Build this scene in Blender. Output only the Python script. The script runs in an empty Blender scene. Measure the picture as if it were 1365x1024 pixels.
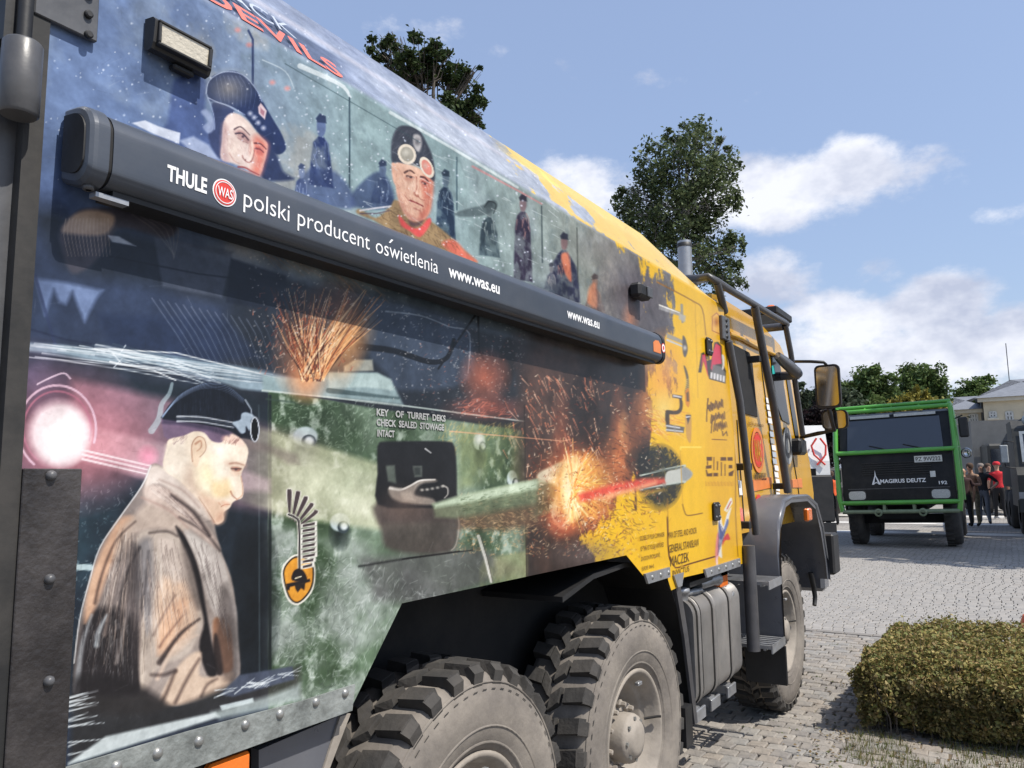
import bpy, math, random
import numpy as np
from mathutils import Vector, Matrix, noise as mnoise
random.seed(7); rng = np.random.default_rng(7)
sc = bpy.context.scene
col = sc.collection
R = math.radians
# ------------------------------------------------------------------ camera
CAM_H, YAW, PITCH, ROLL, FPX = 1.6, 0.56895, 0.12512, -0.015, 1025.0
_F = np.array([math.cos(YAW)*math.cos(PITCH), math.sin(YAW)*math.cos(PITCH), math.sin(PITCH)])
_R0 = np.array([math.sin(YAW), -math.cos(YAW), 0.0]); _U0 = np.cross(_R0, _F)
_R = _R0*math.cos(ROLL)+_U0*math.sin(ROLL); _U = _U0*math.cos(ROLL)-_R0*math.sin(ROLL)
cd = bpy.data.cameras.new('camera'); cam = bpy.data.objects.new('camera', cd); col.objects.link(cam)
cd.sensor_width = 36.0; cd.lens = FPX/1365*36; cd.clip_start = 0.05; cd.clip_end = 3000
cam.matrix_world = Matrix(((_R[0], _U[0], -_F[0], 0), (_R[1], _U[1], -_F[1], 0), (_R[2], _U[2], -_F[2], CAM_H), (0, 0, 0, 1)))
sc.camera = cam
# ------------------------------------------------------------------ light and sky
SUN = Vector((0.02, -1.0, 1.45)).normalized()
sd = bpy.data.lights.new('sun', 'SUN'); so = bpy.data.objects.new('sun', sd); col.objects.link(so)
sd.energy = 4.8; sd.angle = R(0.55); sd.color = (1.0, 0.95, 0.87)
so.rotation_euler = SUN.to_track_quat('Z', 'Y').to_euler(); so.location = (0, 0, 30)
sc.view_settings.view_transform = 'Standard'; sc.view_settings.look = 'None'
sc.view_settings.exposure = 0.25; sc.view_settings.gamma = 1.0; sc.view_settings.use_curve_mapping = False
def pix_dir(x, y):
    d = _F+_R*(x-682.5)/FPX+_U*(512-y)/FPX
    return Vector(d/np.linalg.norm(d))
wd = bpy.data.worlds.new('World'); sc.world = wd; wd.use_nodes = True
nt = wd.node_tree; N = nt.nodes; L = nt.links; N.clear()
def wn(t, **k):
    n = N.new(t)
    for a, b in k.items(): setattr(n, a, b)
    return n
def wm(op, a, b=None, c=None, clamp=False):
    n = N.new('ShaderNodeMath'); n.operation = op; n.use_clamp = clamp
    for i, v in enumerate((a, b, c)):
        if v is None: continue
        if isinstance(v, (int, float)): n.inputs[i].default_value = v
        else: L.new(v, n.inputs[i])
    return n.outputs[0]
outw = wn('ShaderNodeOutputWorld'); bg = wn('ShaderNodeBackground'); bg.inputs[1].default_value = 0.13
L.new(bg.outputs[0], outw.inputs[0])
sky = wn('ShaderNodeTexSky', sky_type='NISHITA'); sky.sun_disc = False
sky.sun_elevation = math.asin(SUN.z); sky.sun_rotation = math.atan2(SUN.x, SUN.y)
sky.air_density = 1.25; sky.dust_density = 1.6; sky.ozone_density = 2.2
tc = wn('ShaderNodeTexCoord')
def nz(scale, det, rough, off=(0, 0, 0), vec=None):
    m = wn('ShaderNodeMapping'); m.inputs['Location'].default_value = off
    L.new(vec or tc.outputs['Generated'], m.inputs[0])
    n = wn('ShaderNodeTexNoise'); n.inputs['Scale'].default_value = scale; n.inputs['Detail'].default_value = det; n.inputs['Roughness'].default_value = rough
    L.new(m.outputs[0], n.inputs['Vector']); return n
# squash the direction so that cloud puffs are wider than tall
mp = wn('ShaderNodeMapping'); mp.inputs['Scale'].default_value = (1, 1, 1.6); L.new(tc.outputs['Generated'], mp.inputs[0])
puff = nz(11.0, 7, 0.62, (3.1, 1.7, 0.4), mp.outputs[0]); big = nz(2.6, 4, 0.55, (0.35, 5.2, 2.0), mp.outputs[0])
def blob(x, y, rx, ry, amp=1.0):
    """a cumulus: an ellipse of sky round one direction"""
    d = pix_dir(x, y); e = Vector((-d.y, d.x, 0)).normalized(); u = d.cross(e)
    def dot(v):
        n = wn('ShaderNodeVectorMath', operation='DOT_PRODUCT'); L.new(tc.outputs['Generated'], n.inputs[0]); n.inputs[1].default_value = v; return n.outputs['Value']
    dist = (((x-682.5)/FPX)**2+((y-512)/FPX)**2+1)**0.5
    ax = wm('DIVIDE', dot(e), rx/FPX/dist); ay = wm('DIVIDE', dot(u), ry/FPX/dist)
    r2 = wm('ADD', wm('MULTIPLY', ax, ax), wm('MULTIPLY', ay, ay))
    front = wm('GREATER_THAN', dot(d), 0.2)
    return wm('MULTIPLY', wm('MULTIPLY', wm('SUBTRACT', 1.0, wm('MULTIPLY', r2, 0.5), clamp=True), amp), front)
acc = None
for b in [(1040, 255, 190, 52, 1.15), (1130, 232, 75, 46, 1.2), (800, 250, 110, 50, .9), (1000, 135, 40, 22, .55), (1250, 408, 85, 52, 1.25),
          (1180, 365, 45, 26, .8), (1120, 440, 120, 55, 1.15), (1330, 450, 130, 52, 1.15), (1020, 375, 75, 46, .95), (1200, 475, 280, 70, 1.0),
          (1320, 290, 110, 16, .5), (560, 40, 90, 24, .6), (640, 70, 180, 18, .5), (870, 105, 90, 16, .45), (700, 190, 150, 30, .45),
          (1560, 300, 160, 50, .9), (1700, 470, 260, 70, .95), (-300, 330, 200, 60, .9), (-150, 100, 160, 45, .9)]:
    v = blob(*b); acc = v if acc is None else wm('MAXIMUM', acc, v)
far = wm('MULTIPLY', wm('SUBTRACT', big.outputs['Fac'], 0.58, clamp=True), 5.0)
dens = wm('ADD', wm('MAXIMUM', acc, far), wm('MULTIPLY', wm('SUBTRACT', puff.outputs['Fac'], 0.5), 1.75))
ms = wn('ShaderNodeMapRange', interpolation_type='SMOOTHSTEP'); L.new(dens, ms.inputs[0])
ms.inputs[1].default_value = 0.46; ms.inputs[2].default_value = 1.0
sh = nz(7.0, 5, 0.6, (1.3, 0.2, 4.0), mp.outputs[0])
cr = wn('ShaderNodeMix', data_type='RGBA'); cr.inputs[6].default_value = (3.6, 3.9, 4.9, 1); cr.inputs[7].default_value = (6.6, 6.7, 7.2, 1)
shr = wn('ShaderNodeMapRange'); L.new(sh.outputs['Fac'], shr.inputs[0]); shr.inputs[1].default_value = .35; shr.inputs[2].default_value = .6
L.new(shr.outputs[0], cr.inputs[0])
veil = wn('ShaderNodeMix', data_type='RGBA'); veil.inputs[0].default_value = 0.46; veil.inputs[7].default_value = (3.0, 3.8, 5.9, 1); L.new(sky.outputs[0], veil.inputs[6])
cm = wn('ShaderNodeMix', data_type='RGBA'); L.new(wm('MULTIPLY', ms.outputs[0], 0.92), cm.inputs[0]); L.new(veil.outputs[2], cm.inputs[6]); L.new(cr.outputs[2], cm.inputs[7])
L.new(cm.outputs[2], bg.inputs[0])

# ------------------------------------------------------------------ helpers
def pix_ray(x, y): return _F+_R*(x-682.5)/FPX+_U*(512-y)/FPX
def at(x, y, Y=1.36):
    """a measured picture point on the upright plane at depth Y beside the truck"""
    r = pix_ray(x, y); t = Y/r[1]; return Vector((r[0]*t, Y, CAM_H+r[2]*t))
def gnd(x, y, z=0.0):
    r = pix_ray(x, y); t = (z-CAM_H)/r[2]; return Vector((r[0]*t, r[1]*t, z))
def crs(x, y, X):
    """... on the cross plane at length X"""
    r = pix_ray(x, y); t = X/r[0]; return Vector((X, r[1]*t, CAM_H+r[2]*t))
def s2l(c): return tuple((v/12.92 if v <= .04045 else ((v+.055)/1.055)**2.4) for v in c)
def rgb(r, g, b): return s2l((r/255, g/255, b/255))
MATS = {}
def mat(name, c, rough=.6, metal=0.0, var=.25, scale=9.0, bump=.15, bscale=60.0, coat=0.0, dirt=None, dirt_amt=.5, spec=.5, trans=0.0):
    if name in MATS: return MATS[name]
    m = bpy.data.materials.new(name); m.use_nodes = True; t = m.node_tree; n = t.nodes; l = t.links
    p = n['Principled BSDF']; p.inputs['Roughness'].default_value = rough; p.inputs['Metallic'].default_value = metal
    p.inputs['Specular IOR Level'].default_value = spec
    if coat: p.inputs['Coat Weight'].default_value = coat; p.inputs['Coat Roughness'].default_value = .08
    tcd = n.new('ShaderNodeTexCoord'); nn = n.new('ShaderNodeTexNoise'); nn.inputs['Scale'].default_value = scale; nn.inputs['Detail'].default_value = 6; nn.inputs['Roughness'].default_value = .65
    l.new(tcd.outputs['Object'], nn.inputs['Vector'])
    rp = n.new('ShaderNodeMapRange'); l.new(nn.outputs['Fac'], rp.inputs[0]); rp.inputs[1].default_value = .3; rp.inputs[2].default_value = .7; rp.inputs[3].default_value = 1-var; rp.inputs[4].default_value = 1+var
    mx = n.new('ShaderNodeMix'); mx.data_type = 'RGBA'; mx.blend_type = 'MULTIPLY'; mx.inputs[0].default_value = 1; mx.inputs[6].default_value = (*c, 1)
    l.new(rp.outputs[0], mx.inputs[7]); out = mx.outputs[2]
    if dirt:
        dn = n.new('ShaderNodeTexNoise'); dn.inputs['Scale'].default_value = scale*.6; dn.inputs['Detail'].default_value = 8; dn.inputs['Roughness'].default_value = .7
        l.new(tcd.outputs['Object'], dn.inputs['Vector'])
        dr = n.new('ShaderNodeMapRange'); l.new(dn.outputs['Fac'], dr.inputs[0]); dr.inputs[1].default_value = .42; dr.inputs[2].default_value = .68; dr.inputs[4].default_value = dirt_amt
        dm = n.new('ShaderNodeMix'); dm.data_type = 'RGBA'; l.new(dr.outputs[0], dm.inputs[0]); l.new(out, dm.inputs[6]); dm.inputs[7].default_value = (*dirt, 1); out = dm.outputs[2]
    l.new(out, p.inputs['Base Color'])
    rr = n.new('ShaderNodeMapRange'); l.new(nn.outputs['Fac'], rr.inputs[0]); rr.inputs[3].default_value = max(.03, rough-.12); rr.inputs[4].default_value = min(1, rough+.12); l.new(rr.outputs[0], p.inputs['Roughness'])
    if bump:
        bn = n.new('ShaderNodeTexNoise'); bn.inputs['Scale'].default_value = bscale; bn.inputs['Detail'].default_value = 5; l.new(tcd.outputs['Object'], bn.inputs['Vector'])
        bp = n.new('ShaderNodeBump'); bp.inputs['Strength'].default_value = bump; bp.inputs['Distance'].default_value = .01; l.new(bn.outputs['Fac'], bp.inputs['Height']); l.new(bp.outputs[0], p.inputs['Normal'])
    if trans: p.inputs['Transmission Weight'].default_value = trans
    MATS[name] = m; return m
def attr_mat(name, rough=.35, coat=0.0, var=.06, scale=40, bump=.0, transl=0.0, spec=.5):
    m = bpy.data.materials.new(name); m.use_nodes = True; t = m.node_tree; n = t.nodes; l = t.links; p = n['Principled BSDF']
    a = n.new('ShaderNodeAttribute'); a.attribute_name = 'Col'
    nn = n.new('ShaderNodeTexNoise'); nn.inputs['Scale'].default_value = scale; nn.inputs['Detail'].default_value = 6
    tcd = n.new('ShaderNodeTexCoord'); l.new(tcd.outputs['Object'], nn.inputs['Vector'])
    rp = n.new('ShaderNodeMapRange'); l.new(nn.outputs['Fac'], rp.inputs[0]); rp.inputs[1].default_value = .3; rp.inputs[2].default_value = .7; rp.inputs[3].default_value = 1-var; rp.inputs[4].default_value = 1+var
    mx = n.new('ShaderNodeMix'); mx.data_type = 'RGBA'; mx.blend_type = 'MULTIPLY'; mx.inputs[0].default_value = 1; l.new(a.outputs['Color'], mx.inputs[6]); l.new(rp.outputs[0], mx.inputs[7]); l.new(mx.outputs[2], p.inputs['Base Color'])
    p.inputs['Roughness'].default_value = rough; p.inputs['Specular IOR Level'].default_value = spec
    if coat: p.inputs['Coat Weight'].default_value = coat; p.inputs['Coat Roughness'].default_value = .06
    if bump:
        bp = n.new('ShaderNodeBump'); bp.inputs['Strength'].default_value = bump; bp.inputs['Distance'].default_value = .01; l.new(nn.outputs['Fac'], bp.inputs['Height']); l.new(bp.outputs[0], p.inputs['Normal'])
    if transl:
        o = n['Material Output']; tr = n.new('ShaderNodeBsdfTranslucent'); l.new(mx.outputs[2], tr.inputs[0]); ms_ = n.new('ShaderNodeMixShader'); ms_.inputs[0].default_value = transl
        l.new(p.outputs[0], ms_.inputs[1]); l.new(tr.outputs[0], ms_.inputs[2]); l.new(ms_.outputs[0], o.inputs[0])
    MATS[name] = m; return m
class MB:
    """collects shapes and links them as one mesh object"""
    def __init__(s): s.v = []; s.f = []; s.sm = []
    def add(s, vs, fs, smooth=False):
        o = len(s.v); s.v += [tuple(v) for v in vs]; s.f += [tuple(i+o for i in f) for f in fs]; s.sm += [smooth]*len(fs); return s
    def box(s, x0, x1, y0, y1, z0, z1, b=0.0):
        if b <= 0:
            vs = [(x, y, z) for x in (x0, x1) for y in (y0, y1) for z in (z0, z1)]
            return s.add(vs, [(0, 1, 3, 2), (4, 6, 7, 5), (0, 4, 5, 1), (2, 3, 7, 6), (0, 2, 6, 4), (1, 5, 7, 3)])
        # chamfered box
        vs = []; idx = {}
        for i, x in enumerate((x0, x1)):
            for j, y in enumerate((y0, y1)):
                for k, z in enumerate((z0, z1)):
                    sx, sy, sz = (b, -b)[i], (b, -b)[j], (b, -b)[k]
                    idx[i, j, k] = len(vs); vs += [(x, y+sy, z+sz), (x+sx, y, z+sz), (x+sx, y+sy, z)]
        fs = []
        for i in (0, 1): fs.append([idx[i, j, k] for j, k in ((0, 0), (1, 0), (1, 1), (0, 1))])
        for j in (0, 1): fs.append([idx[i, j, k]+1 for i, k in ((0, 0), (1, 0), (1, 1), (0, 1))])
        for k in (0, 1): fs.append([idx[i, j, k]+2 for i, j in ((0, 0), (1, 0), (1, 1), (0, 1))])
        for a in (0, 1):
            for c in (0, 1):
                fs.append([idx[0, a, c]+1, idx[1, a, c]+1, idx[1, a, c]+2, idx[0, a, c]+2])
                fs.append([idx[a, 0, c], idx[a, 1, c], idx[a, 1, c]+2, idx[a, 0, c]+2])
                fs.append([idx[a, c, 0], idx[a, c, 1], idx[a, c, 1]+1, idx[a, c, 0]+1])
        for key, o in idx.items(): fs.append([o, o+1, o+2])
        return s.add(vs, fs)
    def prism(s, poly, axis, a, b, smooth=False):
        """polygon given in the two other axes (in x,y,z order), extruded along axis from a to b"""
        n = len(poly); vs = []
        for q in (a, b):
            for p in poly:
                w = list(p); w.insert(axis, q); vs.append(w)
        fs = [tuple(range(n)), tuple(range(2*n-1, n-1, -1))]+[(i, (i+1) % n, n+(i+1) % n, n+i) for i in range(n)]
        return s.add(vs, fs, smooth)
    def tube(s, pts, r, n=10, cap=True):
        pts = [Vector(p) for p in pts]; rs = r if isinstance(r, (list, tuple)) else [r]*len(pts); vs = []; up = None
        for i, p in enumerate(pts):
            d = (pts[min(i+1, len(pts)-1)]-pts[max(i-1, 0)]).normalized()
            if up is None: up = d.orthogonal().normalized()
            up = (up-d*up.dot(d)).normalized(); w = d.cross(up)
            vs += [p+(up*math.cos(2*math.pi*k/n)+w*math.sin(2*math.pi*k/n))*rs[i] for k in range(n)]
        fs = [(i*n+k, i*n+(k+1) % n, (i+1)*n+(k+1) % n, (i+1)*n+k) for i in range(len(pts)-1) for k in range(n)]
        s.add(vs, fs, True)
        if cap: s.add(vs[:n], [tuple(range(n))[::-1]]); s.add(vs[-n:], [tuple(range(n))])
        return s
    def lathe(s, prof, c, axis='y', n=48, smooth=True):
        """prof: (radius, offset along axis)"""
        vs = []
        for r, o in prof:
            for k in range(n):
                a = 2*math.pi*k/n; u, w = r*math.cos(a), r*math.sin(a)
                vs.append({'y': (c[0]+u, c[1]+o, c[2]+w), 'z': (c[0]+u, c[1]+w, c[2]+o), 'x': (c[0]+o, c[1]+u, c[2]+w)}[axis])
        fs = [(i*n+k, i*n+(k+1) % n, (i+1)*n+(k+1) % n, (i+1)*n+k) for i in range(len(prof)-1) for k in range(n)]
        return s.add(vs, fs, smooth)
    def ball(s, c, r, n=12, m=8):
        rx, ry, rz = r if isinstance(r, tuple) else (r, r, r)
        vs = [(c[0]+rx*math.sin(math.pi*i/m)*math.cos(2*math.pi*k/n), c[1]+ry*math.sin(math.pi*i/m)*math.sin(2*math.pi*k/n), c[2]+rz*math.cos(math.pi*i/m)) for i in range(m+1) for k in range(n)]
        return s.add(vs, [(i*n+k, i*n+(k+1) % n, (i+1)*n+(k+1) % n, (i+1)*n+k) for i in range(m) for k in range(n)], True)
    def grid(s, rows, smooth=True):
        n = len(rows[0]); vs = [p for r in rows for p in r]
        return s.add(vs, [(i*n+k, i*n+k+1, (i+1)*n+k+1, (i+1)*n+k) for i in range(len(rows)-1) for k in range(n-1)], smooth)
    def build(s, name, m, parent=None, off=None, label=None):
        me = bpy.data.meshes.new(name)
        o_ = Vector(off) if off is not None else (Vector(parent['o']) if parent is not None and 'o' in parent else Vector((0, 0, 0)))
        me.from_pydata([tuple(Vector(v)-o_) for v in s.v], [], s.f); me.polygons.foreach_set('use_smooth', s.sm); me.update()
        me.materials.append(m if not isinstance(m, str) else MATS[m])
        o = bpy.data.objects.new(name, me); col.objects.link(o)
        if parent is not None:
            o.parent = parent
            if 'o' in parent: o['o'] = tuple(parent['o'])
        if label: o['label'] = label
        return o
def tag(o, label, cat, group=None, kind=None):
    if label: o['label'] = label
    if cat: o['category'] = cat
    if group: o['group'] = group
    if kind: o['kind'] = kind
    return o
def empty(name, loc, label, cat, group=None, origin=True):
    o = bpy.data.objects.new(name, None); col.objects.link(o); o.location = loc; o.empty_display_size = .2
    if origin: o['o'] = tuple(loc)
    return tag(o, label, cat, group)
def copy_tree(o, parent=None):
    c = o.copy(); col.objects.link(c); c.parent = parent
    for ch in o.children: copy_tree(ch, c)
    return c
TEXTS = []
def text(body, name, m, parent, M, width=None, height=None, bold=0.0, shear=0.0):
    """queue lettering; M places it (x along the line, y up), width/height in metres"""
    cu = bpy.data.curves.new('t', 'FONT'); cu.body = body; cu.offset = bold; cu.shear = shear; cu.resolution_u = 3
    o = bpy.data.objects.new('t', cu); col.objects.link(o); TEXTS.append((o, name, m, parent, M, width, height))
def finish_texts():
    dg = bpy.context.evaluated_depsgraph_get(); dg.update()
    for o, name, m, parent, M, width, height in TEXTS:
        src = bpy.data.meshes.new_from_object(o.evaluated_get(dg))
        vs = np.array([v.co[:] for v in src.vertices]); fs = [tuple(p.vertices) for p in src.polygons]
        if len(vs):
            vs[:, 0] -= vs[:, 0].min(); w = vs[:, 0].max(); h = .72
            if width: vs[:, 0] *= width/w
            if height: vs[:, 1] *= height/h
            b = MB(); b.add([M @ Vector(v) for v in vs], fs); b.build(name, m, parent)
        cu = o.data; bpy.data.objects.remove(o); bpy.data.curves.remove(cu); bpy.data.meshes.remove(src)
def frame_mat(o, ux, uy):
    ux = Vector(ux).normalized(); uy = Vector(uy); uy = (uy-ux*uy.dot(ux)).normalized(); n = ux.cross(uy)
    return Matrix(((ux.x, uy.x, n.x, o[0]), (ux.y, uy.y, n.y, o[1]), (ux.z, uy.z, n.z, o[2]), (0, 0, 0, 1)))
def wtext(body, p0, p1, hpx, m, name='lettering', Y=1.357, bold=0.0, parent=None, shear=0.0):
    """lettering on the side wall: p0/p1 measured ends of the baseline, hpx cap height there"""
    a, b = at(*p0, Y), at(*p1, Y); t = at(p0[0], p0[1]-hpx, Y); hh = t.z-a.z
    b.z = a.z if abs(b.z-a.z) < .02 else b.z
    text(body, name, m, parent, frame_mat(a, b-a, (0, 0, 1)), (b-a).length, hh, bold, shear)
# ------------------------------------------------------------------ materials
for a in [('black', (.012, .012, .013), .55), ('flat_black', (.006, .006, .007), .8), ('dark_steel', (.07, .072, .078), .42), ('tube_grey', (.06, .06, .066), .38), ('rubber_seal', (.012, .012, .012), .7)]:
    mat(*a, bump=.05, dirt=(.16, .14, .12), dirt_amt=.06 if 'black' in a[0] else .18)
mat('awning_grey', rgb(66, 72, 82), .42, .15, .06, 4, .02, coat=.05, dirt=(.3, .29, .27), dirt_amt=.10)
mat('plate_steel', (.038, .034, .034), .38, .3, .35, 14, .25, 90, dirt=(.2, .18, .17), dirt_amt=.25)
mat('yellow_paint', (.62, .33, .014), .28, 0, .06, 3, .02, coat=.5, dirt=(.32, .22, .06), dirt_amt=.16)
mat('fender_grey', (.115, .121, .14), .30, .2, .10, 5, .03, coat=.25, dirt=(.3, .28, .25), dirt_amt=.15)
mat('tyre_rubber', (.035, .033, .031), .85, 0, .3, 7, .35, 45, dirt=(.14, .12, .10), dirt_amt=.28)
mat('tyre_wall', (.15, .132, .115), .9, 0, .22, 6, .3, 35, dirt=(.27, .238, .20), dirt_amt=.75)
mat('rim_dust', (.30, .265, .225), .75, .1, .2, 9, .15, dirt=(.16, .14, .12), dirt_amt=.4)
mat('tank_paint', (.20, .19, .18), .5, .3, .22, 5, .08, dirt=(.32, .29, .26), dirt_amt=.45)
mat('galvanised', (.34, .35, .37), .42, .6, .2, 14, .1, dirt=(.3, .27, .22), dirt_amt=.3)
mat('skirt_metal', (.20, .215, .205), .5, .3, .55, 16, .35, 70, dirt=(.42, .44, .42), dirt_amt=.5)
mat('rivet_steel', (.30, .30, .285), .4, .6, .2, 30, .1)
mat('lens_cream', (.55, .50, .40), .2, 0, .06, 20, .3, 120, coat=.6)
mat('amber_lens', (.75, .17, .02), .2, 0, .1, 30, .15, 160, coat=.6)
mat('print_white', (.80, .80, .80), .4, bump=0, var=.03)
mat('print_red', (.62, .05, .035), .4, bump=0, var=.06)
mat('print_black', (.025, .02, .015), .5, bump=0, var=.1)
mat('print_brown', (.11, .055, .012), .55, bump=0, var=.2)
mat('print_salmon', (.70, .16, .11), .4, bump=0, var=.12)
mat('print_orange', (.66, .20, .05), .4, bump=0, var=.15)
mat('print_grey', (.34, .34, .33), .5, bump=0, var=.25)
mat('print_pale', (.42, .46, .52), .4, bump=0, var=.08)
mat('dark_glass', (.006, .007, .008), .10, 0, .1, 3, 0, spec=.22)
mat('mirror_glass', (.55, .56, .58), .03, 1.0, .02, 3, 0)
mat('chrome', (.6, .6, .6), .15, 1.0, .05, 9, 0)
mat('teal', (.02, .38, .36), .5)
mat('stack_metal', (.36, .37, .38), .35, .6, .15, 8, .05, dirt=(.2, .18, .16), dirt_amt=.2)
mural_mat = attr_mat('wrap_print', rough=.32, coat=.12, var=.05, scale=120, spec=.25)
# ------------------------------------------------------------------ printed side wall of the truck box
DW = 1.36                                   # the plane of the side wall
ZC = 2.615                                  # height of the fold under the sloping roof edge
TRUCK = empty('expedition_truck', (3.6, 2.55, 0), 'yellow six-wheeled expedition truck with printed soldier mural along its box', 'truck')
XR = 0.62
def zfront(z): return 4.511+(2.41-z)*.102   # leaning front edge of the box
BOT = [(.62, 1.070), (1.398, 1.073), (1.578, 1.287), (2.986, 1.287), (3.187, 1.165), (3.42, 1.160), (3.47, 1.085), (3.60, 1.090), (3.64, 1.125), (4.645, 1.095)]
def zbot(x): return np.interp(x, [b[0] for b in BOT], [b[1] for b in BOT])
xs = sorted(set([round(float(np.clip(at(px, 620).x, .62, 4.645)), 4) for px in np.arange(8, 996, 1.25)]+[b[0] for b in BOT]))
xs = np.array(xs); NC = len(xs); NZ, NB = 800, 64
v = np.linspace(0, 1, NZ)[:, None]
Zw = zbot(xs)[None, :]*(1-v)+ZC*v
shear = np.clip((xs-2.5)/(4.645-2.5), 0, 1)[None, :]**2
Xw = xs[None, :]+shear*(np.vectorize(zfront)(Zw)-4.645)
Yw = np.full_like(Zw, DW)
# sloping roof edge: from the fold up and in, lower towards the front
drop = np.clip((xs-3.78)/(4.645-3.78), 0, 1)
ytop = 1.55-.12*drop; ztop = 2.897-.235*drop
b_ = np.linspace(0, 1, NB+1)[1:, None]
round_ = np.sin(b_*math.pi)*.006
Yb = DW+(ytop-DW)[None, :]*b_+round_*.55; Zb = ZC+(ztop-ZC)[None, :]*b_+round_
Yb = DW+(Yb-DW)*np.clip(b_*6, .3, 1); Xb = np.repeat(Xw[-1:, :], NB, 0)
GX = np.vstack([Xw, Xb]); GY = np.vstack([Yw, Yb]); GZ = np.vstack([Zw, Zb])
# where each point of the print lies in the tracing of the photograph (for the drawing below)
_d = np.stack([GX, GY, GZ-CAM_H], -1); _z = _d@_F
PX = 682.5+FPX*(_d@_R)/_z; PY = 512-FPX*(_d@_U)/_z
IMG = np.zeros(PX.shape+(3,), np.float32)
pcol = PX[NZ//2]
def fbm(scale, octv=5, seed=0, gain=.55, sx=1.0, sz=1.0):
    out = np.zeros_like(GX); amp = 1; tot = 0; u0 = GX*scale*sx+seed*7.31; v0 = (GZ+(GY-DW))*scale*sz+seed*3.77
    r = np.random.default_rng(100+seed)
    lat = r.random((256, 256)).astype(np.float32)
    for o in range(octv):
        u = u0*2**o; w = v0*2**o; iu = np.floor(u).astype(int); iv = np.floor(w).astype(int); fu = u-iu; fv = w-iv
        fu = fu*fu*(3-2*fu); fv = fv*fv*(3-2*fv)
        g = lambda a, b: lat[(iu+a) % 256, (iv+b) % 256]
        out += amp*((g(0, 0)*(1-fu)+g(1, 0)*fu)*(1-fv)+(g(0, 1)*(1-fu)+g(1, 1)*fu)*fv); tot += amp; amp *= gain
    return (out/tot).astype(np.float32)
def C(*c): return np.array(c, np.float32)/255
def win(x0, y0, x1, y1):
    lo = max(0, np.searchsorted(pcol, x0-45)-1); hi = min(NC, np.searchsorted(pcol, x1+45)+2)
    if hi <= lo: return None
    sub = PY[:, lo:hi]; m = ((sub > y0) & (sub < y1) & (PX[:, lo:hi] > x0) & (PX[:, lo:hi] < x1))
    r = np.where(m.any(1))[0]; c = np.where(m.any(0))[0]
    if len(r) == 0: return None
    return slice(r[0], r[-1]+1), slice(lo+c[0], lo+c[-1]+1)
def mixin(w, a, c):
    IMG[w] += (np.asarray(c, np.float32)-IMG[w])*a[..., None]
def catmull(p, closed=True, k=5):
    p = [np.array(q, float) for q in p]; n = len(p); out = []
    for i in range(n if closed else n-1):
        a, b, c_, d = (p[(i-1) % n], p[i], p[(i+1) % n], p[(i+2) % n]) if closed else (p[max(i-1, 0)], p[i], p[i+1], p[min(i+2, n-1)])
        for t in np.arange(k)/k:
            out.append(.5*((2*b)+(c_-a)*t+(2*a-5*b+4*c_-d)*t*t+(3*b-a-3*c_+d)*t**3))
    if not closed: out.append(p[-1])
    return out
def pmask(p, soft, w):
    x = PX[w]; y = PY[w]; ins = np.zeros(x.shape, bool); d2 = np.full(x.shape, 1e9)
    n = len(p)
    for i in range(n):
        x0, y0 = p[i]; x1, y1 = p[(i+1) % n]
        if y0 != y1:
            cr_ = ((y0 > y) != (y1 > y)) & (x < (x1-x0)*(y-y0)/(y1-y0)+x0); ins ^= cr_
        dx, dy = x1-x0, y1-y0; L2 = dx*dx+dy*dy+1e-9
        t = np.clip(((x-x0)*dx+(y-y0)*dy)/L2, 0, 1); d2 = np.minimum(d2, (x-x0-t*dx)**2+(y-y0-t*dy)**2)
    s_ = np.where(ins, 1, -1)*np.sqrt(d2)
    return np.clip(.5+s_/soft, 0, 1)
def poly(p, c, a=1.0, soft=1.6, smooth=False, tex=None, k=4):
    if smooth: p = catmull(p, True, k)
    q = np.array(p); w = win(q[:, 0].min()-soft, q[:, 1].min()-soft, q[:, 0].max()+soft, q[:, 1].max()+soft)
    if w is None: return
    m = pmask([tuple(z) for z in p], soft, w)*a
    if tex is not None: m = m*tex[w]
    mixin(w, m, C(*c))
def stroke(p, w0, w1, c, a=1.0, soft=1.2, smooth=False, k=4):
    if smooth: p = catmull(p, False, k)
    q = np.array(p, float); mw = max(w0, w1)+soft; w = win(q[:, 0].min()-mw, q[:, 1].min()-mw, q[:, 0].max()+mw, q[:, 1].max()+mw)
    if w is None: return
    x = PX[w]; y = PY[w]; best = np.full(x.shape, -1e9); n = len(q)-1
    for i in range(n):
        x0, y0 = q[i]; dx, dy = q[i+1]-q[i]; L2 = dx*dx+dy*dy+1e-9
        t = np.clip(((x-x0)*dx+(y-y0)*dy)/L2, 0, 1); wd_ = w0+(w1-w0)*(i+t)/n
        best = np.maximum(best, wd_*.5-np.sqrt((x-x0-t*dx)**2+(y-y0-t*dy)**2))
    mixin(w, np.clip(.5+best/soft, 0, 1)*a, C(*c))
def glow(cx, cy, rx, ry, c, a=1.0, pw=1.0, rot=0.0, tex=None, hard=0.0):
    m_ = max(rx, ry); w = win(cx-m_, cy-m_, cx+m_, cy+m_)
    if w is None: return
    x = PX[w]-cx; y = PY[w]-cy; cs, sn = math.cos(rot), math.sin(rot)
    u = (x*cs+y*sn)/rx; q = (-x*sn+y*cs)/ry; d = np.sqrt(u*u+q*q)
    m = np.clip((1-d)/(1-hard), 0, 1)**pw*a
    if tex is not None: m = m*tex[w]
    mixin(w, m, C(*c))
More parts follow.
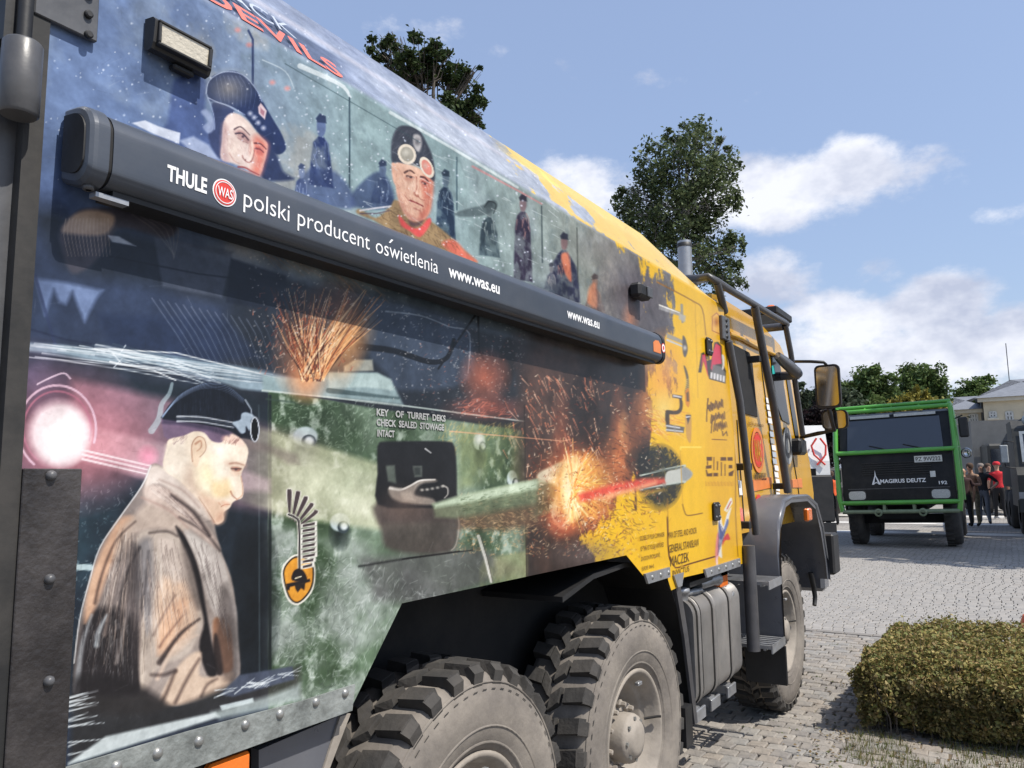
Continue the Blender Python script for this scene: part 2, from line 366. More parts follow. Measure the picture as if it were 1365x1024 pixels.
def hatch(p, ang, n, ln, c, a=.5, wd_=1.0, jit=.25, smooth=True, seed=1):
    r = random.Random(seed); pp = catmull(p) if smooth else p; q = np.array(pp); lo = q.min(0); hi = q.max(0)
    def ins(x, y):
        o = False
        for i in range(len(q)):
            (x0, y0), (x1, y1) = q[i], q[(i+1) % len(q)]
            if (y0 > y) != (y1 > y) and x < (x1-x0)*(y-y0)/(y1-y0)+x0: o = not o
        return o
    for _ in range(n):
        x = r.uniform(lo[0], hi[0]); y = r.uniform(lo[1], hi[1])
        if not ins(x, y): continue
        t = ang+r.uniform(-jit, jit); l_ = ln*r.uniform(.5, 1.2); e = (x+math.cos(t)*l_, y+math.sin(t)*l_)
        if not ins(*e): continue
        stroke([(x, y), e], wd_*r.uniform(.5, 1.2), .3, c, a*r.uniform(.5, 1))
def sparks(n, x0, y0, x1, y1, ang, ln, cols, a=.8, wd_=1.3, jit=.6, seed=1, dens=None):
    r = random.Random(seed)
    for _ in range(n):
        x = r.uniform(x0, x1); y = r.uniform(y0, y1)
        if dens and r.random() > dens(x, y): continue
        t = ang+r.gauss(0, jit); l_ = ln*r.uniform(.3, 1.4)
        stroke([(x, y), (x+math.cos(t)*l_, y+math.sin(t)*l_)], wd_*r.uniform(.6, 1.3), wd_*.4, r.choice(cols), a*r.uniform(.4, 1))
def Zm(ox, oy, k, pts): return [(ox+x/k, oy+y/k) for x, y in pts]
n1 = fbm(3, 5, 1); n2 = fbm(9, 5, 2); n3 = fbm(30, 4, 3); n4 = fbm(6, 5, 4, .6, 1, .35); nsc = fbm(60, 3, 5, .6)
def lay(mask, c): IMG[:] += (C(*c)-IMG)*np.clip(mask, 0, 1)[..., None]
def ramp(x, a, b): return np.clip((x-a)/(b-a), 0, 1)
# ---- ground tones of the print
IMG[:] = C(46, 50, 56)
lay(.75*ramp(PX, 560, 30)*(.6+.6*n1), (70, 82, 104))
lay(ramp(n2, .40, .7)*.5, (74, 76, 82)); lay(ramp(n4, .5, .75)*.4, (30, 32, 36))
lay(ramp(PX, 560, 640)*.55, (66, 60, 56))
# upper band above the awning: steel blue to pale grey green to warm grey
up = ramp(GZ, 2.06, 2.12)
lay(up, (124, 142, 176)); lay(up*ramp(PX, 190, 330)*.85, (150, 165, 185)); lay(up*ramp(PX, 320, 480), (158, 178, 180)); lay(up*ramp(PX, 600, 760)*.8, (160, 165, 158)); lay(up*ramp(PX, 740, 830)*.8, (150, 148, 140))
lay(up*ramp(n1, .45, .7)*.45*ramp(PX, 420, 60), (104, 122, 168)); lay(up*ramp(n2, .5, .75)*.35, (182, 192, 198)); lay(up*ramp(n3, .58, .8)*.35*ramp(PX, 230, 330), (120, 135, 140))
lay(up*ramp(n2, .52, .7)*.35*ramp(PX, 210, 300)*ramp(PX, 480, 400), (196, 180, 160))
# roof slope: pale silver grey, streaked
bev = ramp(GZ, ZC+.004, ZC+.02)
lay(bev, (158, 166, 184)); lay(bev*ramp(n4, .45, .7)*.5, (190, 194, 202)); lay(bev*ramp(PX, 480, 640)*.6, (186, 188, 190))
w0 = ramp(GZ, ZC+.15, ZC+.17)*ramp(GZ, ZC+.20, ZC+.18); lay(w0*bev*.5, (206, 200, 204))
lay(bev*ramp(GZ, ZC+.19, ZC+.24)*.35, (120, 126, 146))
# dark strip behind the roof lettering
lay(bev*ramp(GZ, ZC+.012, ZC+.02)*ramp(GZ, ZC+.148, ZC+.135)*ramp(PX, 475, 440)*.85, (96, 104, 124))
IMG *= (1-.13*up*(1-bev))[..., None]; IMG *= (1-.10*bev)[..., None]
# ---- figures of the upper band
dk = (66, 80, 112)
poly(Zm(0, 0, 3.4125, [(780, 420), (800, 360), (880, 330), (940, 380), (930, 520), (960, 640), (1000, 720), (1100, 790), (700, 680), (760, 560)]), (78, 92, 130), .8, 6, True)
poly(Zm(0, 0, 3.4125, [(600, 560), (660, 548), (720, 575), (820, 605), (815, 655), (700, 610)]), (205, 210, 222), .9)
poly(Zm(0, 0, 3.4125, [(815, 640), (880, 620), (950, 660), (1000, 730), (960, 720), (870, 690)]), (176, 184, 204), .7, 4)
stroke(Zm(0, 0, 3.4125, [(1130, 140), (1150, 180), (1150, 380)]), 3, 3, (52, 64, 96), .9)
stroke([(466, 126), (466, 250)], 2.0, 2.0, (50, 66, 76), .85); stroke([(609, 210), (609, 280)], 1.8, 1.8, (66, 84, 92), .85)
stroke([(722, 275), (723, 350)], 1.6, 1.6, (56, 66, 70), .8); stroke([(769, 304), (771, 400)], 1.5, 1.5, (70, 74, 70), .8)
S1 = lambda p: Zm(200, 60, 5.69, p)
poly(S1([(430, 320), (470, 240), (560, 205), (650, 200), (730, 250), (800, 330), (850, 420), (930, 560), (1000, 680), (1030, 790), (960, 830), (880, 740), (800, 640), (700, 520), (600, 460), (500, 430), (450, 420)]), (48, 60, 92), 1, 2, True)
poly(S1([(900, 740), (960, 830), (1010, 960), (1090, 1020), (860, 1020), (860, 880)]), (54, 64, 94), .95, 5, True)
poly(S1([(470, 440), (560, 450), (640, 500), (600, 560), (560, 600), (545, 700), (540, 860), (480, 800), (440, 680), (480, 560)]), (62, 70, 98), .95, 3, True)
poly(S1([(385, 510), (430, 490), (480, 560), (485, 640), (440, 670), (400, 620), (440, 580)]), (150, 160, 186), .8, 3, True)
poly(S1([(560, 580), (610, 520), (680, 530), (750, 590), (820, 680), (885, 740), (890, 800), (865, 900), (830, 990), (760, 960), (640, 900), (540, 860), (548, 720)]), (204, 184, 176), 1, 2.5, True)
poly(S1([(800, 690), (885, 740), (890, 800), (865, 900), (830, 990), (770, 960), (790, 870), (770, 800)]), (206, 122, 108), .85, 11, True)
glow(*S1([(700, 620)])[0], 15, 11, (220, 200, 188), .7); glow(*S1([(640, 800)])[0], 15, 20, (214, 192, 178), .6); poly(S1([(550, 600), (590, 640), (575, 780), (600, 880), (540, 850)]), (166, 140, 140), .7, 7, True)
poly(S1([(645, 655), (700, 645), (750, 700), (762, 745), (715, 735), (670, 700)]), (150, 118, 116), .8, 5, True); stroke(S1([(650, 672), (700, 672), (748, 722)]), 2.4, 1.4, (58, 50, 62), .9, smooth=True); stroke(S1([(640, 640), (690, 622), (756, 684)]), 2.6, 1.2, (78, 64, 70), .8, smooth=True); glow(*S1([(705, 695)])[0], 2.6, 2.6, (44, 40, 56), .9); stroke(S1([(665, 705), (710, 732), (745, 745)]), 1.2, .8, (140, 108, 108), .7, smooth=True)
stroke(S1([(795, 745), (840, 752), (880, 790)]), 2.6, 1.4, (92, 60, 64), .85, smooth=True); stroke(S1([(800, 785), (835, 792), (862, 815)]), 2.6, 1.5, (66, 46, 56), .9, smooth=True); poly(S1([(795, 775), (835, 768), (868, 800), (850, 830), (805, 815)]), (150, 84, 82), .5, 5, True)
stroke(S1([(772, 740), (778, 800), (762, 860)]), 2.5, 3.5, (222, 200, 186), .7, smooth=True); stroke(S1([(790, 800), (780, 860), (750, 892), (712, 868), (700, 840)]), 1.3, 1.6, (136, 96, 92), .8, smooth=True); glow(*S1([(722, 872)])[0], 2, 1.6, (90, 60, 62), .8); glow(*S1([(765, 885)])[0], 2, 1.6, (90, 56, 60), .8)
stroke(S1([(670, 925), (720, 930), (770, 958), (826, 985)]), 2.6, 1.6, (142, 78, 78), .85, smooth=True); stroke(S1([(690, 950), (760, 975)]), 3, 2, (206, 150, 140), .6); stroke(S1([(600, 820), (640, 880), (680, 900)]), 1.4, 1, (170, 136, 128), .6, smooth=True)
hatch(S1([(560, 600), (880, 760), (860, 960), (560, 860)]), 1.2, 130, 7, (236, 222, 212), .35, .9, .4, False, 77); hatch(S1([(560, 600), (880, 760), (860, 960), (560, 860)]), 1.2, 90, 6, (120, 90, 92), .3, .9, .4, False, 78)
poly(S1([(820, 470), (840, 440), (885, 500), (870, 565), (825, 520)]), (222, 196, 196), .9)
poly(S1([(838, 475), (870, 505), (862, 545), (835, 515)]), (150, 110, 120), .9)
for q in [(760, 520), (790, 550), (820, 590), (860, 630)]: glow(*S1([q])[0], 5, 5, (214, 214, 224), .8)
for i in range(9): stroke(S1([(500+i*30, 235), (515+i*36, 330), (540+i*30, 440+i*6)]), 1, .6, (108, 120, 152), .5, smooth=True)
stroke(S1([(425, 370), (450, 270), (560, 205), (700, 225), (800, 330), (850, 430)]), 1.4, 1, (176, 188, 214), .8, smooth=True); stroke(S1([(440, 400), (500, 430), (600, 465), (720, 530)]), 1.3, 1, (170, 180, 206), .8, smooth=True); stroke(S1([(430, 380), (480, 520), (490, 640)]), 1.3, 1, (160, 172, 200), .7, smooth=True)
S2 = lambda p: Zm(350, 100, 3.4125, p)
def fig(cx, top, w, bot, c, lite=(150, 160, 172), face=1, cloak=1.0, seed=1):
    """a standing soldier in the crowd: peaked cap, head, neck, coat, broken by light"""
    r = random.Random(seed); k = w; tx = .55+.7*ramp(n3, .35, .6)
    poly([(cx-.95*k*cloak, bot), (cx-.8*k*cloak, top+3.4*k), (cx-.62*k, top+2.2*k), (cx-.2*k, top+1.75*k), (cx+.2*k, top+1.8*k), (cx+.58*k, top+2.4*k), (cx+.75*k*cloak, top+3.6*k), (cx+1.0*k*cloak, bot+.3*k)], c, .95, 2.5, False, tx)
    poly([(cx-.26*k, top+.55*k), (cx+.30*k, top+.7*k), (cx+.36*k, top+1.25*k), (cx+.16*k, top+1.75*k), (cx-.18*k, top+1.7*k), (cx-.32*k, top+1.2*k)], tuple(int(v*.6+q*.4) for v, q in zip(c, lite)), .9, 2, True)
    poly([(cx-.42*k, top+.35*k), (cx-.1*k, top-.05*k), (cx+.38*k, top+.2*k), (cx+.40*k, top+.62*k), (cx+(.44*k if face > 0 else -.46*k), top+.74*k), (cx-.30*k, top+.66*k)], tuple(int(v*.82) for v in c), .95, 2)
    for _ in range(7): x = cx+r.uniform(-.6, .6)*k; y = top+r.uniform(2.2, 4)*k; stroke([(x, y), (x+r.uniform(-.25, .25)*k, y+r.uniform(.4, 1.1)*k)], 1.4, .6, lite, .55)
    stroke([(cx+.35*k, top+2.0*k), (cx+.6*k, top+2.6*k), (cx+.62*k, top+3.6*k)], 1.4, .8, lite, .5)
poly(S2([(400, 560), (440, 500), (520, 440), (570, 470), (600, 560), (560, 610), (420, 600)]), (76, 88, 112), .9, 5, True)
poly(S2([(160, 520), (210, 430), (330, 440), (410, 540), (400, 610), (200, 570)]), (84, 96, 126), .8, 6, True)
fig(428, 152, 17, 246, (62, 74, 106), (140, 152, 182), 1, 1.0, 1); fig(510, 213, 13, 270, (66, 78, 104), (140, 152, 170), -1, 1.3, 2); fig(402, 218, 11, 255, (84, 96, 126), (160, 170, 190), -1, 1, 8)
fig(594, 226, 13, 330, (62, 76, 92), (156, 168, 174), 1, 1.1, 3); fig(652, 268, 12, 340, (76, 88, 94), (176, 184, 180), -1, 1.2, 4); fig(697, 259, 13, 372, (76, 72, 86), (186, 150, 140), 1, 1.0, 5)
poly(S2([(880, 625), (1000, 592), (1055, 570), (1066, 605), (1000, 640), (900, 645)]), (88, 98, 100), .8, 3, True); stroke(S2([(1010, 600), (1030, 575), (1062, 590), (1050, 630)]), 2, 1.5, (60, 66, 68), .8, smooth=True)
S4 = lambda p: Zm(660, 290, 4.55, p)
fig(752, 310, 13, 400, (72, 74, 90), (206, 150, 128), 1, 1.7, 6); fig(793, 365, 11, 415, (104, 92, 88), (206, 160, 130), -1, 1.3, 7); fig(735, 350, 8, 385, (96, 98, 108), (180, 176, 170), 1, 1.2, 9)
poly(S4([(400, 230), (440, 220), (460, 320), (460, 390), (420, 330)]), (206, 128, 100), .85, 3, True); poly(S4([(570, 430), (610, 400), (620, 540), (565, 520)]), (210, 140, 104), .8, 4, True)
poly(S4([(640, 330), (700, 250), (760, 440), (720, 520), (740, 600), (640, 580)]), (176, 172, 158), .6, 8, True, tex=ramp(n3, .4, .6))
# the man with goggles
S5 = lambda p: Zm(480, 150, 5.12, p)
poly(S5([(205, 640), (110, 720), (0, 660), (-20, 690), (100, 740), (300, 860), (600, 960), (800, 1030), (700, 930), (620, 850), (480, 740), (260, 600)]), (146, 126, 98), 1, 3, True)
poly(S5([(560, 890), (640, 870), (720, 950), (800, 1020), (700, 1000), (600, 940)]), (202, 112, 96), .9, 5, True)
hatch(S5([(205, 640), (110, 720), (300, 860), (600, 950), (700, 940), (620, 850), (480, 740)]), .9, 260, 9, (92, 76, 58), .6, 1.2, .6, seed=4)
stroke(S5([(0, 670), (90, 655), (210, 640)]), 2.5, 2, (200, 196, 200), .8); stroke(S5([(0, 690), (110, 690), (200, 670)]), 2, 1.5, (96, 84, 92), .8)
poly(S5([(265, 700), (330, 770), (400, 790), (470, 720), (480, 760), (410, 850), (340, 810), (280, 770)]), (206, 96, 92), 1, 3, True)
poly(S5([(215, 350), (240, 350), (250, 420), (250, 500), (225, 460)]), (214, 168, 148), 1, 2, True)
poly(S5([(240, 350), (300, 350), (400, 380), (470, 440), (500, 470), (490, 600), (470, 690), (420, 740), (350, 740), (300, 690), (270, 620), (245, 520)]), (208, 168, 148), 1, 2, True)
poly(S5([(420, 440), (495, 460), (490, 600), (470, 690), (420, 740), (400, 690), (440, 640), (425, 560)]), (188, 116, 100), .8, 7, True); poly(S5([(255, 500), (290, 600), (330, 700), (300, 690), (265, 610)]), (168, 124, 110), .6, 6, True)
poly(S5([(330, 735), (380, 750), (430, 735), (400, 775), (350, 775)]), (96, 74, 78), .8, 4, True)
poly(S5([(215, 330), (215, 200), (250, 110), (310, 90), (400, 120), (450, 200), (490, 290), (510, 400), (500, 470), (420, 380), (330, 350), (250, 340)]), (70, 72, 80), 1, 3, True)
hatch(S5([(215, 330), (215, 200), (250, 110), (310, 90), (400, 120), (450, 200), (490, 290)]), -.9, 180, 10, (116, 118, 124), .5, 1, .5, seed=9)
for cxy, r_ in (((320, 285), (62, 74)), ((455, 375), (42, 80))):
    cx, cy = S5([cxy])[0]; ro = -.45
    glow(cx, cy, r_[0]/5.12, r_[1]/5.12, (206, 194, 178), 1, 1, ro, hard=.93); glow(cx, cy, r_[0]/5.12*.74, r_[1]/5.12*.74, (150, 146, 136) if cxy[0] < 400 else (196, 130, 118), 1, 1, ro, hard=.9)
    glow(cx-2, cy-2, 5, 6, (186, 182, 172), .6)
poly(S5([(370, 150), (410, 160), (420, 220), (400, 270), (370, 240), (360, 190)]), (190, 186, 184), .8, 3, True); glow(*S5([(392, 200)])[0], 6, 7, (80, 78, 82), .7)
stroke(S5([(305, 410), (340, 395), (370, 415)]), 3.2, 2, (88, 66, 60), .85, smooth=True); stroke(S5([(320, 435), (345, 440), (365, 445)]), 3.2, 2, (60, 50, 52), .9); stroke(S5([(415, 440), (440, 445), (465, 470)]), 3, 2, (76, 52, 50), .85, smooth=True); stroke(S5([(425, 475), (445, 485)]), 3, 2, (66, 48, 48), .9)
stroke(S5([(385, 440), (385, 520), (370, 555), (395, 575)]), 1.6, 2.4, (150, 98, 86), .85, smooth=True); stroke(S5([(340, 600), (380, 615), (430, 640)]), 2.6, 1.6, (132, 66, 66), .9, smooth=True); stroke(S5([(370, 655), (410, 670)]), 3, 1.5, (160, 108, 98), .6); stroke(S5([(300, 560), (330, 600)]), 1.5, 1, (160, 116, 104), .6)
glow(*S5([(360, 500)])[0], 9, 13, (228, 198, 180), .6); glow(*S5([(300, 480)])[0], 12, 12, (222, 186, 166), .5); glow(*S5([(340, 370)])[0], 14, 6, (222, 190, 172), .5)
hatch(S5([(250, 380), (480, 460), (480, 640), (420, 730), (320, 700), (260, 560)]), 1.3, 170, 7, (232, 204, 186), .4, .9, .4, True, 85); hatch(S5([(250, 380), (480, 460), (480, 640), (420, 730), (320, 700), (260, 560)]), 1.3, 120, 6, (140, 92, 80), .35, .9, .4, True, 86)
poly(S5([(300, 445), (350, 430), (372, 450), (345, 470), (310, 465)]), (176, 128, 112), .6, 4, True); poly(S5([(410, 470), (440, 460), (468, 490), (440, 510)]), (150, 92, 82), .6, 4, True); stroke(S5([(395, 560), (410, 590), (440, 600)]), 1.4, 1, (140, 90, 80), .6, smooth=True); poly(S5([(330, 690), (380, 720), (430, 715), (400, 742), (350, 740)]), (160, 108, 98), .6, 5, True)
for q_ in ((347, 442), (443, 487)): glow(*S5([q_])[0], 2.4, 2.2, (40, 34, 38), 1); glow(S5([q_])[0][0]-.8, S5([q_])[0][1]-.6, .8, .8, (220, 210, 204), .8)
for q_ in ((330, 443), (362, 446), (428, 482), (458, 494)): glow(*S5([q_])[0], 1.8, 1.2, (214, 196, 186), .8)
for s_, n_, b_x in ((21, 260, (60, 10, 470, 240)), (22, 380, (400, 110, 760, 380))):
    r = random.Random(s_)
    for _ in range(n_):
        q = r.uniform(.7, 2.0); glow(r.uniform(b_x[0], b_x[2]), r.uniform(b_x[1], b_x[3]), q, q, (226, 232, 244), r.uniform(.4, .9), .8)
sparks(60, 480, 200, 740, 350, .5, 16, [(214, 220, 222)], .6, 1, .15, 23)
for x, y in ((363, 110), (383, 118), (317, 40), (332, 60)): glow(x, y, 6, 5, (214, 128, 116), .7)
glow(305, 118, 40, 30, (206, 190, 160), .5); stroke([(350, 80), (380, 95), (392, 118)], 1.4, 1, (200, 210, 214), .6, smooth=True)
stroke([(400, 88), (445, 108), (460, 118), (466, 128)], 7, 3, (206, 214, 216), .8, smooth=True); stroke([(380, 85), (466, 135), (560, 190)], 1.2, 1, (70, 86, 90), .7); stroke([(520, 150), (600, 196), (690, 250)], 4, 3, (206, 214, 214), .7); stroke([(630, 222), (690, 254), (722, 272)], 3, 2, (196, 130, 130), .6)
glow(850, 395, 66, 72, (96, 90, 96), .95, .6); glow(815, 330, 60, 40, (132, 128, 126), .7); glow(880, 450, 40, 46, (92, 88, 92), .9, .6); glow(840, 425, 14, 26, (196, 130, 96), .6)
# ---- print below the awning: tank hull, sleeves, plates
Q3 = lambda p: Zm(0, 280, 3.4125, p)
poly(Q3([(105, 0), (150, 0), (260, 240), (330, 290), (700, 350), (1040, 430), (1000, 800), (700, 640), (100, 600)]), (66, 76, 98), .75, 20)
poly(Q3([(700, 120), (1060, 190), (1010, 400), (740, 350)]), (96, 102, 116), .6, 4); poly(Q3([(1050, 220), (1300, 300), (1300, 470), (1030, 420)]), (40, 46, 60), .7, 4); poly(Q3([(440, 470), (1030, 500), (1200, 680), (940, 690), (500, 620)]), (52, 62, 84), .7, 12)
poly(Q3([(270, 90), (330, 20), (420, -10), (640, 0), (800, 60), (760, 130), (560, 80), (500, 140), (430, 240), (330, 290), (280, 180)]), (86, 84, 92), .9, 6, True); poly(Q3([(280, 90), (340, 20), (420, 0), (520, 30), (480, 110), (330, 110)]), (172, 152, 138), .9, 6, True)
for i in range(13): stroke(Q3([(300+i*16, 40), (290+i*17, 110), (310+i*16, 210)]), 1.3, .7, (186, 170, 158), .6, smooth=True)
poly(Q3([(490, 115), (540, 120), (620, 165), (510, 145)]), (186, 192, 204), .8, 2)
for i in range(5): stroke(Q3([(600+i*40, 20+i*10), (700+i*28, 90), (790, 200+i*6)]), 1.6, 1, (130, 128, 128), .5, smooth=True)
poly(Q3([(160, 310), (300, 330), (470, 365), (440, 400), (385, 510), (355, 440), (330, 370), (300, 430), (270, 420), (245, 360), (205, 480)]), (140, 156, 190), .8, 7, tex=.4+.9*n2); poly(Q3([(150, 290), (165, 290), (260, 620), (245, 620)]), (60, 68, 92), .7); stroke(Q3([(500, 210), (900, 290), (1365, 350)]), 2.5, 2, (44, 48, 60), .8)
for i in range(16): stroke(Q3([(690+i*36, 400+i*8), (800+i*30, 560), (880+i*28, 690+i*3)]), 1.2, .6, (150, 156, 170), .45)
stroke(Q3([(95, 530), (300, 590), (480, 620)]), 3, 2, (50, 56, 76), .7)
poly(Q3([(90, 600), (300, 615), (470, 640), (700, 650), (950, 690), (1200, 730), (1365, 770), (1365, 840), (1100, 815), (940, 765), (700, 700), (450, 690), (300, 660), (90, 640)]), (150, 166, 176), .9, 5)
for i in range(30):
    r = random.Random(i); y0 = 600+r.uniform(0, 70); stroke(Q3([(90+r.uniform(0, 500), y0), (500+r.uniform(0, 300), y0+50), (900+r.uniform(0, 400), y0+130)]), 1.6, .7, r.choice([(220, 226, 230), (80, 92, 104), (200, 210, 214)]), .7)
stroke(Q3([(500, 690), (700, 730), (800, 775)]), 2, 1, (226, 230, 232), .9); stroke(Q3([(430, 630), (800, 650), (1365, 790)]), 1.6, 1.4, (232, 236, 236), .8)
# dark bay behind the profile, green plate to its right
poly([(95, 500), (310, 520), (362, 540), (360, 910), (95, 1024)], (46, 54, 62), .8, 10); poly([(96, 640), (190, 640), (180, 740), (100, 960)], (66, 88, 98), .55, 20, tex=ramp(n2, .35, .65))
sparks(420, 96, 640, 190, 960, 1.5, 5, [(150, 172, 180), (206, 216, 218)], .5, 1, 1.2, 31)
pl = [(358, 520), (500, 545), (700, 575), (702, 780), (640, 790), (540, 812), (478, 935), (358, 960)]
poly(pl, (100, 116, 98), 1, 3); poly(pl, (136, 150, 136), .75, 3, tex=ramp(n2, .42, .68)); poly(pl, (58, 74, 54), .8, 3, tex=ramp(n1, .48, .68)); poly(pl, (186, 196, 186), .7, 3, tex=ramp(n3, .56, .74)*ramp(n1, .3, .6))
poly([(358, 700), (470, 720), (560, 760), (600, 800), (520, 830), (478, 935), (358, 960)], (158, 164, 160), .75, 22, tex=ramp(n2, .25, .6)); poly([(480, 745), (640, 730), (700, 760), (560, 808), (500, 800)], (98, 98, 98), .8, 14)
hatch([(358, 720), (470, 740), (600, 790), (478, 935), (358, 950)], .4, 900, 12, (70, 78, 74), .45, 1, 2.0, False, 12); hatch([(358, 720), (470, 740), (600, 790), (478, 935), (358, 950)], .4, 900, 11, (216, 222, 218), .5, 1, 2.0, False, 13); hatch(pl, 1.2, 800, 9, (190, 200, 186), .35, 1, 2.0, False, 14)
stroke([(360, 528), (360, 915)], 4, 4, (40, 48, 48), .85); stroke([(478, 755), (545, 744), (612, 735)], 2.4, 2, (36, 38, 40), .85); stroke([(355, 532), (420, 540)], 3, 2, (70, 84, 76), .6)
glow(340, 800, 36, 130, (34, 38, 42), .9, .5); stroke([(345, 540), (346, 900)], 2, 2, (90, 100, 104), .5)
sparks(500, 362, 535, 500, 600, 1.5, 4, [(196, 210, 196), (60, 76, 60)], .5, 1, 1.5, 33)
# bolts
S6 = lambda p: Zm(350, 560, 3.4125, p)
for (cx, cy, rx, ry) in [(195, 75, 62, 50), (352, 465, 50, 46), (985, 100, 30, 40), (1135, 265, 26, 40)]:
    x, y = S6([(cx, cy+50)])[0]; glow(x, y, rx/3.4*1.1, ry/3.4*1.9, (38, 46, 46), .9, .6)
    x, y = S6([(cx, cy)])[0]; glow(x, y, rx/3.4, ry/3.4, (178, 190, 190), 1, 1, hard=.8); x, y = S6([(cx+15, cy+22)])[0]; glow(x, y, rx/3.4*.58, ry/3.4*.66, (70, 80, 84), 1, 1, hard=.85); glow(x+1, y-1, rx/3.4*.42, ry/3.4*.48, (206, 214, 214), 1, 1, hard=.5)
# hatch on the hull roof and flame plume
V6 = lambda p: Zm(350, 380, 3.4125, p)
poly(V6([(0, 0), (1365, 0), (1365, 400), (1190, 620), (600, 540), (560, 420), (300, 400), (0, 420)]), (60, 66, 76), .55, 20); poly(V6([(470, 90), (760, 120), (940, 220), (930, 440), (640, 480), (560, 400), (480, 300)]), (82, 92, 108), .75, 8, True)
stroke(V6([(560, 120), (720, 140), (850, 190), (940, 220), (935, 400)]), 2, 1.5, (176, 184, 192), .6, smooth=True); stroke(V6([(440, 280), (600, 300), (760, 350), (840, 330), (870, 250)]), 9, 5, (34, 36, 42), .9, smooth=True); stroke(V6([(800, 380), (980, 120), (985, 300), (1030, 380)]), 3, 2, (34, 34, 38), .8)
poly(V6([(1090, 420), (1080, 300), (1120, 240), (1150, 300), (1140, 420), (1110, 460)]), (50, 46, 46), .8, 5, True)
poly(V6([(0, 410), (150, 430), (300, 395), (520, 400), (580, 430), (605, 470), (640, 545), (300, 510), (0, 480)]), (138, 154, 156), .95, 4); poly(V6([(300, 400), (520, 400), (585, 430), (600, 480), (470, 465), (300, 470)]), (168, 184, 182), .9, 3); stroke(V6([(0, 480), (300, 510), (650, 550), (1190, 620)]), 2.5, 2, (196, 206, 200), .75); stroke(V6([(300, 480), (480, 500), (620, 515)]), 7, 3, (70, 84, 86), .7)
poly(V6([(370, 370), (420, 340), (500, 340), (505, 390), (370, 395)]), (176, 176, 164), .8, 3)
glow(*V6([(260, 270)])[0], 64, 86, (196, 132, 90), .85, .8, .35, tex=ramp(n4, .3, .6)); glow(*V6([(200, 420)])[0], 30, 40, (214, 150, 110), .9); glow(*V6([(380, 250)])[0], 38, 60, (206, 160, 110), .7, .8, .5); glow(*V6([(350, 80)])[0], 46, 40, (110, 80, 66), .6)
r = random.Random(41)
for i in range(150):
    a_ = r.uniform(-2.2, -.75); l_ = r.uniform(40, 130); x, y = V6([(r.uniform(170, 280), r.uniform(380, 440))])[0]
    stroke([(x, y), (x+math.cos(a_)*l_*.5, y+math.sin(a_)*l_*.5), (x+math.cos(a_)*l_+6, y+math.sin(a_)*l_)], 1.8, .6, r.choice([(226, 176, 132), (110, 62, 46), (212, 146, 100), (60, 40, 36), (236, 206, 170)]), .7)
sparks(520, 335, 380, 470, 500, -1.1, 6, [(220, 150, 120), (180, 92, 70), (236, 200, 176), (120, 66, 52)], .75, 1.1, .5, 42, lambda x, y: math.exp(-((x-400)/55)**2-((y-450)/60)**2)); sparks(300, 330, 330, 560, 480, -1, 1.6, [(226, 220, 214)], .7, 1.3, 1.5, 43); sparks(220, 560, 430, 700, 540, -1, 2.4, [(214, 204, 196), (200, 126, 106)], .6, 1.1, 1.2, 44)
for i in range(70):
    x = r.uniform(300, 470); stroke([(x, 285+(x-300)*.36+r.uniform(-8, 20)), (x+60, 330+(x-300)*.36+r.uniform(-10, 26))], 1, .5, (170, 140, 120), .5)
glow(*V6([(1010, 420)])[0], 38, 42, (196, 120, 96), .8, .8); glow(*V6([(1030, 560)])[0], 70, 20, (168, 100, 84), .7); hatch(V6([(860, 540), (960, 480), (1200, 610), (900, 600)]), -.4, 160, 12, (206, 130, 110), .6, 1.2, .5, False, 45)
hatch(V6([(800, 620), (1190, 620), (1190, 700), (900, 720), (880, 800), (800, 700)]), -1.1, 300, 9, (206, 180, 120), .6, 1.3, .6, False, 46); poly(V6([(890, 640), (1190, 640), (1195, 880), (900, 920)]), (126, 134, 92), .55, 10, tex=ramp(n2, .35, .65)); glow(*V6([(985, 700)])[0], 9, 12, (228, 230, 222), .9)
# ---- right field: smoke, sparks, fire and a painted awning shadow
S7 = lambda p: Zm(660, 500, 4.55, p)
fz = ramp(PX+60*(n1-.5), 690, 722)*ramp(GZ, 2.14, 2.06); lay(fz*.9, (70, 58, 54)); lay(fz*ramp(n1, .42, .7)*.7, (104, 84, 76)); lay(fz*ramp(n2, .5, .72)*.5, (44, 38, 38))
for (x, y, rx, ry, c_, a_) in [(90, 700, 60, 40, (176, 116, 90), .6), (800, 560, 90, 150, (178, 118, 86), .65), (750, 320, 60, 330, (186, 120, 86), .6), (400, 300, 70, 260, (150, 100, 82), .6), (930, 200, 110, 220, (206, 140, 84), .75), (640, 560, 180, 120, (206, 136, 96), .6), (560, 900, 260, 130, (176, 120, 92), .7), (780, 330, 40, 130, (226, 190, 140), .6)]:
    cx, cy = S7([(x, y)])[0]; glow(cx, cy, rx/4.55, ry/4.55, c_, a_, .9, tex=.4+.9*n4)
for (x, y, rx, ry, c_, a_) in [(560, 640, 420, 330, (176, 104, 66), .6), (760, 470, 150, 260, (214, 136, 84), .55), (420, 480, 90, 260, (150, 92, 70), .5), (620, 800, 330, 190, (196, 120, 76), .6), (250, 800, 260, 120, (140, 96, 72), .5), (860, 330, 110, 260, (196, 120, 76), .5)]:
    cx, cy = S7([(x, y)])[0]; glow(cx, cy, rx/4.55, ry/4.55, c_, a_, 1.0, tex=.35+1.0*n4)
poly(S7([(520, 18), (945, 105), (945, -60), (520, -110)]), (58, 52, 54), .5, 10)  # cast shadow of the awning's front end, painted into the print
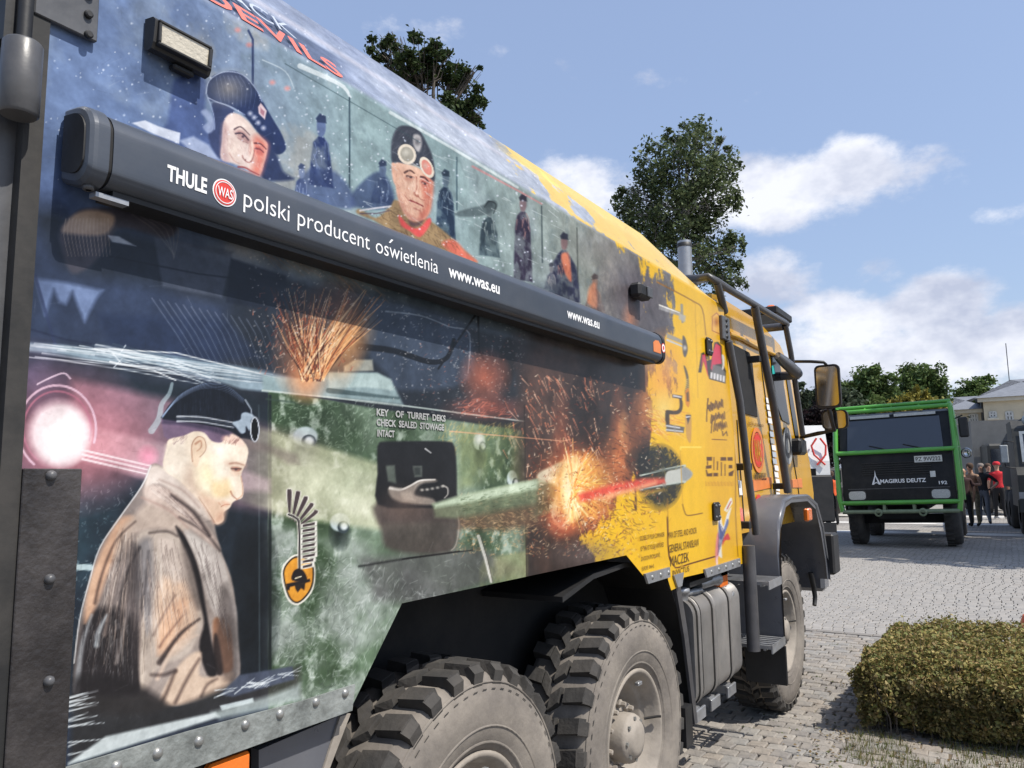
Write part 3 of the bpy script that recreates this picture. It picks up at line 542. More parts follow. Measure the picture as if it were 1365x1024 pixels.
# yellow field with a torn edge
edge = np.interp(PY, [0, 230, 300, 345, 400, 440, 520, 600, 680, 700, 720, 745, 800], [705, 705, 812, 868, 884, 895, 872, 868, 838, 812, 785, 800, 800])
edge = np.where(GZ > ZC+.01, np.interp(PY, [150, 215, 300, 380, 420], [655, 690, 790, 880, 900])+0*PY, edge)
tear = ramp(PX+(n2-.5)*70+(n4-.5)*90+(nsc-.5)*16, edge-4, edge+5)
yel = (236, 184, 34)
lay(tear, yel); lay(tear*bev, (222, 190, 104)); lay(tear*up*ramp(GZ, 2.25, 2.5)*.45, (226, 180, 74)); lay(tear*ramp(n1, .5, .75)*.12, (214, 162, 40))
lay(bev*ramp(PX+(n4-.5)*200, 700, 760)*ramp(PX, 940, 890)*ramp(GZ, ZC+.16, ZC+.24)*.9, (226, 196, 116)); lay(bev*ramp(n4, .52, .64)*ramp(PX, 860, 900)*ramp(GZ, ZC+.1, ZC+.18)*.6, (176, 172, 176))
lay(ramp(PX, 655, 720)*bev*ramp(GZ, ZC+.19, ZC+.215), (228, 196, 104))
hatch([(800, 560), (880, 520), (880, 700), (800, 740)], .2, 300, 9, (70, 52, 40), .6, 1.6, .6, False, 51)
glow(885, 500, 36, 66, (232, 160, 90), .8, .8); glow(885, 545, 26, 30, (240, 210, 130), .8); sparks(120, 862, 545, 905, 580, .5, 14, [(214, 130, 70), (240, 200, 130)], .7, 1.4, .3, 52)
# muzzle, barrel, flash
poly(S7([(-280, 760), (0, 690), (260, 640), (360, 600), (370, 740), (340, 830), (200, 870), (0, 900), (-280, 850)]), (104, 116, 96), .9, 6); poly(S7([(-280, 760), (0, 690), (260, 635), (330, 600), (330, 650), (0, 730), (-280, 800)]), (170, 184, 160), .85, 6); poly(S7([(-280, 830), (0, 780), (340, 730), (340, 820), (100, 840), (-280, 850)]), (62, 70, 56), .75, 9)
poly(S7([(260, 630), (270, 590), (330, 560), (400, 525), (440, 522), (480, 560), (500, 700), (480, 850), (430, 930), (380, 920), (340, 830), (370, 680)]), (196, 196, 176), .95, 4, True); glow(*S7([(430, 720)])[0], 15, 42, (216, 140, 110), .9, .8); glow(*S7([(440, 690)])[0], 11, 36, (240, 214, 150), 1, .7); glow(*S7([(400, 900)])[0], 22, 26, (214, 120, 96), .8)
glow(*S7([(540, 690)])[0], 44, 54, (240, 196, 120), .9, .8); glow(*S7([(480, 680)])[0], 20, 44, (246, 236, 176), .95, .7); glow(*S7([(500, 600)])[0], 30, 46, (230, 150, 100), .6)
glow(*S7([(470, 740)])[0], 60, 74, (224, 120, 70), .55, .9, tex=.5+.8*n4); glow(*S7([(500, 690)])[0], 42, 52, (250, 190, 96), .75, .8, tex=.6+.6*n2); glow(*S7([(470, 690)])[0], 17, 46, (255, 246, 206), .95, .6)
r = random.Random(57)
for i in range(130):
    a_ = r.uniform(-1.9, 1.9); l_ = r.uniform(14, 52); x, y = S7([(470, r.uniform(620, 780))])[0]
    stroke([(x+math.cos(a_)*6, y+math.sin(a_)*8), (x+math.cos(a_)*l_, y+math.sin(a_)*l_*1.15)], 1.8, .5, r.choice([(255, 236, 180), (250, 186, 96), (236, 130, 70), (255, 214, 140)]), .6)
# shell with its trail
glow(*S7([(1000, 620)])[0], 33, 46, (44, 50, 48), 1, .42, tex=.45+1.0*n2); glow(*S7([(900, 520)])[0], 26, 22, (58, 52, 48), .9, .5)
hatch(S7([(860, 480), (960, 430), (1060, 450), (1130, 540), (1120, 700), (1050, 800), (960, 780), (880, 700)]), 1.9, 1100, 9, (34, 38, 38), .8, 1.7, 1.2, True, 55)
poly(S7([(520, 716), (740, 662), (980, 634), (980, 668), (740, 716), (520, 760)]), (250, 120, 84), .5, 14)
poly(S7([(500, 720), (740, 660), (900, 630), (1050, 625), (1040, 660), (900, 680), (700, 730), (520, 770)]), (222, 96, 82), .9, 6); poly(S7([(600, 740), (800, 690), (980, 640), (980, 665), (800, 720), (620, 770)]), (240, 170, 130), .7, 5); poly(S7([(760, 740), (1000, 690), (1040, 700), (860, 740)]), (232, 180, 70), .6, 5)
poly(S7([(1040, 590), (1100, 572), (1150, 560), (1185, 580), (1197, 600), (1180, 630), (1140, 650), (1040, 662)]), (190, 192, 184), 1, 2, True); poly(S7([(1130, 562), (1160, 560), (1197, 600), (1170, 635), (1140, 648)]), (150, 152, 150), .9, 3, True)
for d_ in (0, 1): stroke(S7([(880, 610-22*0+d_*88), (1020, 575+d_*92), (1150, 550+d_*98)]), 2, 3.5, (188, 196, 186), .9); stroke(S7([(900, 598+d_*96), (1140, 556+d_*100)]), 1.5, 1.5, (70, 80, 76), .8)
dn = lambda x, y: math.exp(-((x-790)/70)**2-((y-655)/60)**2)*.9+.22
sparks(2600, 700, 500, 880, 745, -1.2, 3.2, [(238, 210, 180), (226, 150, 110), (246, 232, 210), (150, 80, 60), (90, 52, 44)], .85, 1.15, .8, 61, dn); sparks(130, 670, 500, 800, 620, 1.15, 13, [(226, 150, 120), (236, 196, 170)], .75, 1.3, .2, 62); sparks(500, 600, 660, 760, 740, -.2, 4, [(230, 200, 160), (196, 150, 110)], .6, 1.2, 1.5, 63); sparks(300, 520, 420, 700, 560, -1, 1.8, [(230, 226, 220)], .6, 1.1, 1.5, 64); sparks(500, 770, 690, 860, 750, .2, 3, [(96, 64, 60), (130, 92, 84), (60, 44, 40)], .8, 1.3, 1.2, 65, lambda x, y: max(0, 1-(x-770)/90))
poly([(702, 640), (704, 700), (703, 780), (640, 792), (640, 745), (700, 735)], (150, 150, 110), .5, 5, tex=ramp(n2, .3, .6)); stroke([(699, 540), (702, 780)], 1.4, 1.4, (52, 44, 40), .7); stroke([(600, 575), (750, 588), (760, 586)], 1.5, 1, (214, 160, 130), .7)
glow(780, 738, 60, 26, (122, 112, 110), .6, .8)
# ---- lamp, beam and the man in profile
fade = ramp(PX, 470, 240)
poly([(95, 505), (240, 535), (380, 572), (470, 596), (470, 690), (380, 690), (300, 676), (95, 600)], (190, 146, 156), .62, 14, tex=fade*.85)
cream = ramp(PX, 640, 500)*ramp(PX, 300, 380)*(.75+.5*n2)
poly([(300, 556), (400, 586), (505, 618), (640, 640), (640, 700), (505, 706), (400, 692), (300, 664)], (200, 200, 172), .66, 9, tex=cream); poly([(380, 600), (500, 632), (500, 690), (380, 676)], (222, 222, 200), .45, 14, tex=.4+n2)
poly([(95, 562), (260, 602), (360, 640), (360, 656), (230, 648), (95, 610)], (214, 190, 194), .5, 9)
glow(85, 585, 130, 110, (196, 132, 142), .8, .8); glow(110, 600, 110, 70, (214, 150, 154), .5); glow(40, 500, 60, 60, (150, 130, 160), .5)
for rx_, c_, w_ in ((52, (220, 186, 200), 3.0), (45, (176, 120, 136), 2.5)):
    stroke([(76+rx_*math.cos(t), 572+rx_*1.12*math.sin(t)) for t in np.linspace(2.2, 6.6, 30)], w_, w_, c_, .85)
glow(78, 578, 46, 50, (232, 206, 210), 1, 1, hard=.7); glow(84, 582, 40, 44, (250, 244, 240), 1, .7); glow(197, 608, 17, 17, (232, 150, 170), .9, .8)
for y0, y1 in ((600, 628), (612, 640), (606, 634)): stroke([(110, y0), (230, y1)], 3, 1, (240, 224, 226), .8)
stroke(Zm(0, 480, 3.4125, [(170, 110), (230, 80), (290, 60), (320, 85)]), 2, 2, (232, 206, 220), .8, smooth=True)
# stowage recess with hook
Mm = lambda p: Zm(347, 507, 3.2, p)
poly(Mm([(500, 520), (838, 520), (848, 640), (800, 735), (560, 725), (515, 640)]), (84, 76, 74), .85, 8, True); poly(Mm([(500, 500), (838, 500), (842, 600), (510, 610)]), (84, 76, 74), .8, 8)
poly(catmull(Mm([(500, 400), (499, 300), (504, 275), (525, 262), (660, 260), (800, 262), (824, 276), (833, 310), (838, 400), (838, 480), (836, 535), (670, 545), (502, 530)]), True, 3), (40, 40, 44), .95, 3)
poly(Mm([(535, 365), (574, 362), (580, 440), (545, 430)]), (112, 120, 112), .8, 3); poly(Mm([(650, 365), (690, 365), (690, 412), (658, 414)]), (110, 116, 110), .8, 2.5); poly(Mm([(656, 372), (684, 372), (684, 404), (660, 404)]), (60, 64, 64), .8, 2.5)
poly(Mm([(550, 455), (600, 465), (640, 450), (680, 428), (745, 424), (748, 434), (695, 440), (668, 460), (662, 490), (735, 505), (740, 530), (650, 528), (585, 515), (552, 490)]), (150, 142, 134), .9, 4, True); stroke(Mm([(552, 460), (600, 466), (640, 450), (682, 428), (745, 424)]), 3, 2, (226, 220, 212), .85, smooth=True); poly(Mm([(600, 480), (640, 475), (660, 515), (610, 515)]), (190, 180, 168), .6, 5)
for x_, y_ in ((690, 468), (712, 466), (734, 462), (756, 458), (778, 452)): glow(*Mm([(x_, y_)])[0], 4, 3, (196, 192, 184), .9)
stroke(Mm([(780, 450), (798, 460), (800, 485), (786, 502)]), 2.2, 1.6, (176, 172, 166), .8, smooth=True); stroke(Mm([(704, 292), (728, 310)]), 2, 1.5, (206, 206, 206), .9); stroke(Mm([(838, 560), (848, 620), (835, 700), (815, 725)]), 2.5, 1.5, (166, 158, 150), .7, smooth=True)
stroke(Mm([(930, 665), (960, 760), (985, 860)]), 4.5, 3, (206, 204, 196), .8); stroke(Mm([(940, 665), (968, 760), (990, 860)]), 1.2, 1, (90, 86, 82), .7); stroke(Mm([(420, 795), (600, 765), (820, 735), (905, 725)]), 2, 1.5, (40, 40, 42), .8)
poly(Mm([(735, 530), (840, 497), (1000, 460), (1180, 424), (1180, 600), (1000, 600), (850, 590), (745, 585)]), (122, 130, 108), .75, 6, tex=.7+.5*n2); poly(Mm([(735, 528), (840, 495), (1180, 422), (1182, 462), (1000, 500), (840, 528), (745, 545)]), (188, 202, 178), .85, 6); poly(Mm([(850, 590), (1000, 560), (1180, 530), (1185, 620), (1000, 640), (850, 630)]), (104, 82, 68), .7, 10, tex=.5+.9*n2)
hatch(Mm([(850, 590), (1180, 540), (1185, 660), (850, 640)]), .1, 260, 5, (206, 176, 140), .6, 1.1, .8, False, 47); hatch(Mm([(840, 500), (1180, 440), (1180, 560), (840, 580)]), -.2, 160, 7, (70, 80, 62), .5, 1.1, .3, False, 48)
glow(540, 672, 40, 30, (150, 128, 116), .4, .9)
K = lambda p: Zm(200, 500, 5.12, p); K4 = lambda p: Zm(0, 480, 3.4125, p); K5 = lambda p: Zm(0, 724, 3.4125, p)
stroke(K([(150, 60), (130, 130), (80, 200), (60, 300), (10, 380)]), 4, 9, (170, 186, 190), .6, smooth=True)
B = lambda p: Zm(0, 480, 1.8825, p)
jk = catmull(B([(380, 262), (358, 315), (300, 395), (252, 470), (225, 560), (202, 650), (190, 730), (184, 810), (196, 850), (260, 860), (350, 850), (400, 862), (450, 868), (510, 852), (565, 828), (602, 790), (596, 700), (592, 620), (580, 545), (556, 482), (542, 432), (530, 385), (480, 322), (415, 272)]), True, 3)
poly(jk, (150, 140, 134), 1, 3); poly(jk, (120, 112, 110), .7, 4, tex=ramp(n4, .42, .62))
def soft(p, c, a, s): poly(B(p), c, a, s, True)
soft([(215, 640), (260, 620), (330, 640), (350, 720), (350, 845), (250, 870), (190, 850), (192, 740)], (54, 51, 53), .95, 12)
soft([(300, 400), (340, 400), (300, 470), (270, 540), (240, 620), (212, 660), (222, 570), (254, 480)], (198, 162, 138), .9, 7)
soft([(330, 395), (400, 340), (470, 380), (470, 430), (400, 425), (340, 440), (290, 500), (300, 440)], (186, 170, 158), .85, 10)
soft([(345, 440), (400, 428), (450, 445), (480, 520), (505, 620), (508, 665), (470, 740), (400, 770), (360, 835), (348, 760), (350, 640), (330, 560)], (176, 164, 154), .95, 5)
soft([(340, 470), (380, 450), (385, 560), (375, 690), (352, 640), (335, 560)], (128, 126, 128), .8, 10)
soft([(400, 560), (450, 545), (490, 620), (480, 690), (420, 740), (390, 690)], (208, 178, 156), .9, 13)
soft([(410, 640), (450, 600), (470, 620), (430, 700), (395, 740)], (206, 160, 132), .6, 9)
soft([(400, 450), (440, 460), (470, 530), (440, 560), (410, 520)], (196, 182, 172), .8, 9)
soft([(440, 418), (470, 450), (500, 530), (516, 620), (530, 700), (545, 785), (520, 790), (500, 720), (512, 660), (500, 600), (478, 510)], (42, 40, 43), .95, 4)
soft([(462, 425), (545, 478), (572, 540), (588, 620), (560, 640), (545, 645), (520, 600), (495, 500)], (176, 168, 162), .95, 4)
soft([(470, 440), (510, 465), (540, 560), (548, 620), (530, 590), (500, 510)], (206, 198, 190), .7, 6)
soft([(535, 655), (560, 650), (580, 690), (585, 770), (560, 785), (540, 730)], (146, 108, 84), .9, 5); soft([(538, 690), (548, 700), (560, 780), (545, 790), (535, 740)], (40, 36, 38), .85, 4)
soft([(574, 600), (592, 620), (598, 700), (600, 785), (588, 780), (584, 690)], (170, 164, 160), .85, 4)
soft([(380, 268), (415, 274), (480, 322), (528, 385), (520, 400), (460, 350), (400, 310), (365, 320)], (204, 190, 180), .9, 4)
soft([(365, 318), (420, 322), (480, 372), (535, 440), (552, 478), (500, 440), (440, 390), (370, 360)], (190, 172, 162), .85, 5)
for (x0, y0, x1, y1, w_, c_) in [(430, 340, 525, 440, 9, (52, 46, 48)), (450, 395, 552, 478, 5, (50, 46, 48)), (355, 345, 470, 420, 3, (160, 136, 128)), (400, 300, 500, 370, 3, (150, 132, 126)), (375, 434, 445, 442, 4, (58, 52, 52))]:
    stroke(B([(x0, y0), ((x0+x1)/2+8, (y0+y1)/2-8), (x1, y1)]), w_*.5, w_*.5, c_, .75, 4.5, True)
for (p_, w_, c_, a_) in [([(340, 405), (290, 455), (255, 540), (238, 610)], 4, (74, 64, 62), .75), ([(350, 470), (318, 540), (300, 640), (288, 740)], 8, (58, 54, 56), .85), ([(330, 450), (300, 520), (280, 600), (262, 690)], 5, (150, 136, 128), .7), ([(340, 560), (318, 640), (292, 760)], 6, (160, 152, 148), .75), ([(356, 600), (360, 700), (356, 830)], 5, (196, 182, 168), .8), ([(372, 480), (366, 560), (350, 650)], 6, (84, 80, 82), .7), ([(500, 650), (450, 690), (400, 760)], 7, (66, 58, 58), .85), ([(495, 690), (440, 720), (395, 800)], 5, (200, 178, 162), .8), ([(440, 590), (410, 640), (385, 690)], 4, (96, 84, 80), .6), ([(460, 640), (420, 690), (400, 720)], 3.5, (90, 76, 72), .6), ([(230, 640), (205, 720), (192, 830)], 9, (168, 170, 172), .7), ([(268, 640), (248, 680), (242, 715)], 8, (186, 194, 198), .75)]:
    stroke(B(p_), w_*.35, w_, c_, a_, 4, True)
soft([(400, 862), (425, 800), (470, 745), (505, 735), (500, 790), (540, 795), (585, 785), (560, 825), (500, 850), (440, 868)], (192, 170, 152), .9, 5)
for (p_, w_) in [([(440, 780), (420, 830), (405, 860)], 8), ([(500, 750), (470, 800), (440, 860)], 7), ([(545, 800), (520, 815), (505, 845)], 5), ([(380, 790), (410, 790), (440, 780)], 9)]: stroke(B(p_), w_*.4, w_*.6, (64, 56, 56), .7, 5, True)
r = random.Random(172)
def flow(n, tops, bots, cols, a0, w0):
    for _ in range(n):
        t = r.random(); q = lambda L_: np.array([np.interp(t, np.linspace(0, 1, len(L_)), [p_[0] for p_ in L_]), np.interp(t, np.linspace(0, 1, len(L_)), [p_[1] for p_ in L_])])
        a = q(tops); b2 = q(bots); f0 = r.uniform(0, .7); f1 = f0+r.uniform(.1, .3); m_ = (f0+f1)/2
        stroke(B([tuple(a+(b2-a)*f0+r.uniform(-4, 4)), tuple(a+(b2-a)*m_+r.uniform(-3, 3)), tuple(a+(b2-a)*f1+r.uniform(-4, 4))]), w0*r.uniform(.4, 1), .3, r.choice(cols), a0*r.uniform(.5, 1), 1.3, True, 3)
flow(420, [(300, 410), (345, 440), (450, 450)], [(195, 830), (350, 840), (505, 690)], [(222, 212, 202), (206, 186, 170), (96, 86, 84), (70, 64, 64)], .42, 1.5)
flow(200, [(470, 430), (545, 480)], [(545, 650), (592, 780)], [(214, 206, 198), (84, 76, 76), (150, 142, 138)], .42, 1.4); flow(160, [(365, 320), (400, 300)], [(530, 440), (545, 470)], [(226, 212, 202), (104, 90, 88)], .4, 1.3)
flow(120, [(205, 660), (340, 650)], [(190, 860), (350, 850)], [(90, 88, 90), (38, 36, 38), (160, 160, 160)], .45, 1.6)
soft([(560, 560), (590, 620), (600, 790), (560, 800), (540, 700), (548, 640)], (70, 64, 64), .55, 10)
soft([(190, 800), (260, 790), (350, 815), (420, 870), (330, 890), (190, 880)], (50, 48, 50), .85, 12); soft([(330, 470), (352, 480), (352, 640), (345, 760), (320, 760), (322, 600)], (66, 62, 64), .6, 9); soft([(455, 455), (478, 500), (505, 610), (490, 620), (465, 530)], (96, 88, 86), .55, 8)
stroke(B([(378, 266), (355, 318), (300, 396), (250, 472), (223, 560), (200, 650), (186, 760)]), 2, 1.6, (216, 214, 212), .75, smooth=True)
# neck, face
poly(K([(75, 300), (300, 330), (500, 360), (560, 400), (480, 470), (410, 470), (300, 385), (230, 430), (140, 450), (95, 420)]), (120, 104, 122), 1, 2)
fc = K([(130, 440), (230, 415), (300, 385), (370, 395), (420, 450), (490, 460), (530, 400), (610, 430), (668, 500), (658, 590), (632, 650), (622, 690), (637, 770), (630, 835), (592, 852), (562, 872), (545, 905), (510, 930), (500, 950), (505, 985), (480, 1012), (440, 1010), (380, 910), (300, 820), (200, 720), (92, 640), (112, 500)])
poly(fc, (226, 208, 188), 1, 1.8, True, k=3); poly(K([(110, 480), (230, 440), (280, 620), (300, 800), (200, 720), (92, 640)]), (218, 204, 188), .8, 8)
poly(K([(340, 800), (440, 840), (520, 890), (505, 985), (480, 1012), (440, 1010), (380, 910)]), (208, 176, 154), .8, 9, True); glow(*K([(400, 680)])[0], 24, 34, (238, 226, 176), .7); poly(K([(430, 730), (540, 700), (560, 800), (500, 840), (430, 820)]), (230, 196, 150), .7, 8, True); poly(K([(530, 400), (610, 430), (640, 480), (560, 470), (490, 440)]), (214, 176, 164), .7, 5, True)
poly(K([(290, 450), (330, 418), (370, 435), (382, 500), (345, 560), (318, 630), (290, 600), (278, 540)]), (222, 196, 172), 1, 2, True); stroke(K([(290, 590), (285, 480), (325, 422), (372, 440), (380, 510), (340, 560)]), 1.4, 1, (150, 118, 104), .8, smooth=True); stroke(K([(310, 470), (345, 450), (350, 490), (320, 520)]), 3, 1, (176, 138, 118), .8, smooth=True)
stroke(K([(545, 605), (590, 600), (640, 615)]), 3, 1.5, (140, 112, 100), .8, smooth=True); poly(K([(550, 630), (590, 625), (628, 640), (600, 660), (560, 655)]), (150, 108, 96), .85, 2, True); stroke(K([(555, 640), (620, 640)]), 1.6, 1, (70, 56, 60), .9); glow(*K([(585, 645)])[0], 3, 3, (70, 60, 66), .9); poly(K([(550, 660), (620, 665), (590, 690), (555, 680)]), (206, 160, 140), .6, 4, True)
stroke(K([(620, 690), (632, 760), (628, 820), (590, 850)]), 1.2, 1.5, (186, 140, 120), .7, smooth=True); stroke(K([(550, 795), (565, 825), (590, 845)]), 2, 1.4, (150, 102, 88), .8, smooth=True); stroke(K([(543, 884), (515, 884), (486, 897)]), 1.2, 1.1, (150, 100, 86), .75, smooth=True); poly(K([(490, 862), (535, 868), (545, 885), (515, 900)]), (208, 158, 136), .55, 4, True); stroke(K([(470, 872), (480, 885)]), 2, 1, (176, 130, 112), .5); stroke(K([(440, 1005), (380, 905), (330, 830)]), 1.6, 1, (130, 100, 92), .7)
poly(K([(255, 620), (300, 640), (330, 760), (420, 860), (380, 900), (300, 820), (230, 740)]), (186, 160, 144), .5, 14, True); poly(K([(430, 560), (520, 600), (540, 680), (470, 720), (420, 650)]), (236, 222, 206), .6, 14, True); poly(K([(540, 660), (600, 680), (590, 760), (550, 760)]), (238, 220, 200), .6, 9, True); glow(*K([(480, 500)])[0], 18, 10, (236, 224, 214), .6); poly(K([(500, 930), (505, 985), (480, 1012), (440, 1005), (460, 950)]), (178, 140, 122), .5, 8, True); poly(K([(520, 590), (640, 600), (650, 630), (600, 625), (530, 620)]), (196, 160, 144), .5, 6, True)
hatch(K([(140, 430), (260, 400), (250, 470), (150, 480)]), -.9, 60, 8, (130, 112, 118), .6, 1, .2, False, 74); hatch(K([(490, 440), (620, 420), (600, 480), (500, 480)]), -1.0, 60, 8, (120, 96, 92), .6, 1, .3, False, 75)
br = K([(75, 290), (130, 205), (220, 115), (320, 65), (420, 47), (520, 72), (600, 120), (650, 170), (695, 235), (735, 320), (742, 400), (716, 458), (680, 440), (620, 430), (560, 390), (480, 362), (300, 330), (180, 318), (90, 305)])
poly(br, (34, 38, 48), 1, 2); poly(K([(90, 305), (240, 320), (430, 350), (560, 390), (540, 420), (400, 380), (240, 345), (80, 330)]), (74, 68, 86), .8, 4); hatch(br, 1.57, 420, 16, (62, 70, 84), .4, 1, .1, False, 76)
for o_ in range(5): stroke(K([(85, 290-o_*4), (190, 150+o_*6), (320, 75+o_*7), (430, 55+o_*9), (540, 85+o_*10), (640, 165+o_*8)]), 1.3, .8, (150, 166, 190), .6-.08*o_, smooth=True)
for y_ in (285, 300, 318): stroke(K([(185, y_-2), (330, y_), (470, y_+22), (570, y_+40)]), 2.2, 1.4, (196, 200, 206) if y_ != 300 else (80, 86, 96), .8, smooth=True)
poly(K([(562, 325), (615, 305), (625, 265), (660, 255), (712, 280), (690, 310), (682, 380), (655, 350), (650, 390), (620, 398), (590, 360)]), (156, 168, 180), 1, 2, True); cx, cy = K([(715, 372)])[0]; glow(cx, cy, 6.5, 18, (196, 202, 210), 1, 1, hard=.9); glow(cx, cy, 5, 16, (20, 22, 28), 1, 1, hard=.9); stroke(K([(650, 170), (690, 235), (695, 280)]), 2, 1.4, (190, 200, 210), .7)
poly(K([(640, 430), (820, 480), (1000, 540), (1020, 610), (940, 610), (820, 530), (680, 510)]), (120, 108, 106), .5, 8)
# floor plane under the figure, papers
poly(K5([(330, 700), (640, 690), (800, 745), (1000, 660), (1300, 580), (1365, 560), (1365, 700), (1000, 790), (320, 1000)]), (64, 62, 62), .75, 9); poly(K5([(1090, 600), (1330, 560), (1340, 620), (1060, 700), (1000, 690)]), (84, 90, 104), .9, 3); poly(K5([(1000, 740), (1150, 705), (1155, 725), (1010, 762)]), (190, 200, 202), .9, 2); poly(K5([(480, 880), (840, 800), (980, 770), (1000, 790), (560, 930), (310, 1010), (310, 1000)]), (196, 204, 204), .9, 4)
poly(K5([(960, 770), (1240, 690), (1365, 640), (1365, 715), (1200, 760), (1000, 800)]), (176, 186, 184), .7, 8)
for i in range(14): r = random.Random(i+80); y_ = r.uniform(680, 990); stroke(K5([(312, y_), (380+r.uniform(0, 110), y_-r.uniform(15, 34))]), 2.2, .8, (206, 212, 214), .75)
for i in range(16): r = random.Random(i+120); x_ = r.uniform(960, 1300); stroke(K5([(x_, 690-(x_-960)*.28+r.uniform(-20, 40)), (x_+90, 660-(x_-960)*.28+r.uniform(-20, 40))]), 1.5, .7, (210, 216, 218), .7)
stroke(K5([(318, 90), (350, 110), (410, 110)]), 7, 8, (186, 202, 204), .8)
# ---- winged helmet badge
E_ = lambda p: Zm(350, 560, 3.4125, p)
poly(E_([(85, 700), (110, 640), (160, 610), (230, 640), (240, 720), (220, 790), (160, 842), (110, 810)]), (214, 210, 198), 1, 1.5, True); poly(E_([(92, 700), (115, 645), (160, 618), (224, 645), (234, 720), (214, 785), (160, 834), (116, 803)]), (48, 42, 34), 1, 1.5, True); poly(E_([(99, 700), (120, 650), (160, 626), (218, 650), (227, 720), (208, 780), (160, 826), (122, 797)]), (196, 138, 62), 1, 1.5, True)
fan = [((124, 462), (124, 575)), ((160, 470), (138, 582)), ((192, 492), (150, 592)), ((216, 520), (160, 604)), ((234, 550), (168, 618))]
for w_, c_, e_ in ((11, (222, 218, 208), 0), (8, (84, 74, 76), 3)):
    for a_, b_f in fan: v_ = np.array(a_)-np.array(b_f); v_ = v_/np.linalg.norm(v_)*e_; poly(Mm([(b_f[0]-3, b_f[1]), (a_[0]-w_*1.25, a_[1]+14), (a_[0]-v_[0], a_[1]-v_[1]), (a_[0]+w_*1.25, a_[1]+16), (b_f[0]+4, b_f[1]+3)]), c_, 1, 1.3, True)
for i in range(9):
    y_ = 612+i*22; w_ = 238-max(0, i-6)*6
    poly(Mm([(174, y_+2), (w_+4, y_-12), (w_+4, y_+8), (174, y_+19)]), (222, 218, 208), 1, 1.2); poly(Mm([(180, y_+4), (w_-4, y_-7), (w_-6, y_+5), (180, y_+15)]), (74, 66, 68), 1, 1.2)
stroke(E_([(118, 430), (150, 445), (166, 480), (168, 680)]), 5, 5, (206, 202, 192), 1, smooth=True); stroke(E_([(118, 430), (150, 445), (166, 480), (168, 680)]), 2.6, 2.6, (50, 46, 50), 1, smooth=True)
poly(E_([(135, 730), (140, 690), (165, 675), (190, 690), (200, 730)]), (44, 40, 42), 1, 1.5, True); poly(E_([(108, 745), (215, 722), (218, 735), (125, 760), (122, 775), (110, 772)]), (44, 40, 42)); poly(E_([(145, 750), (195, 740), (190, 775), (175, 765), (160, 785), (150, 770)]), (50, 44, 42)); stroke(E_([(150, 720), (175, 712)]), 1.6, 1.2, (206, 196, 170))
# ---- yellow field: stencils, splash logo, medals
U = lambda p: Zm(860, 520, 5.25, p); T = lambda p: Zm(880, 440, 10.24, p); O = lambda p: Zm(860, 340, 5.25, p)
for o_, c_ in ((0, (120, 116, 112)),):
    poly(O([(95, 345), (250, 400), (250, 430), (95, 380)]), (150, 148, 148), .9); stroke(O([(100, 350), (240, 405)]), 1.6, 1.2, (220, 216, 206)); stroke(O([(255, 350), (262, 470)]), 3.5, 3, (150, 146, 130)); poly(O([(235, 410), (285, 425), (280, 470), (235, 450)]), (176, 172, 162), .9)
    poly(O([(150, 545), (270, 600), (270, 625), (150, 580)]), (150, 148, 148), .9); stroke(O([(155, 595), (262, 640)]), 3, 2, (196, 192, 186)); poly(O([(262, 570), (280, 580), (298, 650), (290, 700), (275, 715), (262, 670)]), (96, 92, 92), .95, 1.5, True); glow(*O([(278, 650)])[0], 3.5, 5, (206, 202, 196))
poly(O([(270, 780), (285, 790), (305, 860), (305, 940), (295, 980), (278, 960), (290, 880)]), (92, 84, 72), .95, 1.6, True)
for i in range(9): stroke(O([(284, 875+i*13), (303, 868+i*13)]), 1.2, 1, (206, 180, 100), .9)
poly(U([(285, 0), (305, -10), (315, 60), (305, 120), (285, 100), (278, 40)]), (206, 130, 40), .9, 1.5, True); poly(U([(288, 20), (305, 10), (308, 80), (290, 80)]), (84, 70, 56), .8, 1.5)
poly(U([(190, 30), (260, 40), (258, 65), (190, 52)]), (84, 78, 76)); poly(U([(240, 55), (262, 80), (258, 140), (225, 170), (150, 165), (150, 140), (215, 145), (240, 120)]), (72, 60, 46), .95, 1.5, True); stroke(U([(200, 40), (250, 50)]), 2.5, 2, (200, 196, 196)); poly(U([(140, 160), (170, 165), (170, 240), (150, 250), (140, 210)]), (60, 50, 40), .9); poly(U([(145, 235), (275, 260), (270, 300), (150, 290)]), (96, 92, 92), .95); stroke(U([(150, 250), (240, 265)]), 2, 2, (196, 196, 196)); stroke(U([(150, 278), (260, 290)]), 2, 2, (190, 190, 190))
poly(U([(282, 175), (320, 175), (325, 260), (322, 340), (312, 372), (290, 330), (282, 250)]), (196, 150, 80), .95, 1.5, True); poly(U([(284, 175), (320, 175), (300, 240)]), (72, 72, 80), .95); stroke(U([(290, 190), (312, 186)]), 2, 1.5, (210, 206, 200))
stroke(U([(250, 400), (390, 400)]), 2.2, 2.2, (246, 214, 96), .9); stroke(U([(246, 420), (250, 400)]), 2, 2, (246, 214, 96), .8); stroke(U([(262, 800), (275, 850), (300, 878), (400, 862)]), 1.5, 1.5, (120, 84, 26), .9, smooth=True); stroke(U([(246, 420), (262, 800)]), 1, 1, (200, 150, 40), .8)
stroke(U([(155, 760), (165, 1024)]), 1.2, 1.2, (176, 128, 36), .8)
stroke(O([(85, 190), (330, 320), (400, 380), (425, 560)]), 2, 1.5, (150, 110, 52), .85, smooth=True); stroke(O([(330, 330), (350, 340), (370, 1000)]), 1, 1, (190, 144, 52), .7)
lay(tear*ramp(PX, 938, 950)*.30, (206, 146, 40))
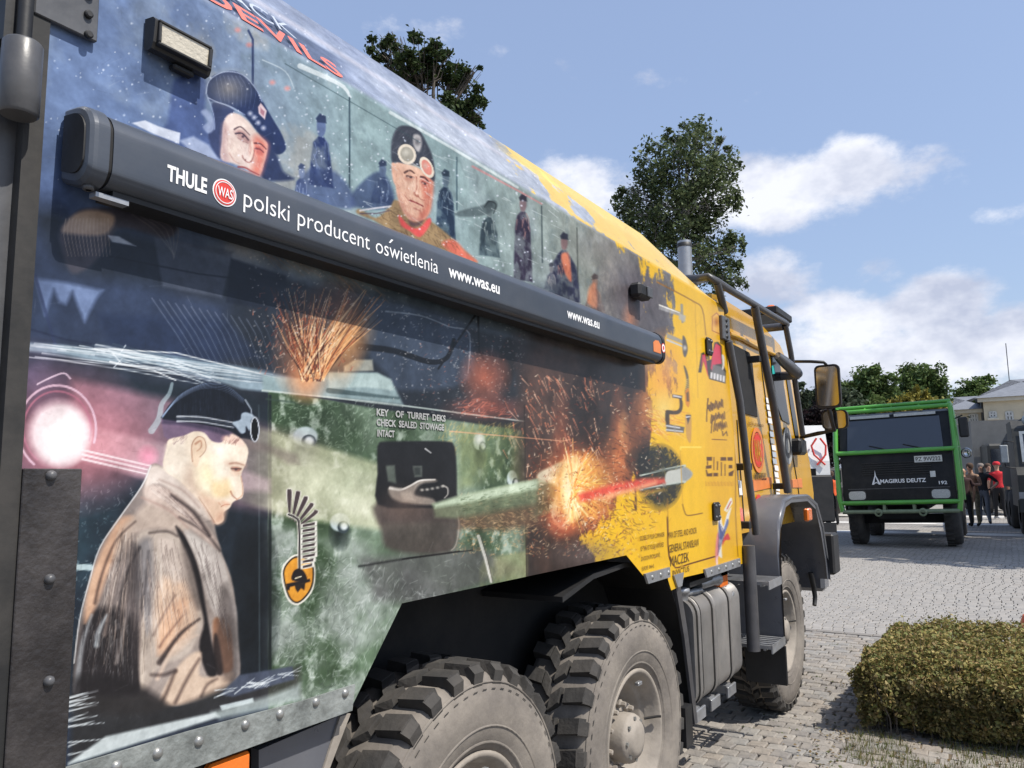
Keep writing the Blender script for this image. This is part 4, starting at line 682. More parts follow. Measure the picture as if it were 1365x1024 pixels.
poly(T([(520, 580), (560, 320), (600, 300), (640, 420), (700, 400), (740, 170), (790, 160), (840, 220), (850, 440), (900, 560), (890, 730), (670, 670), (640, 560), (590, 420), (560, 580)]), (66, 62, 60), .95, 1.4); poly(T([(560, 520), (575, 340), (620, 330), (655, 640), (590, 420)]), (206, 66, 84), .95); poly(T([(690, 520), (720, 300), (760, 180), (820, 220), (840, 460), (760, 470), (710, 560)]), (214, 66, 88), .95); poly(T([(720, 470), (830, 500), (890, 580), (885, 700), (690, 640)]), (120, 118, 116), .9)
for i in range(5): poly(T([(690+i*42, 575+i*12), (715+i*42, 580+i*12), (712+i*42, 665+i*12), (685+i*42, 658+i*12)]), (226, 222, 220)); 
poly(T([(840, 340), (870, 350), (880, 420), (870, 520), (845, 540), (850, 440)]), (214, 210, 206), .95, 1.2, True)
poly(O([(470, 430), (500, 405), (530, 440), (540, 560), (470, 530)]), (232, 178, 110), .8, 2, True); stroke(O([(470, 530), (470, 430), (500, 405), (530, 440), (540, 560), (470, 530)]), 1, 1, (150, 90, 40), .9); glow(*O([(498, 470)])[0], 6, 8, (150, 90, 60), .7)
# signature, stencilled word, flag ribbon
r = random.Random(91)
for row, (y_, n_) in enumerate(((120, 9), (200, 7), (260, 5))):
    x_ = 440+row*20; pts_ = []
    for i in range(n_*3): pts_.append((x_+i*(110-row*6)/(n_*3), y_+(-1)**i*r.uniform(8, 34)-i*1.0))
    stroke(U(pts_), 1.4, 1.1, (84, 56, 22), .9, smooth=True, k=3)
stroke(U([(440, 60), (432, 150), (430, 220)]), 1.6, 1.2, (84, 56, 22)); stroke(U([(470, 345), (570, 350)]), 1.2, 1, (120, 80, 26)); stroke(U([(470, 210), (462, 300)]), 1.5, 1.2, (84, 56, 22)); stroke(U([(540, 290), (545, 320), (570, 290), (575, 320)]), 1.3, 1, (84, 56, 22))
ec = (92, 60, 26)
for q in [[(430, 468), (468, 468), (468, 495), (430, 495)], [(478, 470), (484, 470), (484, 560), (478, 560)], [(528, 470), (568, 470), (568, 495), (528, 495)], [(576, 470), (612, 470), (612, 495), (576, 495)], [(425, 530), (465, 525), (465, 548), (425, 552)], [(432, 500), (440, 500), (440, 525), (432, 525)], [(424, 560), (432, 558), (440, 585), (470, 580), (470, 605), (430, 605)], [(478, 580), (510, 580), (510, 604), (478, 604)], [(502, 500), (510, 500), (510, 560), (502, 560)], [(530, 505), (537, 505), (537, 600), (530, 600)], [(556, 520), (562, 520), (562, 600), (556, 600)], [(584, 525), (610, 525), (610, 548), (584, 548)], [(584, 580), (622, 560), (612, 602), (584, 602)]]: poly(U(q), ec, .95, 1.2)
for i in range(22): stroke(U([(425+i*9, 640+(i % 3)*4), (425+i*9, 670)]), .9, .9, (186, 130, 40), .6)
Y = lambda p: Zm(840, 690, 8.53, p)
for p_, c_ in [([(1000, -10), (1030, -20), (1060, 100), (1100, -40), (1150, -120), (1140, -60), (1110, 60), (1070, 200), (1040, 330), (1045, 460), (1010, 440), (990, 470), (1010, 330), (1000, 150)], (226, 226, 232)), ([(1010, 20), (1050, 160), (1100, 20), (1120, 60), (1060, 210), (1020, 240)], (92, 108, 160)), ([(985, 200), (1010, 190), (1010, 400), (980, 520), (965, 420)], (214, 130, 140)), ([(1060, 240), (1110, 180), (1135, 250), (1080, 260), (1050, 320)], (196, 60, 72)), ([(990, 440), (1000, 520), (985, 570), (975, 480)], (236, 200, 200))]: poly(Y(p_), c_, .9, 1.5, True)
for i in range(6): stroke(Y([(1010+i*14, 60+i*20), (1000+i*10, 420-i*30)]), 1.1, .8, (60, 60, 100), .7)
stroke(U([(560, 840), (600, 760), (605, 790), (570, 850)]), 3, 2, (226, 226, 230), .9); stroke(U([(575, 830), (600, 780)]), 1.5, 1.2, (170, 60, 60), .9)
# door seam and panel joints printed over; light scuffs everywhere
stroke(Y([(425, 0), (430, 300), (450, 470), (500, 550), (540, 570), (700, 520), (960, 445)]), 1.8, 1.8, (74, 34, 10), .9, smooth=True); stroke(Y([(1195, -1000), (1200, 0), (1225, 440)]), 1.2, 1.2, (120, 84, 24), .8)
sparks(500, 40, 0, 980, 960, .2, 16, [(226, 226, 226), (40, 40, 40)], .16, .9, 1.6, 95)
g_ = (.80+.40*fbm(14, 6, 6, .65))*(.93+.14*nsc); g_ = 1+(g_-1)*(1-.75*tear); IMG *= g_[..., None]          # mottled ink and dust
IMG = np.clip(IMG, 0, 1); sc_ = IMG*IMG*(3-2*IMG); kk = (.60*(1-.7*tear))[..., None]; IMG = IMG*(1-kk)+kk*sc_
lin = np.where(IMG <= .04045, IMG/12.92, ((IMG+.055)/1.055)**2.4)
LIGHT = 1.30                                # what full daylight on this wall does to a white print
alb = np.clip(lin/LIGHT, .004, .86)
nv = NC*(NZ+NB); me = bpy.data.meshes.new('side_panel')
base = (np.arange(NZ+NB-1)[:, None]*NC+np.arange(NC-1)[None, :]).ravel()
quads = np.stack([base, base+1, base+NC+1, base+NC], 1).astype(np.int32)
me.vertices.add(nv); off_ = np.array(TRUCK['o'])
me.vertices.foreach_set('co', (np.stack([GX, GY, GZ], -1).reshape(-1, 3)-off_).astype(np.float32).ravel())
me.loops.add(quads.size); me.polygons.add(len(quads)); me.loops.foreach_set('vertex_index', quads.ravel()); me.polygons.foreach_set('loop_start', np.arange(len(quads), dtype=np.int32)*4)
me.update(calc_edges=True); me.polygons.foreach_set('use_smooth', [True]*len(quads))
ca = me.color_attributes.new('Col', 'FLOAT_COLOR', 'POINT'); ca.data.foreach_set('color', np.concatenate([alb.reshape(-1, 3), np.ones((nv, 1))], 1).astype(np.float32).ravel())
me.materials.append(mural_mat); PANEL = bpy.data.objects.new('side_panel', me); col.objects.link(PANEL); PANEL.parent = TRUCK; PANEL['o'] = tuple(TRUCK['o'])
PANEL['label'] = 'printed wrap of soldiers, tank plates and gunfire fading into yellow'
# ------------------------------------------------------------------ the rest of the box
YF = 3.74
rows = []
for i in range(0, NC, 12): pass
sel = list(range(0, NC, 20))+[NC-1]
top = [[Vector((GX[-1, i], GY[-1, i], GZ[-1, i])) for i in sel]]
for k in range(1, 9):
    t = k/8; top.append([Vector((GX[-1, i], GY[-1, i]*(1-t)+(YF-.19+.12*drop[i])*t, GZ[-1, i]+.035*math.sin(math.pi*t)-.001)) for i in sel])
MB().grid(top).build('roof', 'galvanised', TRUCK)
MB().prism([(YF, 1.25), (YF-.02, 2.615), (YF-.19, 2.89), (YF-.25, 2.89), (YF-.05, 2.6), (YF-.05, 1.25)], 0, .64, 4.5).build('far_wall', 'yellow_paint', TRUCK)
MB().box(4.44, 4.50, 1.40, YF-.06, 1.12, 2.66).build('front_wall', 'yellow_paint', TRUCK)
MB().box(.64, 4.42, 1.385, YF-.06, 1.291, 1.34).build('floor', 'flat_black', TRUCK)
# rear: corner post, door frame, lift tube
b = MB(); b.box(.596, .628, 1.350, 1.373, .95, 2.60); b.build('corner_seal', 'rubber_seal', TRUCK)
b = MB(); b.box(.56, .640, 1.374, 1.60, .90, 2.80, .006); b.box(.585, .64, 1.61, YF-.06, 1.0, 2.80); b.build('rear_frame', 'dark_steel', TRUCK)
p = at(27, 110, 1.335); q = at(27, 60, 1.335); q2 = at(24, 158, 1.335)
b = MB(); b.tube([(p.x-.004, 1.325, q2.z-.0), (p.x-.004, 1.325, q2.z+.004), (p.x-.004, 1.325, q.z-.004), (p.x-.004, 1.325, q.z)], [.026, .030, .030, .027], 20); b.build('hinge_tube', 'dark_steel', TRUCK)
b = MB(); b.box(p.x-.03, p.x+.012, 1.335, 1.372, q.z+.001, 2.62); b.tube([(p.x-.004, 1.325, q.z+.002), (p.x-.004, 1.325, 2.6)], .012, 10); b.build('hinge_post', 'black', TRUCK)
zb = at(80, 39).z; xa, xb_ = at(41, 10).x, at(126, 30).x
b = MB(); b.box(xa, xb_, 1.346, 1.357, zb, 2.56, .002); pl_ = b.build('mounting_plate', 'dark_steel', TRUCK)
for (x, y) in [(117, 47), (117, 20), (118, -6)]:
    c_ = at(x, y, 1.346); MB().lathe([(.0075, 0), (.0075, -.006), (.005, -.008), (0, -.008)], c_, 'y', 12, False).build('bolt', 'black', pl_)
# lower corner plate with bolts
x0, x1 = .6285, at(94, 800).x; zt = at(60, 625).z
b = MB(); b.box(x0, x1, 1.345, 1.357, 1.03, zt, .0015); cp = b.build('corner_plate', 'plate_steel', TRUCK)
for (x, y) in [(68, 634), (66, 772), (65, 908)]:
    c_ = at(x, y, 1.344); MB().lathe([(.0085, .001), (.0085, -.003), (.006, -.0075), (.003, -.009), (0, -.009)], c_, 'y', 14).build('bolt', 'dark_steel', cp)
# riveted skirt strip along the rear lower edge
pts = [(96, 1019), (250, 974), (400, 934), (480, 908)]
tp = [at(x, y) for x, y in pts]
b = MB(); zlo = 1.066
poly_ = [(x1+.002, zlo), (1.392, zlo)]+[(at(482, 908).x-.03, at(482, 908).z)]+[(t.x, t.z) for t in tp[:3]][::-1]
poly_[-1] = (x1+.002, poly_[-1][1])
b.prism(poly_, 1, 1.352, 1.358); st = b.build('skirt_strip', 'skirt_metal', TRUCK)
for (x, y) in [(155, 1022), (210, 1004), (265, 988), (327, 966), (373, 952), (421, 936), (460, 924)]:
    c_ = at(x, y, 1.352); MB().lathe([(.0105, 0), (.009, -.004), (.005, -.0065), (0, -.007)], c_, 'y', 14).build('rivet', 'rivet_steel', st)
# trim strips under the yellow part
def strip(pa, pb, h, n, down=True):
    a, c_ = at(*pa), at(*pb); z1 = (a.z+c_.z)/2
    b = MB(); b.prism([(a.x, z1), (c_.x, z1), (c_.x, z1-h), (a.x+.03, z1-h)], 1, 1.348, 1.3585); o = b.build('trim_strip', 'galvanised', TRUCK)
    for i in range(n):
        MB().lathe([(.011, 0), (.008, -.004), (0, -.006)], (a.x+(c_.x-a.x)*(i+.8)/n, 1.348, z1-h*.5), 'y', 10).build('rivet', 'rivet_steel', o)
strip((857, 765), (890, 756), .045, 3); strip((937, 759), (984, 744), .045, 5)
b = MB(); a = at(896, 770); b.prism([(a.x, a.z+.01), (a.x+.13, a.z+.01), (a.x+.10, a.z-.05), (a.x+.045, a.z-.05)], 1, 1.350, 1.3586); b.build('skirt_tab', 'galvanised', TRUCK)
# roof lettering on the slope
sl = Vector((0, 1.55-1.36, 2.897-2.615)).normalized()
def slope_at(x, y):
    n_ = Vector((0, -(2.897-2.615), 1.55-1.36)).normalized(); o_ = Vector((0, 1.36, 2.615)); r = Vector(pix_ray(x, y)); t = (o_-Vector((0, 0, CAM_H))).dot(n_)/r.dot(n_); return Vector((0, 0, CAM_H))+r*t
nrm = Vector((0, -(2.897-2.615), 1.55-1.36)).normalized()
def slope_text(body, xa, xb, z0, h, m, bold, off):
    o_ = Vector((xa, 1.36, 2.615))+sl*z0+nrm*off; text(body, 'roof_lettering', m, PANEL, frame_mat(o_, (1, 0, 0), sl), xb-xa, h, bold, 0)
pa, pb = slope_at(262, 2), slope_at(458, 108)
slope_text('DEVILS', .925, 1.352, .019, .066, 'print_salmon', .014, .0085)
slope_text('BLACK', .925, 1.232, .097, .060, 'print_pale', -.004, .0085)
# ------------------------------------------------------------------ awning
XA0, XA1 = at(148, 200, 1.262).x, at(886, 470, 1.262).x
prof = [(1.350, 2.132), (1.300, 2.116), (1.277, 2.120), (1.266, 2.132), (1.2615, 2.148), (1.2615, 2.205), (1.266, 2.224), (1.280, 2.242), (1.304, 2.254), (1.350, 2.260)]
prof = [tuple(p_) for p_ in catmull(prof, False, 5)]
b = MB(); b.prism(prof, 0, XA0+.004, XA1-.03); AW = b.build('awning', 'awning_grey', TRUCK)
capp = lambda k: [(1.305+(y-1.305)*k, 2.188+(z-2.188)*k) for y, z in prof]
CB = lambda k: [(min(y, 1.354), z) for y, z in capp(k)]
b = MB(); n_ = len(prof); rg = [[Vector((X, y, z)) for y, z in CB(k)] for X, k in ((XA0-.0395, .80), (XA0-.037, .95), (XA0-.031, 1.04), (XA0-.024, 1.06), (XA0-.004, 1.06))]
for i in range(4): b.add(rg[i]+rg[i+1], [(k_, (k_+1) % n_, n_+(k_+1) % n_, n_+k_) for k_ in range(n_)])
b.add(rg[0], [tuple(range(n_))]); b.build('end_cap', 'awning_grey', AW, label='rounded grey end cap at the rear of the awning')
b = MB(); b.prism(CB(.78), 0, XA0-.0425, XA0-.0396); b.build('cap_end_shade', 'black', AW)  # black sheet paints the shade on the cap's end face
b = MB(); b.prism(CB(.96), 0, XA0-.0038, XA0+.0035); b.build('cap_gap', 'flat_black', AW)
b = MB(); b.prism(CB(1.05), 0, XA1-.029, XA1); b.build('end_cap', 'black', AW)
b = MB(); b.box(XA0+.02, XA1-.06, 1.285, 1.340, 2.106, 2.1155); b.build('awning_lead_rail', 'black', AW)
b = MB(); b.box(XA0-.01, XA0+.05, 1.285, 1.305, 2.097, 2.1055); b.build('crank_eye', 'galvanised', AW)
b = MB(); b.lathe([(.005, 0), (.009, 0), (.009, -.010), (.005, -.010)], (XA0-.02, 1.29, 2.115), 'z', 14); b.build('socket', 'dark_steel', AW)
for X in (XA0+.2, (XA0+XA1)/2, XA1-.3): MB().box(X, X+.05, 1.3505, 1.3585, 2.12, 2.28).build('wall_bracket', 'black', AW)
YA = 1.2600
def atext(body, p0, x1_, hpx, m, bold=0.0):
    wtext(body, p0, (x1_, at(p0[0], p0[1], YA) and p0[1]), hpx, m, 'lettering', YA, bold, AW)
def aline(body, xa_, xb2, z0, h, m, bold=0.0):
    a = at(xa_, 512, YA); X0 = [None, None]
    for i, xx in enumerate((xa_, xb2)):
        lo_, hi_ = .3, 5.0
        for _ in range(50):
            mid = (lo_+hi_)/2; d_ = np.array([mid, YA, z0+h/2-CAM_H]); px = 682.5+FPX*(d_@_R)/(d_@_F)
            if px < xx: lo_ = mid
            else: hi_ = mid
        X0[i] = lo_
    text(body, 'lettering', m, AW, frame_mat((X0[0], YA, z0), (1, 0, 0), (0, 0, 1)), X0[1]-X0[0], h, bold)
aline('THULE', 223, 276, 2.159, .030, 'print_white', .03)
for w_, xa_, xb_w in (('polski', 325, 386), ('producent', 397, 493), ('oswietlenia', 501, 584)): aline(w_, xa_, xb_w, 2.160, .040, 'print_white', -.004)
aline('www.was.eu', 598, 666, 2.164, .036, 'print_white', .022); aline('www.was.eu', 756, 799, 2.166, .036, 'print_white', .022)
ac = at(520, 318, YA); MB().prism([(ac.x-.004, 2.196), (ac.x+.001, 2.196), (ac.x+.012, 2.207), (ac.x+.005, 2.207)], 1, YA-.0002, YA+.0008).build('accent', 'print_white', AW)
lc = at(299.5, 257, YA); rr = .0275
b = MB(); b.lathe([(0, -.0004), (rr, -.0004)], (lc.x, YA+.0005, lc.z), 'y', 36, False); lo_ = b.build('round_logo', 'print_white', AW)
b = MB(); b.lathe([(0, -.0012), (rr*.90, -.0012)], (lc.x, YA+.0005, lc.z), 'y', 36, False); b.build('logo_disc', 'print_red', lo_)
b = MB(); b.lathe([(rr*.74, -.002), (rr*.80, -.002)], (lc.x, YA+.0005, lc.z), 'y', 36, False); b.build('logo_ring', 'print_white', lo_)
text('WAS', 'logo_lettering', 'print_white', lo_, frame_mat((lc.x-rr*.62, YA-.0025, lc.z-rr*.36), (1, 0, 0), (0, 0, 1)), rr*1.24, rr*.72, .01)
a, c_ = at(868, 470, YA), at(879, 474, YA)
b = MB(); b.prism([(XA1-.135, 2.150), (XA1-.05, 2.150), (XA1-.05, 2.190), (XA1-.075, 2.206), (XA1-.11, 2.203), (XA1-.135, 2.190)], 1, YA-.0005, YA+.0008); b.build('sticker', 'print_orange', AW)
b = MB(); b.lathe([(0, 0), (.022, 0)], (XA1-.022, 1.2585, 2.180), 'y', 24, False); s_ = b.build('sticker', 'print_red', AW); b = MB(); b.lathe([(.010, -.0006), (.018, -.0006)], (XA1-.022, 1.2585, 2.180), 'y', 24, False); b.build('sticker_ring', 'print_white', s_)
# ------------------------------------------------------------------ scene lights on the wall
def worklight(c4, parent, name='work_light', y0=1.325, big=True):
    """lens quad traced at its depth; housing behind it"""
    q = [at(x, y, y0) for x, y in c4]; c0 = sum(q, Vector())/4
    x0_, x1_ = min(v.x for v in q), max(v.x for v in q); z0_, z1_ = min(v.z for v in q), max(v.z for v in q); z0_ = c0.z-.5*(z1_-z0_)
    hx = (x1_-x0_)/2; hz = .6*(z1_-z0_)/2 if False else (z1_-z0_)/2; cx, cz = c0.x, c0.z
    b = MB(); e = .012
    b.prism([(y0+.006, cz-hz-.012), (y0, cz-hz), (y0-.004, cz+hz+.004), (y0+.004, cz+hz+.012), (1.356, cz+hz+.016), (1.356, cz-hz-.004), (y0+.02, cz-hz-.014)], 0, cx-hx-e, cx+hx+e)
    o = b.build(name, 'black', parent)
    b = MB(); d = .0025
    b.add([(cx-hx, y0-d, cz-hz), (cx+hx, y0-d, cz-hz), (cx+hx, y0-.004-d, cz+hz), (cx-hx, y0-.004-d, cz+hz)], [(0, 1, 2, 3)]); b.build('lens', 'lens_cream', o)
    b = MB()
    for (xa__, xb__, za, zb__) in ((cx-hx-.006, cx+hx+.006, cz+hz, cz+hz+.006), (cx-hx-.006, cx+hx+.006, cz-hz-.006, cz-hz), (cx-hx-.006, cx-hx, cz-hz, cz+hz), (cx+hx, cx+hx+.006, cz-hz, cz+hz)): b.box(xa__, xb__, y0-.010, y0+.004, za, zb__, .0015)
    b.build('bezel', 'black', o)
    MB().box(cx-.012, cx+.035, y0+.012, 1.356, cz-hz-.026, cz-hz-.0145, .003).build('bracket', 'black', o)
    return o
def zbox(xc, z, y): return at(xc, z, y)
a, c_ = at(214, 47, 1.285), at(275, 77, 1.285)
worklight([(214, 36), (276, 66), (274, 88), (212, 58)], TRUCK)
b = MB(); a = at(862, 389, 1.30); b.box(a.x-.07, a.x+.06, 1.30, 1.357, a.z-.03, a.z+.035, .012); o = b.build('work_light', 'black', TRUCK); b = MB(); b.box(a.x+.0, a.x+.058, 1.293, 1.2995, a.z-.022, a.z+.026, .003); b.build('lens', 'dark_steel', o)
# black hinges on the locker door
for (x, y, w_, h_) in [(946, 462, .075, .10), (956, 682, .09, .10)]:
    a = at(x, y, 1.345); b = MB(); b.box(a.x-w_/2, a.x+w_/2, 1.340, 1.357, a.z-h_/2, a.z+h_/2, .006); o = b.build('door_hinge', 'black', TRUCK)
    for dx in (-.3, .3):
        for dz in (-.3, .3): MB().lathe([(.010, 0), (.007, -.006), (0, -.006)], (a.x+dx*w_, 1.340, a.z+dz*h_), 'y', 8).build('bolt', 'dark_steel', o)
# ------------------------------------------------------------------ printed lines on the yellow field
for body, p0, p1, h in [('SOLDIERS OF POLISH COMMANDER', (853, 721), (886, 714.5), 6.5), ('OF THE 1ST POLISH ARMORED', (854, 735), (885, 728), 6.5), ('DIVISION FROM WW2', (855, 748), (880, 742), 6.0), ('EUROPE 1944-45', (856, 761), (872, 757), 5.5)]:
    wtext(body, p0, p1, h, MATS['print_brown'], 'lettering', 1.3575, 0, PANEL)
for body, p0, p1, h in [('MAN OF STEEL AND HONOR', (891, 718), (929, 710), 9), ('GENERAL STANISŁAW', (892, 737), (932, 728), 11), ('MACZEK', (894, 755), (919, 749), 14), ('INVICTUS', (897, 768), (919, 763), 8)]:
    wtext(body, p0, p1, h, MATS['print_brown'], 'lettering', 1.3575, .0, PANEL)
for body, p0, p1, h in [('KEY    OF  TURRET  DEKS', (502, 553.5), (594, 559.5), 9), ('CHECK  SEALED  STOWAGE', (502, 567), (592, 573.5), 9), ('INTACT', (503, 581.5), (526, 583), 9)]:
    wtext(body, p0, p1, h, MATS['print_grey'], 'lettering', 1.3575, .035, PANEL)
# ------------------------------------------------------------------ chassis and wheel arches
b = MB(); b.box(.9, 6.6, 1.80, 1.90, .80, 1.05); b.build('chassis_rail', 'flat_black', TRUCK)
b = MB(); b.box(.9, 6.6, 2.95, 3.05, .80, 1.05); b.build('chassis_rail', 'flat_black', TRUCK)
b = MB(); b.box(1.30, 3.62, 1.755, 1.775, .25, 1.285); b.box(1.30, 1.32, 1.42, 1.7545, .45, 1.285); b.build('added_arch_liner', 'flat_black', TRUCK)  # black sheets added to keep the space behind the wheels dark
b = MB(); b.box(.70, 1.36, 1.46, 3.6, .70, 1.285); b.build('rear_locker', 'flat_black', TRUCK)
for X in (1.92, 3.08, 5.70):
    MB().tube([(X, 1.72, .55), (X, 3.4, .55)], .11, 12).build('axle', 'flat_black', TRUCK)
a, c_ = at(330, 1010, 1.40), at(463, 952, 1.40)
b = MB(); pm = [at(x, y, 1.40) for x, y in [(345, 1000), (455, 953), (466, 951), (440, 1024), (400, 1100), (345, 1100)]]; b.prism([(v.x, v.z) for v in pm], 1, 1.40, 1.425); b.build('rear_mudguard', 'fender_grey', TRUCK)
b = MB(); pm = [at(x, y, 1.398) for x, y in [(452, 955), (466, 951), (438, 1024), (425, 1040)]]; b.prism([(v.x, v.z) for v in pm], 1, 1.394, 1.3995); b.build('mudguard_edge', 'rim_dust', TRUCK)
pm = [at(x, y, 1.37) for x, y in [(276, 1017), (332, 1003), (333, 1035), (276, 1050)]]
cx = (pm[0].x+pm[1].x)/2; b = MB(); b.box(pm[0].x, pm[1].x, 1.362, 1.385, pm[2].z-.03, pm[0].z-.004, .006); o = b.build('side_marker', 'amber_lens', TRUCK)
b = MB(); b.box(pm[0].x-.008, pm[1].x+.008, 1.386, 1.40, pm[2].z-.04, pm[0].z+.004, .003); b.build('marker_base', 'black', o)
# ------------------------------------------------------------------ wheels
def wheel(X, yo=1.362, r=.53, W=.33, z=None, front=False):
    z = z or r
    c0 = (X, yo, z); root = bpy.data.objects.new('wheel', None); col.objects.link(root); root.parent = TRUCK; root['o'] = tuple(TRUCK['o']); root.empty_display_size = .1
    pr = [(.265, .06), (.275, .035), (.30, .018), (.34, .006), (.385, 0.0), (.43, .002), (.465, .012), (.487, .026), (.497, .040), (.500, .06), (.505, W*.5), (.500, W-.06), (.49, W-.03), (.43, W), (.33, W-.01), (.27, W-.05)]
    k = r/.53; b = MB(); b.lathe([(a*k, o) for a, o in pr], c0, 'y', 72); ty = b.build('tyre', 'tyre_wall', root)
    # raised ribs and sidewall marks
    b = MB(); b.lathe([(.470*k, .0135), (.474*k, .0095), (.478*k, .0165)], c0, 'y', 72); b.lathe([(.345*k, .006), (.349*k, .0005), (.353*k, .0045)], c0, 'y', 72); b.lathe([(.295*k, .021), (.300*k, .0135), (.306*k, .016)], c0, 'y', 72); b.build('sidewall_rib', 'tyre_wall', ty)
    # tread: shoulder lugs on both sides and two rows of centre lugs
    b = MB(); nl = 30
    def lug(a0, a1, y0, y1, sk, ri, ro, flare=0.0, taper=.8):
        vs = []
        for (rr_, s) in ((ri, 1.0), (ro, taper)):
            am = (a0+a1)/2; ym = (y0+y1)/2
            for (a, yy) in ((a0, y0), (a1, y0), (a1, y1), (a0, y1)):
                a_ = am+(a-am)*s+sk*((yy-ym)/(abs(y1-y0)))*.5; y_ = ym+(yy-ym)*(s if rr_ == ro else 1.0)
                vs.append((X+rr_*math.cos(a_), yo+y_, z+rr_*math.sin(a_)))
        b.add(vs, [(4, 5, 6, 7), (0, 1, 5, 4), (1, 2, 6, 5), (2, 3, 7, 6), (3, 0, 4, 7)])
    st_ = 2*math.pi/nl
    for i in range(nl):
        a = i*st_; j = random.uniform(-.006, .006)
        lug(a+.02+j, a+st_*.66+j, .022, .118, .05, .485*k, r, taper=.86); lug(a+st_*.5+.02, a+st_*1.14, W-.118, W-.022, -.05, .485*k, r, taper=.86)
        lug(a+st_*.30, a+st_*.92, .126, .172, .13, .49*k, r, taper=.82); lug(a+st_*.80, a+st_*1.42, .178, .216, -.13, .49*k, r, taper=.82)
        # side of the shoulder lugs running down the wall
        for (rr0, rr1, y0) in ((.462*k, .507*k, .006),):
            a0, a1 = a+.03+j, a+st_*.60+j; vs = []
            for (rr_, yy) in ((rr0, .013), (rr1, .0075), (r-.004, .030)):
                for a_ in (a0, a1): vs.append((X+rr_*math.cos(a_), yo+yy, z+rr_*math.sin(a_)))
            for (rr_, yy) in ((rr0, .03), (rr1, .05), (r-.02, .06)):
                for a_ in (a0, a1): vs.append((X+rr_*math.cos(a_), yo+yy, z+rr_*math.sin(a_)))
            b.add(vs, [(0, 1, 3, 2), (2, 3, 5, 4), (0, 2, 8, 6), (2, 4, 10, 8), (1, 7, 9, 3), (3, 9, 11, 5), (4, 5, 11, 10)])
    b.build('tread', 'tyre_rubber', ty)
    # moulded marks (small raised bars) on the wall
    b = MB()
    for i in range(60):
        a = i*math.pi/30+.02; 
        for rr_, l_ in ((.452, .010),):
            p0 = Vector((X+rr_*k*math.cos(a), yo+.0055, z+rr_*k*math.sin(a))); t_ = Vector((-math.sin(a), 0, math.cos(a))); n_ = Vector((math.cos(a), 0, math.sin(a)))
            b.add([p0-t_*l_, p0+t_*l_, p0+t_*l_+n_*.004, p0-t_*l_+n_*.004], [(0, 1, 2, 3)])
    b.build('wall_mark', 'tyre_rubber', ty)['kind'] = 'stuff'
    # rim
    q = .262*k; b = MB(); b.lathe([(q+.012, .045), (q+.016, .026), (q+.008, .020), (q-.004, .026), (q-.012, .045), (q-.022, .055), (q-.03, .085), (q-.05, .095), (q-.06, .10), (q-.075, .17), (.165*k, .175), (.150*k, .14), (.120*k, .115), (.085*k, .11), (0, .11)], c0, 'y', 56); rm = b.build('rim', 'rim_dust', root)
    b = MB(); b.lathe([(.098, .11), (.098, .05), (.092, .035), (.075, .03), (.070, .018), (.045, .010), (.02, .008), (0, .008)], c0, 'y', 28); hb = b.build('hub', 'rim_dust', root)
    for i in range(10):
        a = 2*math.pi*i/10+.2; cc = (X+.128*k*math.cos(a), yo+.115, z+.128*k*math.sin(a))
        MB().lathe([(.018, .01), (.018, -.016), (.012, -.022), (.010, -.040), (0, -.042)], cc, 'y', 6, False).build('wheel_nut', 'rim_dust', rm)
    for i in range(8):
        a = 2*math.pi*i/8; MB().lathe([(.009, 0), (.009, -.009), (0, -.010)], (X+.080*math.cos(a), yo+.034, z+.080*math.sin(a)), 'y', 6, False).build('hub_bolt', 'rivet_steel', hb)
    b = MB(); b.tube([(X+.21, yo+.08, z+.02), (X+.235, yo+.03, z+.03), (X+.24, yo+.012, z+.032)], .006, 6); b.build('valve', 'rubber_seal', rm)
    b = MB(); aa = R(70); p0 = Vector((X+.215*math.cos(aa), yo+.05, z+.215*math.sin(aa))); b.box(p0.x-.02, p0.x+.02, p0.y-.02, p0.y, p0.z-.006, p0.z+.01, .003); b.build('balance_weight', 'galvanised', rm)
    return root
for X in (1.925, 3.085): wheel(X)
wheel(5.70, 1.372)
for X in (1.925, 3.085, 5.70):
    b = MB(); b.lathe([(.27, 0), (.5, 0), (.53, .05), (.53, .28), (.5, .33), (.27, .33), (.1, .2), (.1, .05), (.27, 0)], (X, 3.40, .53), 'y', 30); b.build('wheel', 'tyre_rubber', TRUCK)
# curved text on the tyre flank is worn away in the photo; black mudguard arch between bogie and tank
pa = [at(x, y, 1.40) for x, y in [(858, 772), (893, 772), (905, 830), (918, 900), (928, 1010), (916, 1010), (905, 905), (890, 835), (868, 790)]]
b = MB(); outer = [(2.50, 1.18), (2.75, 1.235), (3.05, 1.25), (3.35, 1.215), (3.58, 1.09), (3.72, .88), (3.78, .60), (3.79, .43)]
b.prism(outer+[(x-.0 if i > 4 else x, z-.02) for i, (x, z) in enumerate([(o[0]-(.02 if k_ > 3 else 0), o[1]) for k_, o in enumerate(outer)])][::-1], 1, 1.395, 1.75); b.build('mudguard', 'black', TRUCK)
a0, a1, a2 = at(899, 778, 1.385), at(911, 850, 1.385), at(926, 965, 1.385)
b = MB(); b.prism([(a0.x-.0, a0.z), (a0.x+.06, a0.z), (a1.x+.055, a1.z), (a2.x+.03, a2.z), (a2.x-.01, a2.z), (a1.x, a1.z)], 1, 1.380, 1.394); b.build('mudguard_stay', 'tube_grey', TRUCK)
b = MB(); a = at(915, 958, 1.385); b.box(a.x-.05, a.x+.04, 1.37, 1.60, a.z-.12, a.z+.06); b.build('mud_flap', 'black', TRUCK)
